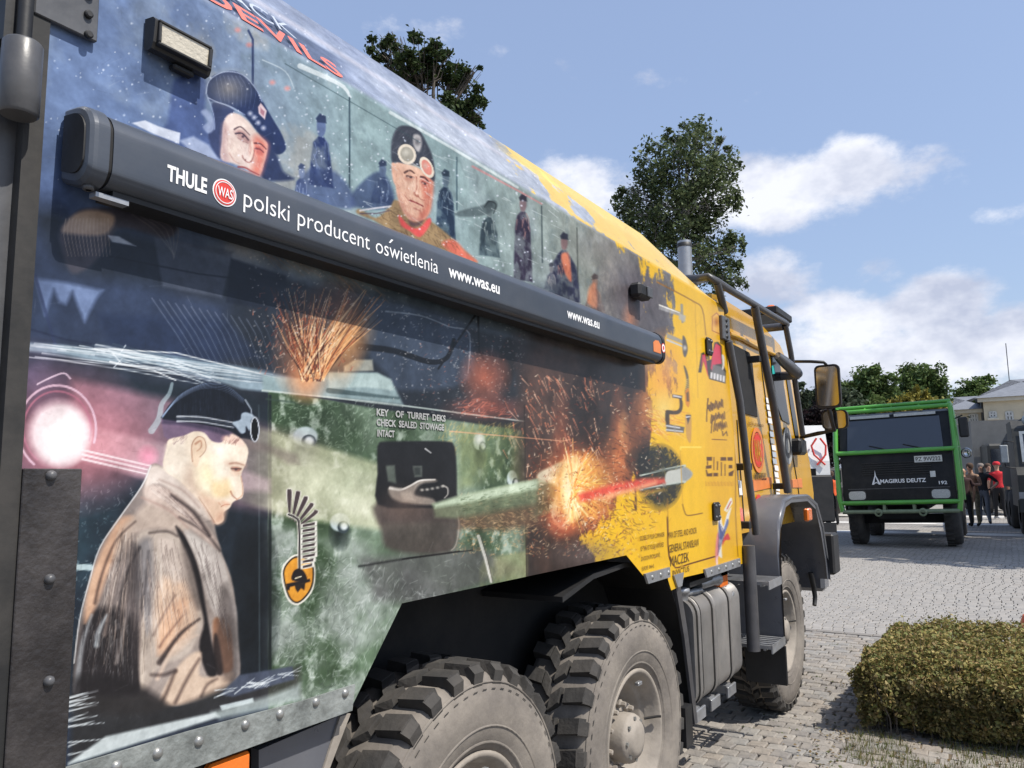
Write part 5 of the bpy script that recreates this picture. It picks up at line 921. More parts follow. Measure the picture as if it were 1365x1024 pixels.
# ------------------------------------------------------------------ fuel tank
x0, x1 = at(926, 860, 1.37).x, at(989, 860, 1.37).x; z1, z0 = at(960, 785, 1.37).z, at(960, 925, 1.37).z
def rrect(y0, y1, z0, z1, r, n=6):
    out = []
    for (cy, cz, s) in ((y1-r, z1-r, 0), (y0+r, z1-r, 90), (y0+r, z0+r, 180), (y1-r, z0+r, 270)):
        out += [(cy+r*math.cos(R(s+90*i/n)), cz+r*math.sin(R(s+90*i/n))) for i in range(n+1)]
    return out
b = MB(); b.prism(rrect(1.372, 1.85, z0, z1, .085), 0, x0, x1, True); TK = b.build('fuel_tank', 'tank_paint', TRUCK)
for p_ in TK.data.polygons[:2]: p_.use_smooth = False
for t in (.06, .36, .72):
    X = x0+(x1-x0)*t; b = MB(); o_, i_ = rrect(1.365, 1.856, z0-.007, z1+.007, .092), rrect(1.3725, 1.85, z0, z1, .085); b.prism(o_, 0, X, X+.055 if t > .1 else X+.04, True); b.build('tank_band', 'tank_paint', TK)
    for e in (-.006, .058): MB().prism(rrect(1.369, 1.853, z0-.003, z1+.003, .088), 0, X+e, X+e+.006, True).build('band_edge', 'rubber_seal', TK)
    b = MB(); b.box(X-.01, X+.07, 1.40, 1.80, z0-.05, z0-.008); b.box(X-.02, X+.12, 1.385, 1.399, z0-.07, z0-.012, .003); b.build('tank_bracket', 'galvanised', TK)
b = MB(); b.lathe([(.05, 0), (.05, .035), (.058, .036), (.058, .058), (.04, .064), (0, .064)], (x0+.04, 1.46, z1-.012), 'z', 20); b.build('filler_cap', 'galvanised', TK)
b = MB(); b.box(x0+.05, x1-.1, 1.40, 1.75, z1+.05, z1+.075); b.box(x0+.0, x1, 1.78, 1.80, z1-.3, 1.09); b.build('tray', 'black', TRUCK)
b = MB(); a = at(968, 770, 1.40); b.box(a.x-.09, a.x+.035, 1.40, 1.46, a.z-.05, a.z+.05, .008); b.build('side_marker', 'amber_lens', TRUCK)
b = MB(); b.tube([(a.x-.35, 1.45, a.z), (a.x-.16, 1.42, a.z+.01), (a.x-.10, 1.42, a.z)], .035, 10); b.tube([(a.x-.8, 1.5, a.z+.02), (a.x-.55, 1.44, a.z-.02), (a.x-.35, 1.43, a.z-.03)], .016, 8); b.tube([(a.x+.0, 1.39, a.z-.12), (a.x+.04, 1.38, a.z-.09), (a.x+.09, 1.40, a.z-.11)], .012, 8); b.build('air_line', 'galvanised', TRUCK)
# ------------------------------------------------------------------ cab
YC = 1.44
cabp = [(4.62, 1.24), (7.05, 1.24), (7.10, 1.45), (7.02, 1.72), (6.42, 2.52), (6.20, 2.64), (5.55, 2.735), (4.62, 2.74)]
b = MB(); NW = .10
prof_c = [(YC, 1.24), (YC, 1.75), (YC+.015, 2.30), (YC+.07, 2.62), (YC+.16, 2.74)]
# rounded shell: ring of the side profile at several depths
ring = lambda y, s: [Vector((5.85+(x-5.85)*s, y, 1.9+(z-1.9)*s)) for x, z in cabp]
yy = [(YC, .985), (YC+.03, .998), (YC+.10, 1.0), (2.55, 1.01), (3.60, 1.0), (3.66, .985)]
rings = [ring(*q) for q in yy]; n_ = len(cabp)
for i in range(len(rings)-1):
    b.add(rings[i]+rings[i+1], [(k_, (k_+1) % n_, n_+(k_+1) % n_, n_+k_) for k_ in range(n_)])
b.add(rings[0], [tuple(range(n_))]); b.add(rings[-1], [tuple(range(n_))[::-1]])
CAB = b.build('cab', 'yellow_paint', TRUCK)
YG = YC-.004
def side_poly(name, pts, m, y0, y1, parent, tr=None):
    q = [at(x, y, y0) for x, y in pts]; b = MB(); b.prism([(v.x, v.z) for v in q], 1, y0, y1); return b.build(name, m, parent)
# doors, windows, seams
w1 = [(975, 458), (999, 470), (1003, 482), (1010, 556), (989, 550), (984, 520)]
side_poly('door_window', w1, 'flat_black', YC-.008, YC+.002, CAB)  # open window: black sheet stands for the unlit cab interior
w2 = [(1028, 474), (1039, 482), (1046, 520), (1053, 566), (1043, 560), (1036, 540), (1030, 500)]
side_poly('door_window', w2, 'dark_glass', YC-.008, YC+.002, CAB)
side_poly('window_sticker', [(1029, 488), (1032, 487), (1033.5, 498), (1030, 499)], 'teal', YC-.012, YC-.009, CAB)
w3 = [(1048, 500), (1053, 505), (1062, 560), (1066, 590), (1061, 585), (1055, 548)]
side_poly('quarter_window', w3, 'dark_glass', YC-.007, YC+.002, CAB)
b = MB()
for pts in ([(1013, 470), (1016, 500), (1024, 560), (1030, 620), (1034, 668)], [(982, 560), (986, 620), (992, 700)], [(1055, 600), (1062, 640), (1066, 668)]):
    b = MB(); b.tube([at(x, y, YC-.001) for x, y in pts], .006, 6); b.build('door_seam', 'rubber_seal', CAB)
b = MB()
for pts in ([(972, 445), (990, 452), (1008, 462), (1022, 468), (1034, 474)],): b.tube([at(x, y, YC-.012) for x, y in pts], .016, 8)
b.build('drip_rail', 'yellow_paint', CAB)
b = MB(); pts = [(1004, 640), (1029, 636), (1029, 650), (1005, 655)]; side_poly('swage_line', pts, 'print_orange', YC-.006, YC+.001, CAB); side_poly('swage_line', [(1053, 640), (1069, 638), (1070, 650), (1053, 650)], 'print_orange', YC-.006, YC+.001, CAB)
# red round logo and words on the rear door
def disc(cx, cy, r, m, y, parent, name, r0=0.0, sx=1.0):
    c_ = at(cx, cy, y); b = MB(); n = 32; vs = []
    for rr_ in (r0, r): vs += [(c_.x+rr_*math.cos(2*math.pi*k_/n)*sx, y, c_.z+rr_*math.sin(2*math.pi*k_/n)) for k_ in range(n)]
    b.add(vs, [(k_, (k_+1) % n, n+(k_+1) % n, n+k_) for k_ in range(n)]); return b.build(name, m, parent)
lg = disc(1010.5, 600, .155, 'print_orange', YC-.009, CAB, 'door_logo', .125); disc(1010.5, 600, .105, 'print_red', YC-.009, CAB, 'door_logo'); disc(1010.5, 600, .118, 'print_red', YC-.0085, CAB, 'door_logo', .108)
c_ = at(1010.5, 600, YC-.011); text('WAS', 'door_logo', MATS['yellow_paint'], CAB, frame_mat((c_.x-.085, YC-.011, c_.z-.075), (1, 0, 0), (0, 0, 1)), .17, .15, .012)
text('www.was.eu', 'lettering', MATS['print_black'], CAB, frame_mat(at(1006, 640, YC-.009), (1, 0, 0), (0, 0, 1)), .30, .075, .01)
text('polski producent', 'lettering', MATS['print_brown'], CAB, frame_mat(at(998, 566, YC-.009), (1, 0, 0), (0, 0, 1)), .38, .03, 0)
disc(1012, 676, .085, 'print_red', YC-.009, CAB, 'round_sticker'); disc(1012, 680, .055, 'print_white', YC-.011, CAB, 'round_sticker')
disc(1050.5, 594, .145, 'print_grey', YC-.009, CAB, 'round_sticker'); disc(1050.5, 594, .10, 'tube_grey', YC-.011, CAB, 'round_sticker', .06)
rr_ = random.Random(3)
for i in range(15):
    x = 1021.5+i*1.0+rr_.uniform(-1, 1); y = 530+i*9; m = rr_.choice(['print_white', 'print_pale', 'print_salmon', 'print_grey', 'print_white'])
    side_poly('name_sticker', [(x, y), (x+5, y+1), (x+6, y+8), (x+1, y+7)], m, YC-.010, YC-.0085, CAB)
side_poly('flag_sticker', [(984, 640), (988, 641), (990, 660), (986, 660)], 'print_white', YC-.010, YC-.008, CAB); side_poly('flag_sticker', [(985, 676), (990, 678), (992, 704), (987, 704)], 'print_salmon', YC-.010, YC-.008, CAB)
# windscreen and front
b = MB(); p0, p1 = Vector((7.02, 0, 1.76)), Vector((6.44, 0, 2.50)); n_w = Vector((.74, 0, .58)).normalized()*.012
b.add([(p0.x+n_w.x, YC+.12, p0.z+n_w.z), (p0.x+n_w.x, 3.5, p0.z+n_w.z), (p1.x+n_w.x, 3.48, p1.z+n_w.z), (p1.x+n_w.x, YC+.14, p1.z+n_w.z)], [(0, 1, 2, 3)]); b.build('windscreen', 'dark_glass', CAB)
b = MB(); b.box(7.08, 7.30, 1.40, 3.7, .62, 1.0, .03); b.build('bumper', 'fender_grey', TRUCK)
# grey sun visor above the windscreen
v0, v1 = at(1036, 474, 1.40), at(1065, 500, 1.30)
b = MB(); b.tube([v0, v0.lerp(v1, .3), v0.lerp(v1, .85), v1], [.03, .042, .045, .035], 14); b.tube([v1, (v1.x+.05, 2.4, v1.z+.03), (v1.x+.02, 3.6, v1.z)], .035, 12); b.build('sun_visor', 'fender_grey', CAB)
# ------------------------------------------------------------------ front wing, steps
bf = MB(); yo, yi = 1.235, 1.80
fr = [(5.02, .60), (5.03, 1.10), (5.08, 1.32), (5.24, 1.45), (5.45, 1.475), (5.95, 1.47), (6.22, 1.40), (6.40, 1.22), (6.50, .95), (6.53, .80)]
inn = [(x+.02*(1 if i < 4 else (0 if i < 6 else -1)), z-(.02 if 1 < i < 8 else 0)) for i, (x, z) in enumerate(fr)]
rws = [[Vector((x, yo+.02, z-.025 if 1 < i < 8 else z)) for i, (x, z) in enumerate(fr)], [Vector((x, yo+.006, z-.008)) for x, z in fr], [Vector((x, yo+.03, z)) for x, z in fr], [Vector((x, yi, z+.01)) for x, z in fr]]
bf.grid(rws); bf.grid([[Vector((x, yo+.02, z)) for x, z in inn], [Vector((x, yi, z)) for x, z in inn]])
lip = [(x+(.05 if i < 4 else (-.05 if i > 6 else 0)), z-(.05 if 1 < i < 8 else 0)) for i, (x, z) in enumerate(fr)]
bf.grid([[Vector((x, yo+.02, z)) for x, z in fr], [Vector((x, yo+.021, z)) for x, z in lip]])
FW = bf.build('front_wing', 'fender_grey', TRUCK)
b = MB(); a = at(1073, 686, 1.24); b.box(a.x-.07, a.x+.05, 1.20, 1.236, a.z-.045, a.z+.045, .01); b.build('side_repeater', 'amber_lens', FW)
a, c_ = crs(1060, 858, 5.03), crs(1064, 895, 5.03); c2 = crs(993, 858, 5.03)
b = MB(); b.box(5.02, 5.05, yo+.01, c2.y, .33, .56); b.build('mud_flap', 'black', FW); b = MB(); b.box(5.005, 5.06, yo+.01, c2.y, .565, .60, .004); b.build('flap_clamp', 'dark_steel', FW)
b = MB(); a = at(1102, 800, 1.30); b.tube([(6.44, 1.37, .85), (6.47, 1.36, .74), (6.50, 1.36, .66), (6.46, 1.36, .60)], [.022, .020, .018, .016], 10); b.build('tie_rod', 'black', TRUCK)
b = MB(); b.box(6.62, 6.85, 1.22, 1.42, .82, 1.14, .015); b.build('step_box', 'black', TRUCK)
s0, s1 = at(996, 700, 1.33), at(1004, 868, 1.33)
b = MB(); b.tube([(s0.x, 1.33, 1.20), (s0.x, 1.33, s1.z)], .038, 14); b.build('step_post', 'tube_grey', TRUCK)
for (pl, pr, nm) in (((1001, 779), (1022, 768), 1), ((1008, 858), (1040, 842), 2)):
    a, c_ = at(*pl, 1.33), at(*pr, 1.33); z_ = (a.z+c_.z)/2+.01; b = MB(); X0, X1 = s0.x+.04, s0.x+.34
    for k_ in range(6): b.box(X0+k_*.052, X0+k_*.052+.026, 1.24, 1.56, z_-.02, z_)
    b.box(X0, X1, 1.232, 1.239, z_-.045, z_+.003); b.box(X0, X1, 1.561, 1.568, z_-.045, z_+.003)
    for k_ in range(4): b.box(X0, X1, 1.27+k_*.075, 1.285+k_*.075, z_-.030, z_-.021)
    b.build('step', 'galvanised', TRUCK)
b = MB(); b.box(4.60, 5.02, 1.60, 1.62, .50, 1.23); b.build('step_back_panel', 'flat_black', TRUCK)
# ------------------------------------------------------------------ roll cage, stack, mirrors, beacon
def T_(x, y, Y=1.34): return at(x, y, Y)
CG = bpy.data.objects.new('roll_cage', None); col.objects.link(CG); CG.parent = TRUCK; CG['o'] = tuple(TRUCK['o']); CG.empty_display_size = .1
def cage(pts, r=.022): b = MB(); b.tube(pts, r, 12); b.build('tube', 'tube_grey', CG)
rear_in = T_(927, 373, 1.42); f3 = T_(1049, 433)
cage([(rear_in.x+.25, 3.5, rear_in.z+.25), (rear_in.x+.12, 2.2, rear_in.z+.14), T_(930, 371, 1.45), T_(944, 369, 1.36), T_(955, 375), T_(975, 388), T_(1007, 407), T_(1030, 421), T_(1046, 430), f3])
cage([T_(956, 378), T_(962, 400), T_(966, 415, 1.38)])
cage([T_(1006, 409), T_(1018, 473), T_(1031, 540), T_(1042, 605), T_(1050, 656)], .027)
cage([T_(1047, 434), T_(1054, 470), T_(1062, 525), T_(1070, 580)], .021)
cage([T_(971, 455), T_(986, 535), T_(998, 640), T_(1008, 712)], .023)
cage([f3+Vector((-.05, .02, -.02)), f3+Vector((-.05, 2.2, .0))], .03)
for (x, y) in ((1016, 478), (1004, 640 - 18), (1050, 648), (1003, 700)):
    a = T_(x, y); MB().box(a.x-.022, a.x+.022, 1.35, YC+.02, a.z-.022, a.z+.022, .005).build('clamp', 'black', CG)
a, c_ = at(962, 420, 1.345), at(970, 455, 1.345)
b = MB(); b.box(a.x-.01, a.x+.13, 1.338, 1.362, c_.z, a.z, .005); HP = b.build('hinge_plate', 'dark_steel', TRUCK)
for i in range(4): MB().lathe([(.014, 0), (.010, -.007), (0, -.007)], (a.x+.06, 1.338, c_.z+(a.z-c_.z)*(.15+.23*i)), 'y', 8).build('bolt', 'black', HP)
a, c_ = at(912, 322, 2.05), at(912, 372, 2.05); rs = 9.2/FPX*Vector(_F).dot(a-Vector((0, 0, CAM_H)))
b = MB(); b.tube([(a.x, 2.05, 1.4), (a.x, 2.05, a.z-.02), (a.x, 2.05, a.z)], [rs, rs, rs*.96], 20); ST = b.build('exhaust_stack', 'stack_metal', TRUCK)
b = MB(); b.lathe([(rs*1.06, -.05), (rs*1.06, -.02), (rs*1.0, -.018)], (a.x, 2.05, a.z), 'z', 20); b.lathe([(rs*.9, .002), (0, .002)], (a.x, 2.05, a.z), 'z', 20); b.build('stack_clamp', 'black', ST)
a = at(1028, 413, 1.75); b = MB(); b.lathe([(.05, 0), (.055, .02), (.05, .07), (.03, .09), (0, .095)], (a.x, 1.75, a.z-.05), 'z', 16); b.build('beacon', 'amber_lens', TRUCK); b = MB(); b.box(a.x-.4, a.x+.15, 1.6, 2.2, a.z-.12, a.z-.051, .01); b.build('light_bar_mount', 'black', TRUCK)
def mirror(pl, pr, pt, pb, Y, name):
    # glass faces back along the truck and a little outwards
    c_ = at((pl+pr)/2, (pt+pb)/2, Y); wpx = (pr-pl)/FPX*(Vector(_F).dot(c_-Vector((0, 0, CAM_H)))); h = (at((pl+pr)/2, pt, Y).z-at((pl+pr)/2, pb, Y).z)
    rt = Vector((-.06, -1, 0)).normalized(); n = Vector((-1, .06, 0)).normalized(); w = wpx/abs(rt.dot(Vector(_R)))
    M = Matrix(((rt.x, 0, n.x, c_.x), (rt.y, 0, n.y, c_.y), (0, 1, 0, c_.z), (0, 0, 0, 1)))
    def rr(w_, h_, r_, z_): 
        out = []
        for (sx, sy, s) in ((1, 1, 0), (-1, 1, 90), (-1, -1, 180), (1, -1, 270)): out += [M @ Vector((sx*(w_/2-r_)+r_*math.cos(R(s+30*i)), sy*(h_/2-r_)+r_*math.sin(R(s+30*i)), z_)) for i in range(4)]
        return out
    b = MB(); A, B, Cc = rr(w, h, w*.2, 0), rr(w*1.0, h, w*.2, -.03), rr(w*.75, h*.85, w*.15, -.09); n16 = 16
    for u, w_ in ((A, B), (B, Cc)): b.add(u+w_, [(k_, (k_+1) % n16, n16+(k_+1) % n16, n16+k_) for k_ in range(n16)], True)
    b.add(Cc, [tuple(range(n16))[::-1]]); b.add(A, [tuple(range(n16))]); o = b.build(name, 'black', TRUCK)
    b = MB(); b.add(rr(w*.84, h*.90, w*.16, .003), [tuple(range(n16))]); b.build('mirror_glass', 'mirror_glass', o); return c_, h
ma, mh = mirror(1090, 1116, 487, 543, 1.10, 'wing_mirror'); mb_, mh2 = mirror(1099, 1126, 547, 572, 1.08, 'wide_angle_mirror')
b = MB(); top_ = ma+Vector((0, 0, mh/2)); b.tube([T_(1058, 482, 1.36), at(1080, 482, 1.20), at(1098, 483, 1.10), top_], .012, 8); b.build('mirror_arm', 'black', TRUCK); b = MB(); b.tube([at(1068, 583, 1.42), at(1090, 578, 1.20), at(1112, 574, 1.08), ma-Vector((0, 0, mh/2+.01))], .016, 8); b.tube([at(1112, 574, 1.08), mb_-Vector((0, 0, mh2/2))], .012, 8); b.build('mirror_arm', 'black', TRUCK)
b = MB(); a = at(1065, 590, 1.40); b.box(a.x-.12, a.x+.10, 1.36, YC+.01, a.z-.10, a.z+.03, .02); b.build('mirror_bracket', 'black', TRUCK)
# ------------------------------------------------------------------ ground
mat('mortar', (.15, .135, .115), .95, 0, .3, 5, .4, 40)
def ground_mat():
    m = bpy.data.materials.new('road_setts'); m.use_nodes = True; t = m.node_tree; n = t.nodes; l = t.links; p = n['Principled BSDF']; p.inputs['Roughness'].default_value = .85
    g = n.new('ShaderNodeNewGeometry'); vo = n.new('ShaderNodeTexVoronoi'); vo.inputs['Scale'].default_value = 9.5; vo.inputs['Randomness'].default_value = .45; l.new(g.outputs['Position'], vo.inputs['Vector'])
    ve = n.new('ShaderNodeTexVoronoi'); ve.feature = 'DISTANCE_TO_EDGE'; ve.inputs['Scale'].default_value = 9.5; ve.inputs['Randomness'].default_value = .45; l.new(g.outputs['Position'], ve.inputs['Vector'])
    ns = n.new('ShaderNodeTexNoise'); ns.inputs['Scale'].default_value = .55; ns.inputs['Detail'].default_value = 6; l.new(g.outputs['Position'], ns.inputs['Vector'])
    r1 = n.new('ShaderNodeValToRGB'); r1.color_ramp.elements[0].color = (.25, .235, .215, 1); r1.color_ramp.elements[1].color = (.33, .312, .29, 1); l.new(vo.outputs['Color'], r1.inputs[0])
    r2 = n.new('ShaderNodeValToRGB'); r2.color_ramp.elements[0].position = .02; r2.color_ramp.elements[0].color = (.55, .53, .5, 1); r2.color_ramp.elements[1].position = .09; r2.color_ramp.elements[1].color = (1, 1, 1, 1); l.new(ve.outputs['Distance'], r2.inputs[0])
    r3 = n.new('ShaderNodeValToRGB'); r3.color_ramp.elements[0].position = .35; r3.color_ramp.elements[0].color = (.78, .77, .76, 1); r3.color_ramp.elements[1].position = .65; r3.color_ramp.elements[1].color = (1.1, 1.09, 1.07, 1); l.new(ns.outputs['Fac'], r3.inputs[0])
    a = n.new('ShaderNodeMix'); a.data_type = 'RGBA'; a.blend_type = 'MULTIPLY'; a.inputs[0].default_value = 1; l.new(r1.outputs[0], a.inputs[6]); l.new(r2.outputs[0], a.inputs[7])
    b = n.new('ShaderNodeMix'); b.data_type = 'RGBA'; b.blend_type = 'MULTIPLY'; b.inputs[0].default_value = 1; l.new(a.outputs[2], b.inputs[6]); l.new(r3.outputs[0], b.inputs[7]); l.new(b.outputs[2], p.inputs['Base Color'])
    bp = n.new('ShaderNodeBump'); bp.inputs['Strength'].default_value = .5; bp.inputs['Distance'].default_value = .02; l.new(r2.outputs[0], bp.inputs['Height']); l.new(bp.outputs[0], p.inputs['Normal'])
    return m
GM = ground_mat(); MATS['road_setts'] = GM
b = MB(); b.add([(-60, -300, -.03), (600, -300, -.03), (600, 300, -.03), (-60, 300, -.03)], [(0, 1, 2, 3)]); g = b.build('ground', mat('earth', (.22, .20, .17), .95, 0, .25, .8, .3, 8)); tag(g, None, None, kind='structure')
b = MB(); b.add([(16.6, -60, -.006), (70, -60, -.006), (70, 60, -.006), (16.6, 60, -.006)], [(0, 1, 2, 3)]); g = b.build('road', GM); tag(g, None, None, kind='structure')
b = MB(); b.add([(-20, -40, -.02), (16.6, -40, -.02), (16.6, 40, -.02), (-20, 40, -.02)], [(0, 1, 2, 3)]); PAVE = b.build('pavement', 'mortar'); tag(PAVE, None, None, kind='structure')
for i, c_ in enumerate([(.255, .232, .205), (.225, .206, .185), (.28, .258, .23), (.20, .184, .168), (.25, .22, .188), (.235, .224, .208)]): mat('sett_%d' % i, c_, .85, 0, .22, 14, .5, 70, dirt=(.24, .21, .17), dirt_amt=.35)
def sett_mesh(k, sx=.108, sy=.108):
    r = random.Random(k); b = MB(); t = .022; q = lambda a: a*r.uniform(.93, 1.03)
    lo = [(-q(sx)/2, -q(sy)/2), (q(sx)/2, -q(sy)/2), (q(sx)/2, q(sy)/2), (-q(sx)/2, q(sy)/2)]
    vs = [(x, y, -.025) for x, y in lo]+[(x*.99, y*.99, -.004+r.uniform(-.002, .002)) for x, y in lo]+[(x*.88, y*.88, .003+r.uniform(-.002, .002)) for x, y in lo]+[(0, 0, .004)]
    b.add(vs, [(i, (i+1) % 4, 4+(i+1) % 4, 4+i) for i in range(4)]+[(4+i, 4+(i+1) % 4, 8+(i+1) % 4, 8+i) for i in range(4)]+[(8+i, 8+(i+1) % 4, 12) for i in range(4)], False)
    return b
var = []
for k in range(12):
    o = sett_mesh(k).build('sett', 'sett_%d' % (k % 6)); var.append(o.data); bpy.data.objects.remove(o)
PT = .111; cells = []
for i in range(0, int((8.62-3.4)/PT)):
    for j in range(0, int((2.6+.2)/PT)):
        cells.append((3.45+i*PT, -.2+(j+.5*(i % 2))*PT))
def seen(x, y):
    d = np.array([x, y, -CAM_H]); z = d@_F; px = 682.5+FPX*(d@_R)/z; py = 512-FPX*(d@_U)/z
    return (895 < px < 1150 and 845 < py < 1030), z
vis = sorted([(seen(*c_)[1], c_) for c_ in cells if seen(*c_)[0]])[:300]; vset = set(c_ for _, c_ in vis)
rs_ = random.Random(5); ZS = 1; far_b = {k: MB() for k in range(6)}
def put_far(x, y, sx, sy, bk):
    k = rs_.randrange(12); bb = far_b[bk]; me_ = var[k]; a = rs_.uniform(-.05, .05); ca_, sa = math.cos(a), math.sin(a); z_ = rs_.uniform(-.004, .003)*ZS
    bb.add([((v_.co.x*ca_-v_.co.y*sa)*sx+x, (v_.co.x*sa+v_.co.y*ca_)*sy+y, (v_.co.z if ZS == 1 or v_.co.z < -.02 else v_.co.z*.45)+z_) for v_ in me_.vertices], [tuple(p_.vertices) for p_ in me_.polygons], False)
for c_ in cells:
    jx, jy = rs_.uniform(-.006, .006), rs_.uniform(-.006, .006)
    if c_ in vset:
        o = bpy.data.objects.new('sett', rs_.choice(var)); col.objects.link(o); o.parent = PAVE; o.location = (c_[0]+jx, c_[1]+jy, rs_.uniform(-.004, .003)); o.rotation_euler = (rs_.uniform(-.03, .03), rs_.uniform(-.03, .03), rs_.uniform(-.06, .06)+rs_.choice((0, math.pi/2, math.pi)))
    else: put_far(c_[0]+jx, c_[1]+jy, 1, 1, rs_.randrange(6))
for k in range(6): far_b[k].build('far_setts', 'sett_%d' % k, PAVE)['kind'] = 'stuff'
ZS = .4; far_b = {k: MB() for k in range(6)}; x = 8.80
while x < 16.6:
    pt = .105 if x < 11 else .125; y = -.9+rs_.uniform(0, .1)
    while y < 2.0+x*.27: put_far(x, y, pt/.114, pt/.114, min(5, int(abs(rs_.gauss(0, 2))))); y += pt
    x += pt
for k, c_ in enumerate([(.28, .262, .24), (.262, .247, .228), (.292, .275, .253), (.25, .237, .222), (.272, .25, .225), (.263, .254, .24)]): mat('road_sett_%d' % k, c_, .85, 0, .15, 14, .3, 70, dirt=(.26, .24, .21), dirt_amt=.3); far_b[k].build('road_setts', 'road_sett_%d' % k, PAVE)['kind'] = 'stuff'
for i in range(16):
    y = -.6+i*.27; b = MB(); b.box(8.645, 8.735, y, y+.262, -.03, .004, .004); b.build('kerb_stone', 'sett_3', PAVE)
# pale strips painted as sunlit ground between tree shadows on the far square
mat('sunlit_ground_paint', (.58, .56, .52), .8, 0, .15, 3, .2)
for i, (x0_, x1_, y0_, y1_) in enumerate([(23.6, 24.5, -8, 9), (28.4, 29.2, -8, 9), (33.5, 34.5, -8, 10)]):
    b = MB(); b.add([(x0_, y0_, -.002), (x1_, y0_, -.002), (x1_+.4, y1_, -.002), (x0_+.4, y1_, -.002)], [(0, 1, 2, 3)]); tag(b.build('sunlit_strip', 'sunlit_ground_paint'), None, None, kind='structure')
# ------------------------------------------------------------------ leaves
def leaves(name, pts, size, cols, parent=None, m=None, up=.35, seed=1, off=(0, 0, 0), aspect=.62, kind=None):
    r = np.random.default_rng(seed); n = len(pts); nn = r.normal(size=(n, 3))*.8; nn[:, 2] += up*2.4; nn /= np.linalg.norm(nn, axis=1)[:, None]
    d = r.normal(size=(n, 3)); d -= (d*nn).sum(1)[:, None]*nn; d /= np.linalg.norm(d, axis=1)[:, None]; e = np.cross(nn, d); s = size*r.uniform(.55, 1.45, n)[:, None]
    nrm_ = nn; P = np.asarray(pts)-np.asarray(off)
    v = np.stack([P-d*s*.5, P+e*s*aspect*.5-d*s*.05+nrm_*s*.10, P+d*s*.5, P-e*s*aspect*.5-d*s*.05+nrm_*s*.10], 1).reshape(-1, 3)
    me_ = bpy.data.meshes.new(name); me_.vertices.add(n*4); me_.vertices.foreach_set('co', v.astype(np.float32).ravel()); me_.loops.add(n*4); me_.polygons.add(n)
    me_.loops.foreach_set('vertex_index', np.arange(n*4, dtype=np.int32)); me_.polygons.foreach_set('loop_start', np.arange(n, dtype=np.int32)*4); me_.update(calc_edges=True)
    c = np.array(cols)[r.integers(0, len(cols), n)]*r.uniform(.7, 1.3, (n, 1)); c = np.concatenate([c, np.ones((n, 1))], 1)
    ca_ = me_.color_attributes.new('Col', 'FLOAT_COLOR', 'POINT'); ca_.data.foreach_set('color', np.repeat(c, 4, 0).astype(np.float32).ravel())
    me_.materials.append(MATS['leaf']); o = bpy.data.objects.new(name, me_); col.objects.link(o)
    if parent is not None: o.parent = parent
    if kind: o['kind'] = kind
    return o
attr_mat('leaf', rough=.6, var=.1, scale=3, transl=.25, spec=.2)
mat('bark', (.09, .075, .06), .9, 0, .35, 6, .6, 30); mat('birch_bark', (.42, .40, .37), .8, 0, .4, 5, .4, 20, dirt=(.04, .035, .03), dirt_amt=.9)
def lift(x, y, depth): return Vector((0, 0, CAM_H))+Vector(pix_ray(x, y))*depth
def tree(name, label, depth, trunk_px, blobs, nleaf, size, cols, bark='bark', seed=1, group=None, twigs=10, fill=.5, tr=.18, clump=.0, cat='tree'):
    r = np.random.default_rng(seed); base = lift(trunk_px, 640, depth); base.z = 0
    root = empty(name, base, label, cat, group); k = depth/FPX; rv, uv, fv = Vector(_R0), Vector((0, 0, 1)), Vector((math.cos(YAW), math.sin(YAW), 0))
    tot = sum(b_[2]*b_[3] for b_ in blobs); pts = []; cs = []
    for (x, y, rx, ry) in blobs:
        c0 = lift(x, y, depth+r.uniform(-.35, .35)*rx*k); cs.append((c0, rx*k)); n = int(nleaf*rx*ry/tot)
        d = r.normal(size=(n, 3)); d /= np.linalg.norm(d, axis=1)[:, None]; rad = r.random(n)**fill
        q = d*rad[:, None]
        if clump:   # gather leaves round twig tips so that gaps open
            nc = max(4, n//70); tips = r.normal(size=(nc, 3)); tips /= np.linalg.norm(tips, axis=1)[:, None]; tips *= (r.random(nc)**.45)[:, None]; q = tips[r.integers(0, nc, n)]+r.normal(size=(n, 3))*clump
        W_ = np.outer(q[:, 0]*rx*k, rv)+np.outer(q[:, 1]*rx*k, fv)+np.outer(q[:, 2]*ry*k, uv); pts.append(W_+np.array(c0))
    pts = np.concatenate(pts); pts = pts[pts[:, 2] > .3]
    leaves('crown', pts, size, cols, root, seed=seed, off=base)
    topz = max(c_.z for c_, _ in cs); b = MB(); mid = sum((c_ for c_, _ in cs), Vector())/len(cs); t0 = Vector((base.x, base.y, topz*.42)).lerp(Vector((mid.x, mid.y, topz*.42)), .4)
    t1 = Vector((mid.x, mid.y, topz*.80)); b.tube([base-Vector((0, 0, .1)), base.lerp(t0, .5)+Vector((.05, .03, 0)), t0, t0.lerp(t1, .55)+Vector((.1, -.1, 0)), t1], [tr, tr*.8, tr*.62, tr*.4, tr*.1], 9); b.build('trunk', bark, root)
    rr_ = random.Random(seed); b = MB()
    for c_, rad in cs:
        s = t0.lerp(t1, min(1, max(0, (c_.z-rad*.6-t0.z)/(t1.z-t0.z+1e-6)))); m_ = s.lerp(c_, .5)+Vector((rr_.uniform(-.1, .1), rr_.uniform(-.1, .1), .12*rad)); b.tube([s, m_, c_], [tr*.34, tr*.22, tr*.12], 6)
        for _ in range(twigs):
            v_ = Vector((rr_.gauss(0, 1), rr_.gauss(0, 1), rr_.gauss(.3, .8))).normalized()*rad*rr_.uniform(.6, .95); st_ = m_.lerp(c_, rr_.random()); b.tube([st_, st_+v_*.5+Vector((rr_.uniform(-.05, .05), 0, .04)), c_+v_], [tr*.10, tr*.07, tr*.03], 4, False)
    b.build('limbs', bark, root)
    return root
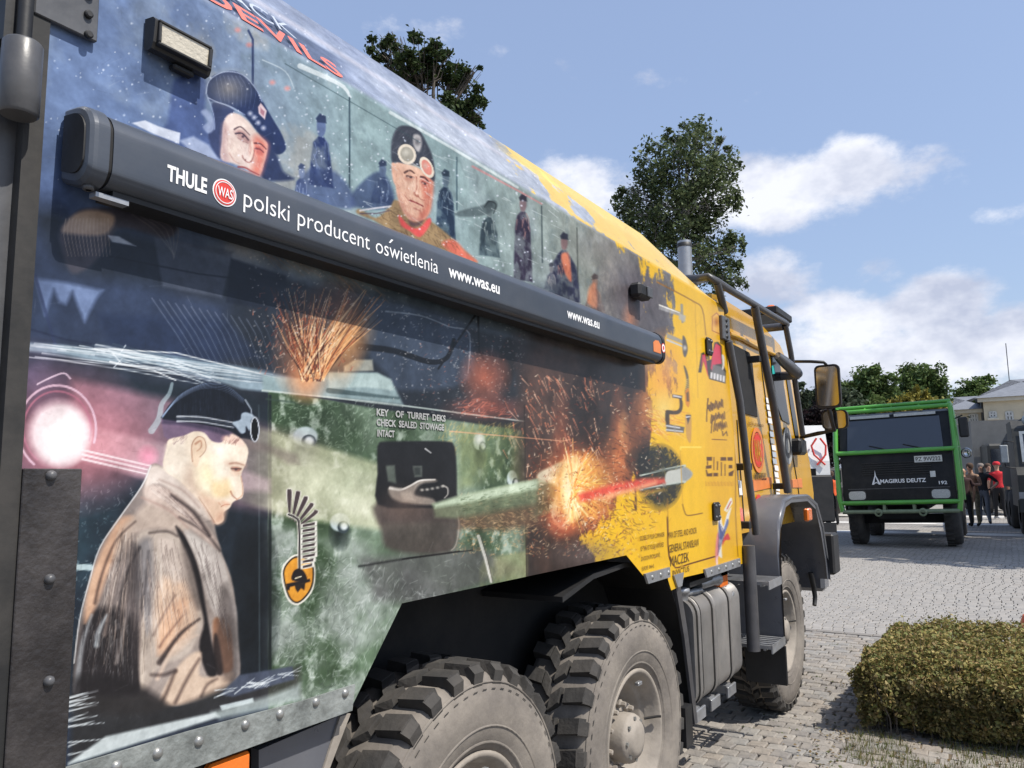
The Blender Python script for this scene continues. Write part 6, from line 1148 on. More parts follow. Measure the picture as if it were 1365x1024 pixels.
G1 = [(.085, .135, .04), (.10, .155, .05), (.07, .11, .035), (.13, .17, .06)]; G2 = [(.095, .15, .045), (.12, .18, .05), (.08, .12, .04)]; G3 = [(.10, .12, .03), (.13, .14, .035), (.085, .10, .03)]
BI = [(.085, .115, .05), (.105, .14, .06), (.065, .09, .042), (.15, .18, .085)]
tree('birch_tree', 'tall birch with dense dark green crown standing beyond the yellow truck roof', 22, 905, [(915, 215, 58, 50), (880, 230, 40, 45), (945, 215, 36, 40), (905, 275, 72, 55), (868, 285, 42, 48), (945, 275, 44, 52), (840, 290, 26, 26), (905, 335, 66, 50), (950, 345, 42, 50), (965, 370, 30, 34), (860, 330, 44, 44), (930, 182, 30, 20), (965, 250, 26, 40), (980, 335, 16, 40), (838, 262, 22, 14), (826, 300, 16, 12), (900, 186, 18, 14), (958, 190, 16, 16), (985, 372, 12, 22)], 23000, .105, BI, 'birch_bark', 11, twigs=14, fill=.55, tr=.16, clump=.13)
tree('oak_tree', 'sparse gnarled oak with open branches above the silver roof edge', 16, 560, [(512, 70, 26, 22), (548, 78, 34, 28), (580, 72, 26, 22), (600, 100, 34, 26), (622, 140, 30, 24), (560, 105, 34, 24), (590, 150, 44, 24), (632, 96, 12, 8), (520, 55, 20, 10), (636, 160, 14, 18), (575, 190, 60, 40)], 9500, .10, [(.03, .05, .02), (.045, .07, .025), (.06, .085, .03)], 'bark', 12, twigs=16, tr=.17, clump=.13)
tree('park_tree', 'grey green loose tree behind the cab beside the wing mirror', 42, 1085, [(1078, 540, 26, 22), (1100, 528, 18, 18), (1066, 525, 14, 14), (1122, 545, 26, 26)], 7000, .22, [(.06, .085, .05), (.08, .10, .06), (.05, .07, .04)], seed=13, group='trees across the square', twigs=4, clump=.16)
tree('park_tree', 'mid green round tree rising behind the green truck windscreen', 48, 1150, [(1150, 520, 34, 26), (1168, 505, 24, 18), (1130, 530, 24, 24), (1160, 545, 40, 24), (1185, 530, 20, 28)], 11000, .24, G1, seed=14, group='trees across the square', twigs=4, clump=.15)
tree('park_tree', 'tall domed deep green tree above the green truck roof rail', 52, 1228, [(1228, 502, 28, 20), (1215, 518, 22, 26), (1245, 520, 20, 28), (1228, 535, 34, 28), (1252, 540, 14, 24)], 11000, .24, G1, seed=15, group='trees across the square', twigs=4, clump=.15)
tree('golden_shrub', 'yellow green feathery shrub just above the green truck roof', 38, 1222, [(1222, 545, 34, 20), (1205, 550, 22, 16), (1242, 550, 22, 16), (1222, 528, 12, 16), (1190, 545, 10, 14), (1212, 534, 10, 14), (1236, 534, 10, 12)], 9000, .16, [(.22, .19, .035), (.27, .23, .05), (.18, .17, .04)], seed=16, twigs=4, clump=.14, cat='shrub')
tree('park_tree', 'loose green tree behind the cream building roof', 70, 1303, [(1303, 520, 22, 16), (1290, 530, 16, 14), (1318, 532, 18, 12), (1312, 508, 10, 8)], 5000, .28, G2, seed=17, group='trees across the square', twigs=4, clump=.18)
tree('purple_beech', 'dark purple leaved tree in shade behind the white truck', 34, 1088, [(1085, 560, 24, 24), (1105, 565, 18, 24), (1070, 575, 18, 20), (1112, 590, 12, 26), (1095, 600, 26, 24)], 9000, .16, [(.018, .011, .014), (.028, .016, .018), (.014, .012, .012)], seed=18, twigs=4, clump=.16)
tree('park_tree', 'dense green tree low behind the green truck and dark beech', 56, 1135, [(1135, 575, 60, 34), (1200, 580, 60, 30)], 9000, .26, [(.035, .055, .02), (.045, .07, .022)], seed=19, group='trees across the square', twigs=4, clump=.15)
for i, (x, y, hh) in enumerate([(19.6, -7.2, 15.0)]):   # one tree added out of view to shade the parked trucks
    r = np.random.default_rng(60+i); root = empty('added_shade_tree', (x, y, 0), 'broad leafy lime tree shading the parked green framed truck', 'tree'); n = 9000
    d = r.normal(size=(n, 3)); d /= np.linalg.norm(d, axis=1)[:, None]; q = d*(r.random(n)**.4)[:, None]*np.array([3.9, 3.9, 5.0])+np.array([0, 0, hh-5.2]); leaves('crown', q, .42, G1, root, seed=60+i)
    b = MB(); b.tube([(0, 0, -.1), (.1, 0, 3), (0, .1, 6), (.1, 0, hh-4)], [.28, .22, .17, .06], 9); b.build('trunk', 'bark', root, off=(0, 0, 0))
# ------------------------------------------------------------------ hedge with grass at its foot
HX0, HX1, HY0, HY1, HH = 5.42, 6.9, -1.7, .93, .45
hr = np.random.default_rng(31); n = 118000
u = hr.random((n, 3)); face = hr.random(n)
P = np.stack([HX0+u[:, 0]*(HX1-HX0), HY0+u[:, 1]*(HY1-HY0), .04+u[:, 2]*(HH-.04)], 1); t_ = np.abs(hr.normal(0, .045, n))
fm = face < .42; P[fm, 2] = HH-t_[fm]+hr.normal(0, .012, fm.sum()); ff = (face >= .42) & (face < .84); P[ff, 0] = HX0+t_[ff]; fs = face >= .84; P[fs, 1] = HY1-t_[fs]
lump = np.array([mnoise.noise((p_[0]*3.4, p_[1]*3.4, p_[2]*3.4))*.6+mnoise.noise((p_[0]*9, p_[1]*9, p_[2]*9))*.6+mnoise.noise((p_[0]*22, p_[1]*22, p_[2]*22))*.5 for p_ in P[::1]]) if n < 120000 else 0
nvec = np.stack([np.where(ff, -1, 0), np.where(fs, 1, 0), np.where(fm, 1, 0)], 1).astype(float); P += nvec*(lump*.06)[:, None]
ex = np.maximum(0, (P[:, 2]-(HH-.16))/.16); P[:, 0] += np.where(ff, ex**2*.17, 0); P[:, 1] -= np.where(fs, ex**2*.10, 0); low = np.maximum(0, (.16-P[:, 2])/.16); P[:, 0] += np.where(ff, low*.06, 0)
cx_ = np.maximum(0, (P[:, 1]-(HY1-.45))/.45); P[:, 0] += np.where(ff, cx_**2*.26, 0); P[:, 2] -= np.where(fm, cx_**2*.17, 0); fx_ = np.maximum(0, (HX0+.34-P[:, 0])/.34); P[:, 2] -= np.where(fm, fx_**2*.15, 0); P[:, 2] += np.where(fm, np.clip((P[:, 0]-HX0)/1.4, 0, 1)*.05, 0)
HG = empty('hedge', (6.2, -.4, 0), 'low clipped olive brown hedge beside the sett pavement', 'hedge')
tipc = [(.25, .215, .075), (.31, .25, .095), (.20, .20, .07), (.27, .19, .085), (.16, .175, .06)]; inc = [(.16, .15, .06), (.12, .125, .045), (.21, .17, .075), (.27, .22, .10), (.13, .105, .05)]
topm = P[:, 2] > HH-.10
fz_ = np.stack([HX0-.02+hr.random(9000)**1.5*.1, hr.uniform(HY0, HY1-.05, 9000), hr.uniform(.10, HH-.03, 9000)], 1); lo_s = np.array([mnoise.noise((p_[1]*7, p_[2]*7, 3.3)) for p_ in fz_]); leaves('outer_sprays', fz_[lo_s > .12]-np.array([.02, 0, 0]), .027, inc+tipc, HG, seed=35, off=(6.2, -.4, 0), up=.1)
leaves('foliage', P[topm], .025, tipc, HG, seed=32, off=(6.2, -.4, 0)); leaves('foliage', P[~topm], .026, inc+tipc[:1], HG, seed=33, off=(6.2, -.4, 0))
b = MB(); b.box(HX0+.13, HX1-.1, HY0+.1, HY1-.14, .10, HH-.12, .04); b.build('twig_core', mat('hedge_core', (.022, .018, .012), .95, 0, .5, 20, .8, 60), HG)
b = MB(); rr_ = random.Random(8)
for i in range(150):
    x, y = (HX0+rr_.uniform(.04, .25), rr_.uniform(HY0, HY1-.03)) if i % 4 else (rr_.uniform(HX0, HX1), HY1-rr_.uniform(.04, .2)); b.tube([(x, y, -.02), (x+rr_.uniform(-.04, .04), y+rr_.uniform(-.05, .05), .12), (x+rr_.uniform(-.07, .07), y+rr_.uniform(-.08, .08), .30)], [.005, .004, .002], 4, False)
b.build('stems', 'bark', HG)['kind'] = 'stuff'
b = MB(); sp = []
for i in range(210):
    x, y = rr_.uniform(HX0+.05, HX1), rr_.uniform(HY0, HY1-.1); h = rr_.uniform(.02, .07) if i % 5 else rr_.uniform(.06, .16); b.tube([(x, y, HH-.03), (x+rr_.uniform(-.03, .03), y+rr_.uniform(-.03, .03), HH+h)], [.0025, .001], 4, False)
    sp += [(x+rr_.gauss(0, .015), y+rr_.gauss(0, .015), HH+h*rr_.uniform(.1, 1)) for _ in range(14)]
b.build('shoots', 'bark', HG)['kind'] = 'stuff'; leaves('shoot_leaves', np.array(sp), .024, tipc, HG, seed=34, off=(6.2, -.4, 0))
b = MB(); b.add([(4.2, -2, -.004), (5.35, -2, -.004), (5.33, .90, -.004), (4.95, .93, -.004), (4.2, .95, -.004)], [(0, 1, 2, 3, 4)]); b.add([(5.35, -2, -.0045), (7.2, -2, -.0045), (7.2, .86, -.0045), (5.33, .90, -.0045)], [(0, 1, 2, 3)]); g = b.build('soil', mat('soil', (.13, .10, .065), .95, 0, .4, 6, .8, 30)); tag(g, None, None, kind='structure')
gr = np.random.default_rng(41); n = 16000; GXY = np.stack([gr.uniform(4.3, 5.6, n), gr.uniform(-1.9, .95, n)], 1); keep = np.array([mnoise.noise((a_*2.2, c_*2.2, 4)) > -.12 for a_, c_ in GXY]); GXY = GXY[keep]; n = len(GXY)
hh_ = gr.uniform(.02, .055, n); ang = gr.uniform(0, 6.28, n); w_ = .0022; dx, dy = np.cos(ang)*w_, np.sin(ang)*w_; lx, ly = gr.normal(0, .012, n), gr.normal(0, .012, n); z0 = np.full(n, -.01)
vv = np.stack([np.stack([GXY[:, 0]-dx, GXY[:, 1]-dy, z0], 1), np.stack([GXY[:, 0]+dx, GXY[:, 1]+dy, z0], 1), np.stack([GXY[:, 0]+lx, GXY[:, 1]+ly, hh_], 1)], 1).reshape(-1, 3)
me_ = bpy.data.meshes.new('grass'); me_.from_pydata(vv.tolist(), [], [(3*i, 3*i+1, 3*i+2) for i in range(n)]); cc = np.array([(.12, .15, .035), (.16, .16, .05), (.20, .17, .08), (.09, .12, .03)])[gr.integers(0, 4, n)]; cc = np.concatenate([cc, np.ones((n, 1))], 1)
ca_ = me_.color_attributes.new('Col', 'FLOAT_COLOR', 'POINT'); ca_.data.foreach_set('color', np.repeat(cc, 3, 0).astype(np.float32).ravel()); me_.materials.append(MATS['leaf']); o = bpy.data.objects.new('grass', me_); col.objects.link(o); tag(o, 'short dry grass at the foot of the hedge', 'grass', kind='stuff')

lt = np.random.default_rng(71); n = 700; lx_ = np.where(lt.random(n) < .55, lt.uniform(4.4, 5.5, n), lt.uniform(5.2, 7.6, n)); ly_ = .93+np.abs(lt.normal(0, .16, n)); m_ = lx_ < 5.5; ly_[m_] = np.where(lt.random(m_.sum()) < .6, lt.uniform(-.3, .95, m_.sum()), ly_[m_])
o = leaves('leaf_litter', np.stack([lx_, ly_, lt.uniform(.008, .014, n)], 1), .022, [(.16, .11, .05), (.10, .07, .035), (.22, .17, .08), (.09, .10, .04)], seed=72, up=2.0); tag(o, 'fallen dry leaves scattered on the setts by the hedge', 'leaves', kind='stuff')
mo = np.random.default_rng(73); n = 1500; cx_ = mo.integers(0, 46, n)*PT+3.45+PT/2+mo.normal(0, .008, n); cy_ = mo.uniform(.2, 1.6, n); keep = np.array([mnoise.noise((a_*1.7, b_*1.7, 9)) > .15 for a_, b_ in zip(cx_, cy_)])
o = leaves('joint_moss', np.stack([cx_[keep], cy_[keep], np.full(keep.sum(), .002)], 1), .016, [(.07, .09, .03), (.10, .11, .04)], seed=74, up=1.0); tag(o, 'small moss and weeds in the joints of the setts', 'moss', kind='stuff')
# ------------------------------------------------------------------ green-framed black truck across the square
mat('truck_black', (.008, .009, .011), .4, 0, .15, 4, .05, coat=.0, spec=.25, dirt=(.06, .055, .05), dirt_amt=.3); mat('lime_green', (.085, .34, .04), .35, 0, .1, 5, .03, coat=.4, dirt=(.10, .22, .06), dirt_amt=.25)
mat('glass_blue', (.02, .025, .035), .05, 0, .1, 2, 0, spec=.8, coat=.6); mat('plate_white', (.62, .62, .58), .5, bump=0); mat('lamp_glass', (.42, .43, .42), .12, .2, .3, 60, .4, 90, coat=.8); mat('dusty_green', (.17, .21, .13), .6, 0, .2, 6, .1)
th = R(-89)
GT = bpy.data.objects.new('military_truck', None); col.objects.link(GT); cxy = (gnd(1143, 728)+gnd(1275, 728))/2; GT.location = (cxy.x-.55, cxy.y+.0, 0); GT.rotation_euler = (0, R(-1.3), th); GT.scale = (.93, 1, 1)
tag(GT, 'black cab-over truck with bright green tube frame parked on the square', 'truck')
def gb(name, m, *boxes, parent=GT, b_=0.0):
    q = MB()
    for bx in boxes: q.box(*bx, b_)
    return q.build(name, m, parent)
def gtube(name, m, pts, r, parent=GT): q = MB(); q.tube(pts, r, 10); return q.build(name, m, parent)
q = MB(); q.prism([(0.02, .98), (0.0, 1.25), (.06, 2.08), (.34, 2.98), (.55, 3.04), (1.95, 3.04), (1.95, .98)], 0, -1.22, 1.22); cabg = q.build('cab', 'truck_black', GT)
sl_g = lambda z, o=0: .06+(z-2.08)*(.28/.90)-o
q = MB(); q.add([(-1.05, sl_g(2.16, .012), 2.16), (1.05, sl_g(2.16, .012), 2.16), (1.02, sl_g(2.88, .012), 2.88), (-1.02, sl_g(2.88, .012), 2.88)], [(0, 1, 2, 3)]); q.build('windscreen', 'glass_blue', cabg)
q = MB()
for x0_, x1_ in ((-.95, -.05), (.05, .95)): q.box(x0_, x1_, sl_g(2.93)-.05, sl_g(2.93)-.01, 2.92, 2.985)
q.build('light_bar', 'lamp_glass', GT)
for i in range(2): gtube('wiper', 'black', [(-.1+i*.75, .06, 2.16), (-.55+i*.75, .10, 2.28)], .012, cabg)
gb('side_window', 'glass_blue', (1.221, 1.228, .45, 1.25, 2.15, 2.85), parent=cabg); gb('side_window', 'glass_blue', (-1.228, -1.221, .45, 1.25, 2.15, 2.85), parent=cabg)
gb('front_panel_line', 'dark_steel', (-1.1, 1.1, -.012, .03, 1.30, 1.315), parent=cabg)
for i in range(6): gb('grille_slat', 'black', (-.75, .75, -.006+.012*i*.2, .04, 1.62+i*.05, 1.635+i*.05), parent=cabg)
for x in (-.90, .90):
    q = MB(); q.prism(rrect(x-.19, x+.19, 1.07, 1.26, .07), 1, -.03, .05); hl = q.build('headlight', 'lamp_glass', GT)
    q = MB(); o_, i_ = rrect(x-.21, x+.21, 1.05, 1.28, .08), None; q.prism(o_, 1, -.012, .05); q.build('headlight_surround', 'black', hl)
gb('bumper', 'truck_black', (-1.2, 1.2, -.005, .22, .93, 1.32))
npl = gb('number_plate', 'plate_white', (.42, 1.0, -.02, .015, 1.86, 2.00)); text('PZ 9W222', 'plate_lettering', MATS['print_black'], npl, frame_mat((.45, -.0225, 1.885), (1, 0, 0), (0, 0, 1)), .52, .09, .01)
gb('sticker', 'plate_white', (.72, .83, -.012, .01, 1.53, 1.66)); text('192', 'lettering', MATS['print_white'], GT, frame_mat((.88, -.014, 1.37), (1, 0, 0), (0, 0, 1)), .17, .07, .02)
text('MAGIRUS DEUTZ', 'lettering', MATS['print_white'], GT, frame_mat((-.36, -.014, 1.43), (1, 0, 0), (0, 0, 1)), .98, .085, .025)
q = MB()
for pts in ([(-.55, 1.40), (-.50, 1.40), (-.455, 1.60), (-.475, 1.60)], [(-.40, 1.40), (-.35, 1.40), (-.445, 1.60), (-.465, 1.60)]): q.prism(pts, 1, -.02, -.012)
q.prism([(-.55, 1.40), (-.45, 1.46), (-.35, 1.40), (-.38, 1.40), (-.45, 1.44), (-.52, 1.40)], 1, -.0195, -.0125); q.prism([(-.475, 1.60), (-.445, 1.60), (-.46, 1.72)], 1, -.02, -.012); q.build('emblem', 'print_white', GT)
fr_pts = {'left': -1.30, 'right': 1.30}
for k_, x in fr_pts.items():
    gtube('guard_tube', 'lime_green', [(x*.96, -.10, .80), (x, -.10, 1.1), (x, -.07, 2.15), (x*.985, .22, 3.02), (x*.95, .40, 3.16), (x*.95, 1.9, 3.22)], .058)
    gtube('guard_tube', 'lime_green', [(x*1.02, .95, 1.0), (x*1.02, 1.0, 2.2), (x*.99, 1.1, 3.0), (x*.95, 1.2, 3.19)], .042)
    gtube('guard_tube', 'lime_green', [(x, -.07, 2.15), (x*1.02, .98, 2.18)], .035)
for z, y, r_ in ((2.13, -.09, .05), (1.0, -.11, .05), (3.10, .30, .048), (3.20, .42, .045)): gtube('guard_tube', 'lime_green', [(-1.28, y, z), (1.28, y, z)], r_)
for x in (-.6, 0, .6): gtube('guard_tube', 'lime_green', [(x, .32, 3.10), (x, .45, 3.20), (x, 1.9, 3.24)], .028)
gtube('lower_bar', 'dusty_green', [(-1.25, -.12, .80), (1.25, -.12, .80)], .045)
for x in (-.32, .32): gb('bar_stay', 'dusty_green', (x-.03, x+.03, -.10, .25, .80, .98))
for x in (-.45, .50): q = MB(); q.lathe([(.05, 0), (.09, 0), (.09, .04), (.05, .04)], (x, -.17, .78), 'y', 16); q.build('tow_eye', 'dusty_green', GT)
for x in (-1.05, 1.05):
    for y in (.95, 4.0):
        q = MB(); s_ = 1 if x > 0 else -1; q.lathe([(.27, -.17), (.52, -.17), (.57, -.12), (.58, 0), (.57, .12), (.52, .17), (.27, .17), (.22, .08), (0, .06)], (x, y, .58), 'x', 28); wh = q.build('wheel', 'tyre_rubber', GT)
        q = MB()
        for i in range(26): a = 2*math.pi*i/26; c_, s2 = math.cos(a), math.sin(a); q.add([(x+dx, y+rr_*math.cos(a+da), .58+rr_*math.sin(a+da)) for dx, da, rr_ in ((-.16, 0, .57), (.0, .03, .575), (.0, .10, .575), (-.16, .10, .57), (-.16, 0, .605), (0, .03, .605), (0, .10, .605), (-.16, .10, .605))], [(4, 5, 6, 7), (0, 1, 5, 4), (1, 2, 6, 5), (2, 3, 7, 6), (3, 0, 4, 7)])
        q.build('tread', 'tyre_rubber', wh)
gb('axle', 'flat_black', (-.9, .9, .85, 1.05, .5, .7)); gb('chassis', 'flat_black', (-.45, .45, .3, 6.5, .75, 1.0)); gb('engine_sump', 'flat_black', (-.5, .5, .3, 1.6, .62, .98))
gb('wing', 'truck_black', (-1.27, -.80, .25, 1.65, 1.15, 1.22), (.80, 1.27, .25, 1.65, 1.15, 1.22)); cb = gb('cargo_box', 'truck_black', (-1.2, 1.2, 2.1, 5.4, 1.1, 2.75))
mr = gb('wing_mirror', 'black', (1.40, 1.60, .10, .20, 2.36, 2.80), b_=.03); gtube('mirror_arm', 'black', [(1.25, .3, 2.75), (1.5, .15, 2.84)], .015); q = MB(); q.lathe([(.10, 0), (.115, .03), (.06, .09), (0, .1)], (1.50, .1, 2.02), 'y', 16); q.build('work_lamp', 'chrome', GT)
# ------------------------------------------------------------------ dark olive truck at the right edge
mat('olive_drab', (.03, .031, .028), .55, 0, .2, 5, .1, dirt=(.10, .09, .075), dirt_amt=.3); mat('canvas_olive', (.022, .023, .021), .9, 0, .25, 5, .5, 40); mat('silver_paint', (.42, .44, .44), .4, .4, .15, 10, .1)
DT = bpy.data.objects.new('military_truck', None); col.objects.link(DT); p_ = gnd(1345, 716); DT.location = (p_.x, p_.y-1.50, 0); DT.rotation_euler = (0, 0, R(-86)); tag(DT, 'dark olive army truck with silver window frames and canvas back', 'truck')
def db(name, m, *bx, b_=0.0, parent=DT):
    q = MB()
    for v_ in bx: q.box(*v_, b_)
    return q.build(name, m, parent)
q = MB(); q.prism([(0, .75), (0, 1.55), (.18, 1.75), (.45, 2.75), (.70, 2.95), (2.0, 2.95), (2.0, .75)], 0, -1.2, 1.2); dc = q.build('cab', 'olive_drab', DT)
q = MB(); q.prism([(-1.1, 1.2), (-1.1, 2.5), (-.75, 3.15), (0, 3.5), (.75, 3.15), (1.1, 2.5), (1.1, 1.2)], 1, 2.1, 6.5); q.build('canvas_cover', 'canvas_olive', DT)
for x0_, x1_ in ((-1.05, -.06), (.06, 1.05)):
    f = MB(); y_ = lambda z: .18+(z-1.75)*.27-.015
    for (a, b2, z0_, z1_) in ((x0_, x1_, 1.88, 1.95), (x0_, x1_, 2.60, 2.67), (x0_, x0_+.07, 1.951, 2.599), (x1_-.07, x1_, 1.951, 2.599)): f.add([(a, y_(z0_)-.02, z0_), (b2, y_(z0_)-.02, z0_), (b2, y_(z1_)-.02, z1_), (a, y_(z1_)-.02, z1_)], [(0, 1, 2, 3)])
    f.build('window_frame', 'silver_paint', dc); f = MB(); f.add([(x0_+.07, y_(1.95), 1.95), (x1_-.07, y_(1.95), 1.95), (x1_-.07, y_(2.6), 2.6), (x0_+.07, y_(2.6), 2.6)], [(0, 1, 2, 3)]); f.build('windscreen', 'glass_blue', dc)
q = MB(); q.lathe([(0, 0), (.16, 0), (.18, .03), (.15, .10), (0, .14)], (-.78, .42, 2.95), 'y', 20); q.build('spotlight', 'silver_paint', DT)
db('bumper', 'olive_drab', (-1.25, 1.25, -.22, -.02, .62, .95), b_=.02); db('side_step', 'galvanised', (-1.22, -.70, -.24, -.225, .97, 1.13))
for x in (-1.0, 1.0):
    for y in (.9, 4.0, 5.3): q = MB(); q.lathe([(.25, -.15), (.50, -.15), (.55, -.10), (.55, .10), (.50, .15), (.25, .15), (0, .1)], (x, y, .55), 'x', 24); q.build('wheel', 'tyre_rubber', DT)
q = MB(); q.box(-1.52, -1.34, .1, .16, 1.86, 2.32, .02); q.build('wing_mirror', 'silver_paint', DT); q = MB(); q.tube([(-1.2, .2, 2.4), (-1.42, .13, 2.42), (-1.43, .13, 2.33)], .014, 6); q.build('mirror_arm', 'black', DT); q = MB(); q.tube([(-1.2, .15, 1.72), (-1.42, .13, 1.76), (-1.43, .13, 1.85)], .014, 6); q.build('mirror_arm', 'black', DT)
# grey box lorry behind it
GB = bpy.data.objects.new('box_lorry', None); col.objects.link(GB); p_ = lift(1330, 640, 31); GB.location = (p_.x, p_.y, 0); GB.rotation_euler = (0, 0, R(-78)); tag(GB, 'plain grey box lorry standing in front of the cream building', 'lorry')
mat('lorry_grey', (.16, .16, .155), .6, 0, .15, 3, .1); db('box', 'lorry_grey', (-.78, 1.0, 0, 4.5, 1.2, 3.75), parent=GB); db('cab', 'olive_drab', (-.55, .75, -1.5, -.05, .9, 2.75), parent=GB, b_=.08); db('windscreen', 'glass_blue', (-.45, .65, -1.53, -1.505, 1.85, 2.55), parent=GB)
for x in (-.55, .75):
    for y in (-.7, 3.2): q = MB(); q.lathe([(.2, -.12), (.45, -.12), (.5, 0), (.45, .12), (0, .1)], (x, y, .5), 'x', 20); q.build('wheel', 'tyre_rubber', GB)
# white lorry cab seen past the yellow cab
mat('white_paint', (.72, .72, .70), .35, 0, .06, 4, .02, coat=.3)
WT = bpy.data.objects.new('white_lorry', None); col.objects.link(WT); p_ = lift(1083, 640, 15.5); WT.location = (p_.x, p_.y, 0); WT.rotation_euler = (0, 0, R(-62)); tag(WT, 'white lorry with red ribbon emblem half hidden behind the yellow cab', 'lorry')
q = MB(); q.prism([(-.25, 1.0), (-.25, 1.9), (-.05, 2.62), (1.8, 2.62), (1.8, 1.0)], 0, -1.9, .28); wc = q.build('cab', 'white_paint', WT)
db('door_glass', 'dark_glass', (.281, .288, .2, 1.1, 1.9, 2.4), parent=wc); db('windscreen', 'dark_glass', (-1.8, .0, -.27, -.255, 1.35, 1.75), parent=wc); db('front_wing', 'black', (-.2, .31, -.30, -.252, .7, 1.62), parent=WT, b_=.03); db('bumper', 'black', (-1.9, .30, -.35, -.255, .45, .69), parent=WT)
q = MB(); q.tube([(.05, -.262, 2.35), (-.06, -.275, 2.2), (-.02, -.28, 2.02), (.10, -.29, 1.90), (.20, -.28, 2.02), (.22, -.27, 2.2), (.12, -.262, 2.35)], .02, 6); q.tube([(.02, -.288, 1.98), (.18, -.288, 1.82)], .018, 6); q.tube([(.17, -.29, 1.98), (.02, -.29, 1.82)], .018, 6); q.build('ribbon_emblem', 'print_red', WT)
for x in (-1.6, .1): q = MB(); q.lathe([(.2, -.12), (.42, -.12), (.48, 0), (.42, .12), (0, .1)], (x, .7, .48), 'x', 20); q.build('wheel', 'tyre_rubber', WT)
# ------------------------------------------------------------------ cream building
mat('cream_render', (.60, .53, .39), .9, 0, .08, 1.2, .15, 10, dirt=(.40, .36, .28), dirt_amt=.25); mat('roof_slate', (.16, .17, .19), .7, 0, .2, 3, .3, 6); mat('stone_trim', (.62, .58, .48), .85, 0, .1, 2, .1); mat('window_dark', (.02, .022, .026), .1, 0, .2, 1, 0); mat('window_frame', (.55, .55, .52), .6)
BX = 62.0
def by(px): return crs(px, 600, BX).y
def bz(py, px=1310): return crs(px, py, BX).z
BL = empty('villa', (BX, by(1330), 0), 'cream two-storey villa with grey hipped roof across the square', 'building')
ya, yb_, yc = by(1266), by(1317), by(1430)
def pb(name, m, parent, *boxes):
    q = MB()
    for v_ in boxes: q.box(*v_)
    return q.build(name, m, parent)
zA, zB = bz(550), bz(538)
wl = pb('wall', 'cream_render', BL, (BX, BX+9, yb_, ya, -.1, zA)); wr = pb('wall', 'cream_render', BL, (BX-1.2, BX+10, yc, yb_+.02, -.1, zB))
for (x0_, y0_, y1_, z_) in ((BX, yb_+.1, ya, zA), (BX-1.2, yc, yb_+.02, zB)):
    pb('cornice', 'stone_trim', BL, (x0_-.30, x0_+.05, y0_-.0, y1_+.3, z_, z_+.25), (x0_-.08, x0_+.02, y0_, y1_, z_*.52, z_*.52+.18))
def hip(x0_, x1_, y0_, y1_, z0_, h, ins):
    q = MB(); q.add([(x0_-.5, y0_-.5, z0_), (x1_+.5, y0_-.5, z0_), (x1_+.5, y1_+.5, z0_), (x0_-.5, y1_+.5, z0_), ((x0_+x1_)/2, y0_+ins, z0_+h), ((x0_+x1_)/2, y1_-ins, z0_+h)], [(0, 3, 5, 4), (1, 4, 5, 2), (0, 4, 1), (3, 2, 5), (0, 1, 2, 3)]); return q.build('roof', 'roof_slate', BL)
hip(BX, BX+9, yb_, ya, zA+.251, 1.3, 2.0); rf = hip(BX-1.2, BX+10, yc, yb_, zB+.251, 1.7, 3)
ych = by(1341); pb('chimney', 'stone_trim', rf, (BX+3, BX+4.2, ych-.45, ych+.55, zB+.5, bz(521))); pb('chimney_cap', 'roof_slate', rf, (BX+2.9, BX+4.3, ych-.55, ych+.65, bz(521)+.01, bz(521)+.15)); q = MB(); q.tube([(BX+4, ych-.6, zB+1), (BX+4, ych-.6, zB+4.6)], .03, 5); q.build('aerial', 'dark_steel', rf)
q = MB(); q.tube([(BX-.15, yb_+.12, 0), (BX-.15, yb_+.12, zB+.2)], .09, 8); q.build('drainpipe', 'dark_steel', BL)
def bwin(px, p0, p1, wpx, X, nx=2):
    yc_, w_ = crs(px, 600, X).y, wpx*X/FPX/1.19; z1_, z0_ = crs(px, p0, X).z, crs(px, p1, X).z
    o = pb('window', 'window_dark', BL, (X-.03, X+.01, yc_-w_/2, yc_+w_/2, z0_, z1_)); q = MB()
    for i in range(nx+1): y_ = yc_-w_/2+w_*i/nx; q.box(X-.07, X-.031, y_-.06, y_+.06, z0_, z1_)
    for z_ in (z0_, (z0_*.45+z1_*.55), z1_): q.box(X-.075, X-.0705, yc_-w_/2, yc_+w_/2, z_-.05, z_+.05)
    q.build('frame', 'window_frame', o); pb('sill', 'stone_trim', o, (X-.22, X+.0, yc_-w_/2-.15, yc_+w_/2+.15, z0_-.18, z0_-.06))
for px in (1279, 1301.5): bwin(px, 552, 564, 9 if px > 1290 else 6, BX, 3); bwin(px, 574, 592, 7, BX)
for px in (1328, 1350, 1375): bwin(px, 549, 556 if px == 1328 else 560, 7, BX-1.2); bwin(px, 573, 592, 7, BX-1.2)
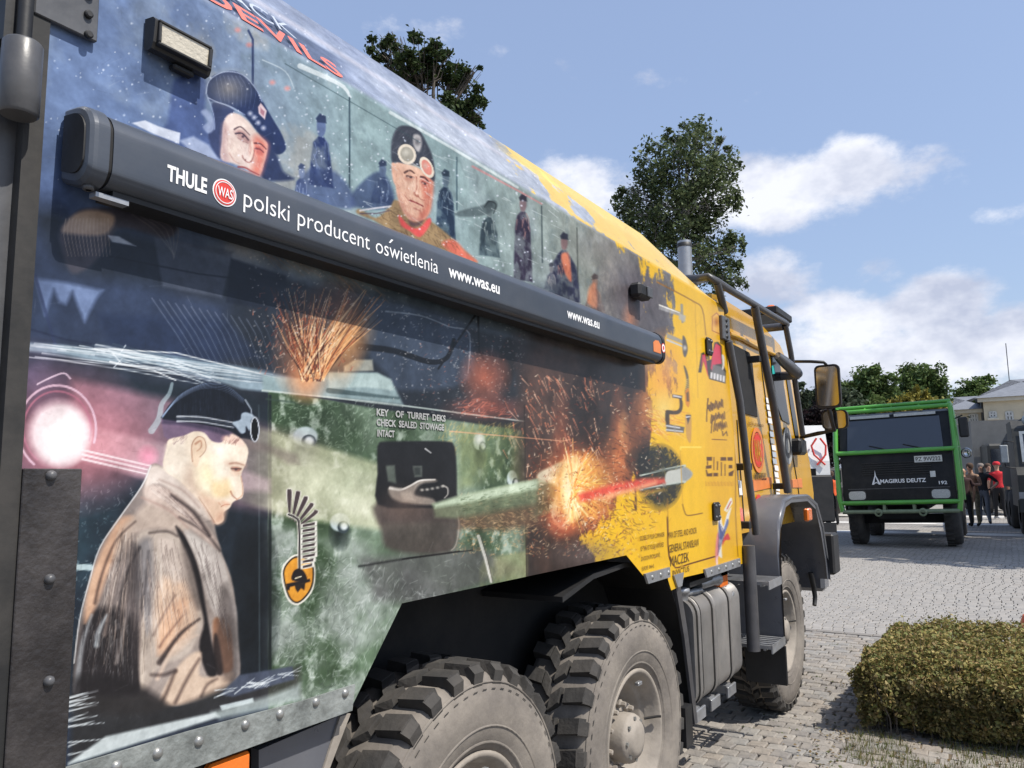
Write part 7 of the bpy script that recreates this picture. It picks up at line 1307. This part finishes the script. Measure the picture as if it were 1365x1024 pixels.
# ------------------------------------------------------------------ people
for nm, c_ in [('skin', (.48, .28, .19)), ('brown_shirt', (.24, .15, .10)), ('maroon_cloth', (.045, .02, .02)), ('camo_cloth', (.17, .145, .09)), ('black_cloth', (.012, .012, .014)), ('grey_denim', (.11, .12, .14)), ('red_cloth', (.55, .02, .03)), ('orange_cloth', (.75, .12, .03)), ('boot', (.02, .017, .015)), ('hair_brown', (.07, .04, .025)), ('hair_grey', (.22, .19, .17)), ('white_shoe', (.6, .6, .6))]:
    mat(nm, c_, .85 if nm != 'skin' else .55, 0, .25 if nm != 'camo_cloth' else .7, 12 if nm == 'camo_cloth' else 20, .2, 40)
def person(label, loc, face, H, mats, arms='down', cap=None, hair='hair_brown', lean=0.0, group=None, bare=True, stance=.10):
    """mats: shirt, trousers, shoe; face: heading in degrees"""
    k = H/1.76
    J = {'pel': (0, 0, .95, .135, .10), 'wst': (0, .0, 1.10, .13, .095), 'chs': (0, -.01, 1.30, .165, .11), 'nb': (0, 0, 1.47, .075, .07), 'nk': (0, -.01, 1.53, .055, .058), 'h1': (0, -.02, 1.60, .072, .088), 'h2': (0, -.015, 1.68, .074, .092), 'h3': (0, -.01, 1.745, .045, .05)}
    E = [('pel', 'wst'), ('wst', 'chs'), ('chs', 'nb'), ('nb', 'nk'), ('nk', 'h1'), ('h1', 'h2'), ('h2', 'h3')]
    for s, n in ((-1, 'l'), (1, 'r')):
        J[n+'hip'] = (s*.09, 0, .88, .088, .09); J[n+'kn'] = (s*(stance+.0), -.02 if s < 0 else -.05, .49, .06, .062); J[n+'an'] = (s*(stance+.02), .02 if s < 0 else -.04, .10, .045, .05); J[n+'to'] = (s*(stance+.045), (-.13 if s < 0 else -.19), .04, .042, .035)
        E += [('pel', n+'hip'), (n+'hip', n+'kn'), (n+'kn', n+'an'), (n+'an', n+'to')]
        J[n+'sh'] = (s*.18, 0, 1.42, .062, .062)
        el, wr, ha = {'down': ((s*.25, .03, 1.14), (s*.26, -.05, .90), (s*.255, -.08, .80)), 'hip': ((s*.40, .05, 1.20), (s*.24, -.05, 1.03), (s*.17, -.09, 1.0)), 'cross': ((s*.27, -.05, 1.16), (s*.05, -.20, 1.18), (-s*.10, -.21, 1.20)), 'front': ((s*.25, -.03, 1.16), (s*.18, -.24, 1.12), (s*.13, -.32, 1.13))}[arms]
        J[n+'el'] = (*el, .045, .047); J[n+'wr'] = (*wr, .032, .034); J[n+'ha'] = (*ha, .036, .022)
        E += [('chs', n+'sh'), (n+'sh', n+'el'), (n+'el', n+'wr'), (n+'wr', n+'ha')]
        for f_ in range(4): d = Vector(ha)-Vector(wr); J[n+'f%d' % f_] = tuple(Vector(ha)+d.normalized()*(.075-.008*abs(f_-1.5))+Vector((0, (f_-1.5)*.018, 0)))+(.0095, .0095); E.append((n+'ha', n+'f%d' % f_))
        J[n+'th'] = tuple(Vector(wr).lerp(Vector(ha), .55)+Vector((-s*.0, -.052, -.015)))+(.010, .010); E.append((n+'wr', n+'th'))
    names = list(J); me_ = bpy.data.meshes.new('p'); me_.from_pydata([(J[n][0]*k, (J[n][1]-lean*max(0, J[n][2]-.9))*k, J[n][2]*k) for n in names], [(names.index(a), names.index(b2)) for a, b2 in E], [])
    o = bpy.data.objects.new('p', me_); col.objects.link(o); md = o.modifiers.new('s', 'SKIN'); md.use_smooth_shade = True
    for i, n in enumerate(names): me_.skin_vertices[0].data[i].radius = (J[n][3]*k, J[n][4]*k); me_.skin_vertices[0].data[i].use_root = (n == 'pel')
    o.modifiers.new('d', 'SUBSURF').levels = 2
    bpy.context.view_layer.update(); dg = bpy.context.evaluated_depsgraph_get(); m2 = bpy.data.meshes.new_from_object(o.evaluated_get(dg)); bpy.data.objects.remove(o)
    m2.materials.clear()
    for nm in ('skin', mats[0], mats[1], mats[2]): m2.materials.append(MATS[nm])
    for p_ in m2.polygons:
        c_ = p_.center/k; z, ax = c_.z, abs(c_.x); arm = ax > .215 or (arms in ('cross', 'front') and c_.y < -.13 and .9 < z < 1.4)
        if z > 1.50: i = 0
        elif arm and z > .72: i = (0 if (z < 1.20 or (arms == 'hip' and z < 1.22)) else 1) if bare else (0 if (z < .92 or (arms != 'down' and c_.y < -.19)) else 1)
        elif z > .98: i = 1
        elif z > .10: i = 2
        else: i = 3
        p_.material_index = i; p_.use_smooth = True
    root = empty('person', loc, label, 'person', group, origin=False); root.rotation_euler = (0, 0, R(face)+math.pi/2)
    bo = bpy.data.objects.new('body', m2); col.objects.link(bo); bo.parent = root; hy = (-.012-lean*.8)*k
    q = MB(); q.ball((0, hy-.095*k, 1.645*k), (.013*k, .02*k, .022*k), 8, 6); q.build('nose', 'skin', root)
    for s in (-1, 1): q = MB(); q.ball((s*.078*k, hy+.01*k, 1.65*k), (.012*k, .02*k, .03*k), 8, 6); q.build('ear', 'skin', root); q = MB(); q.ball((s*.032*k, hy-.088*k, 1.675*k), (.012*k, .008*k, .006*k), 8, 6); q.build('eye', 'boot', root)
    q = MB(); q.ball((0, hy-.092*k, 1.60*k), (.022*k, .006*k, .005*k), 8, 6); q.build('mouth', 'maroon_cloth', root)
    if cap: q = MB(); q.lathe([(.100*k, 0), (.104*k, .035*k), (.09*k, .075*k), (.05*k, .10*k), (0, .105*k)], (0, hy+.005*k, 1.675*k), 'z', 16); q.prism([(-.07*k, hy-.09*k), (.07*k, hy-.09*k), (.055*k, hy-.17*k), (0, hy-.19*k), (-.055*k, hy-.17*k)], 2, 1.68*k, 1.69*k); q.build('cap', cap, root)
    elif hair: q = MB(); q.lathe([(.090*k, -.06*k), (.096*k, 0), (.090*k, .045*k), (.055*k, .085*k), (0, .095*k)], (0, hy+.014*k, 1.685*k), 'z', 16); q.build('hair', hair, root)
    return root
def spot(px, py): v_ = gnd(px, py); return (v_.x, v_.y, 0)
person('person in brown shirt and camouflage trousers leaning beside the green framed truck', spot(1302, 702), 150, 1.92, ('brown_shirt', 'camo_cloth', 'boot'), 'cross', hair='hair_brown', lean=.10, bare=True)
person('person in black T-shirt and grey jeans with hands on hips', spot(1314, 699), 175, 1.92, ('black_cloth', 'grey_denim', 'boot'), 'hip', hair='hair_grey')
person('person with shaved head in maroon shirt close to the green frame', spot(1290, 703), 20, 1.78, ('maroon_cloth', 'black_cloth', 'boot'), 'down', hair=None)
person('person in red cap and red shirt near the olive truck', spot(1335, 693), 10, 2.0, ('red_cloth', 'black_cloth', 'white_shoe'), 'down', cap='red_cloth')
person('person all in black with white shoes beside the red shirted one', spot(1323, 692), 200, 1.95, ('black_cloth', 'black_cloth', 'white_shoe'), 'down', hair='hair_brown')
person('person in dark clothes standing just beyond the yellow truck cab', spot(1102, 727), 170, 1.62, ('black_cloth', 'black_cloth', 'boot'), 'down', hair='hair_brown', bare=False)
person('person in orange shirt between the white lorry and the green frame', spot(1112, 701), 30, 1.75, ('orange_cloth', 'black_cloth', 'boot'), 'front', hair='hair_brown')
person('person in red shirt further back behind the white lorry', spot(1106, 697), 60, 1.85, ('red_cloth', 'grey_denim', 'boot'), 'down', hair='hair_grey')
# dark jeep parked further back between the lorries
JP = bpy.data.objects.new('parked_jeep', None); col.objects.link(JP); p_ = lift(1108, 640, 30); JP.location = (p_.x, p_.y, 0); JP.rotation_euler = (0, 0, R(-66)); tag(JP, 'grey open jeep parked behind the white lorry', 'jeep')
q = MB(); q.prism([(0, .6), (0, 1.15), (.1, 1.22), (1.2, 1.25), (1.5, 1.9), (3.3, 1.95), (3.4, .6)], 0, -.85, .85); q.build('body', 'olive_drab', JP); db('windscreen', 'glass_blue', (-.7, .7, 1.24, 1.27, 1.32, 1.82), parent=JP)
for x in (-.55, .55): q = MB(); q.lathe([(0, -.03), (.12, -.03), (.13, .02)], (x, 0, .95), 'y', 16); q.build('headlight', 'lamp_glass', JP)
for x in (-.8, .8):
    for y in (.6, 2.7): q = MB(); q.lathe([(.2, -.1), (.35, -.1), (.38, 0), (.35, .1), (0, .1)], (x, y, .38), 'x', 18); q.build('wheel', 'tyre_rubber', JP)
# orange cone at the kerb, just entering the frame
p_ = gnd(1362, 848); CN = empty('marker_cone', (p_.x, p_.y-.09, 0), 'low orange plastic marker standing at the kerb behind the hedge', 'cone')
q = MB(); q.lathe([(.13, .02), (.125, .04), (.07, .20), (.065, .21), (0, .21)], (p_.x, p_.y-.09, 0), 'z', 24); q.build('cone_body', mat('cone_orange', (.62, .12, .03), .5), CN); q = MB(); q.box(p_.x-.17, p_.x+.17, p_.y-.26, p_.y+.08, 0.002, .03, .008); q.build('base', 'black', CN)
finish_texts()
for o in list(bpy.data.objects):
    if 'o' in o: del o['o']
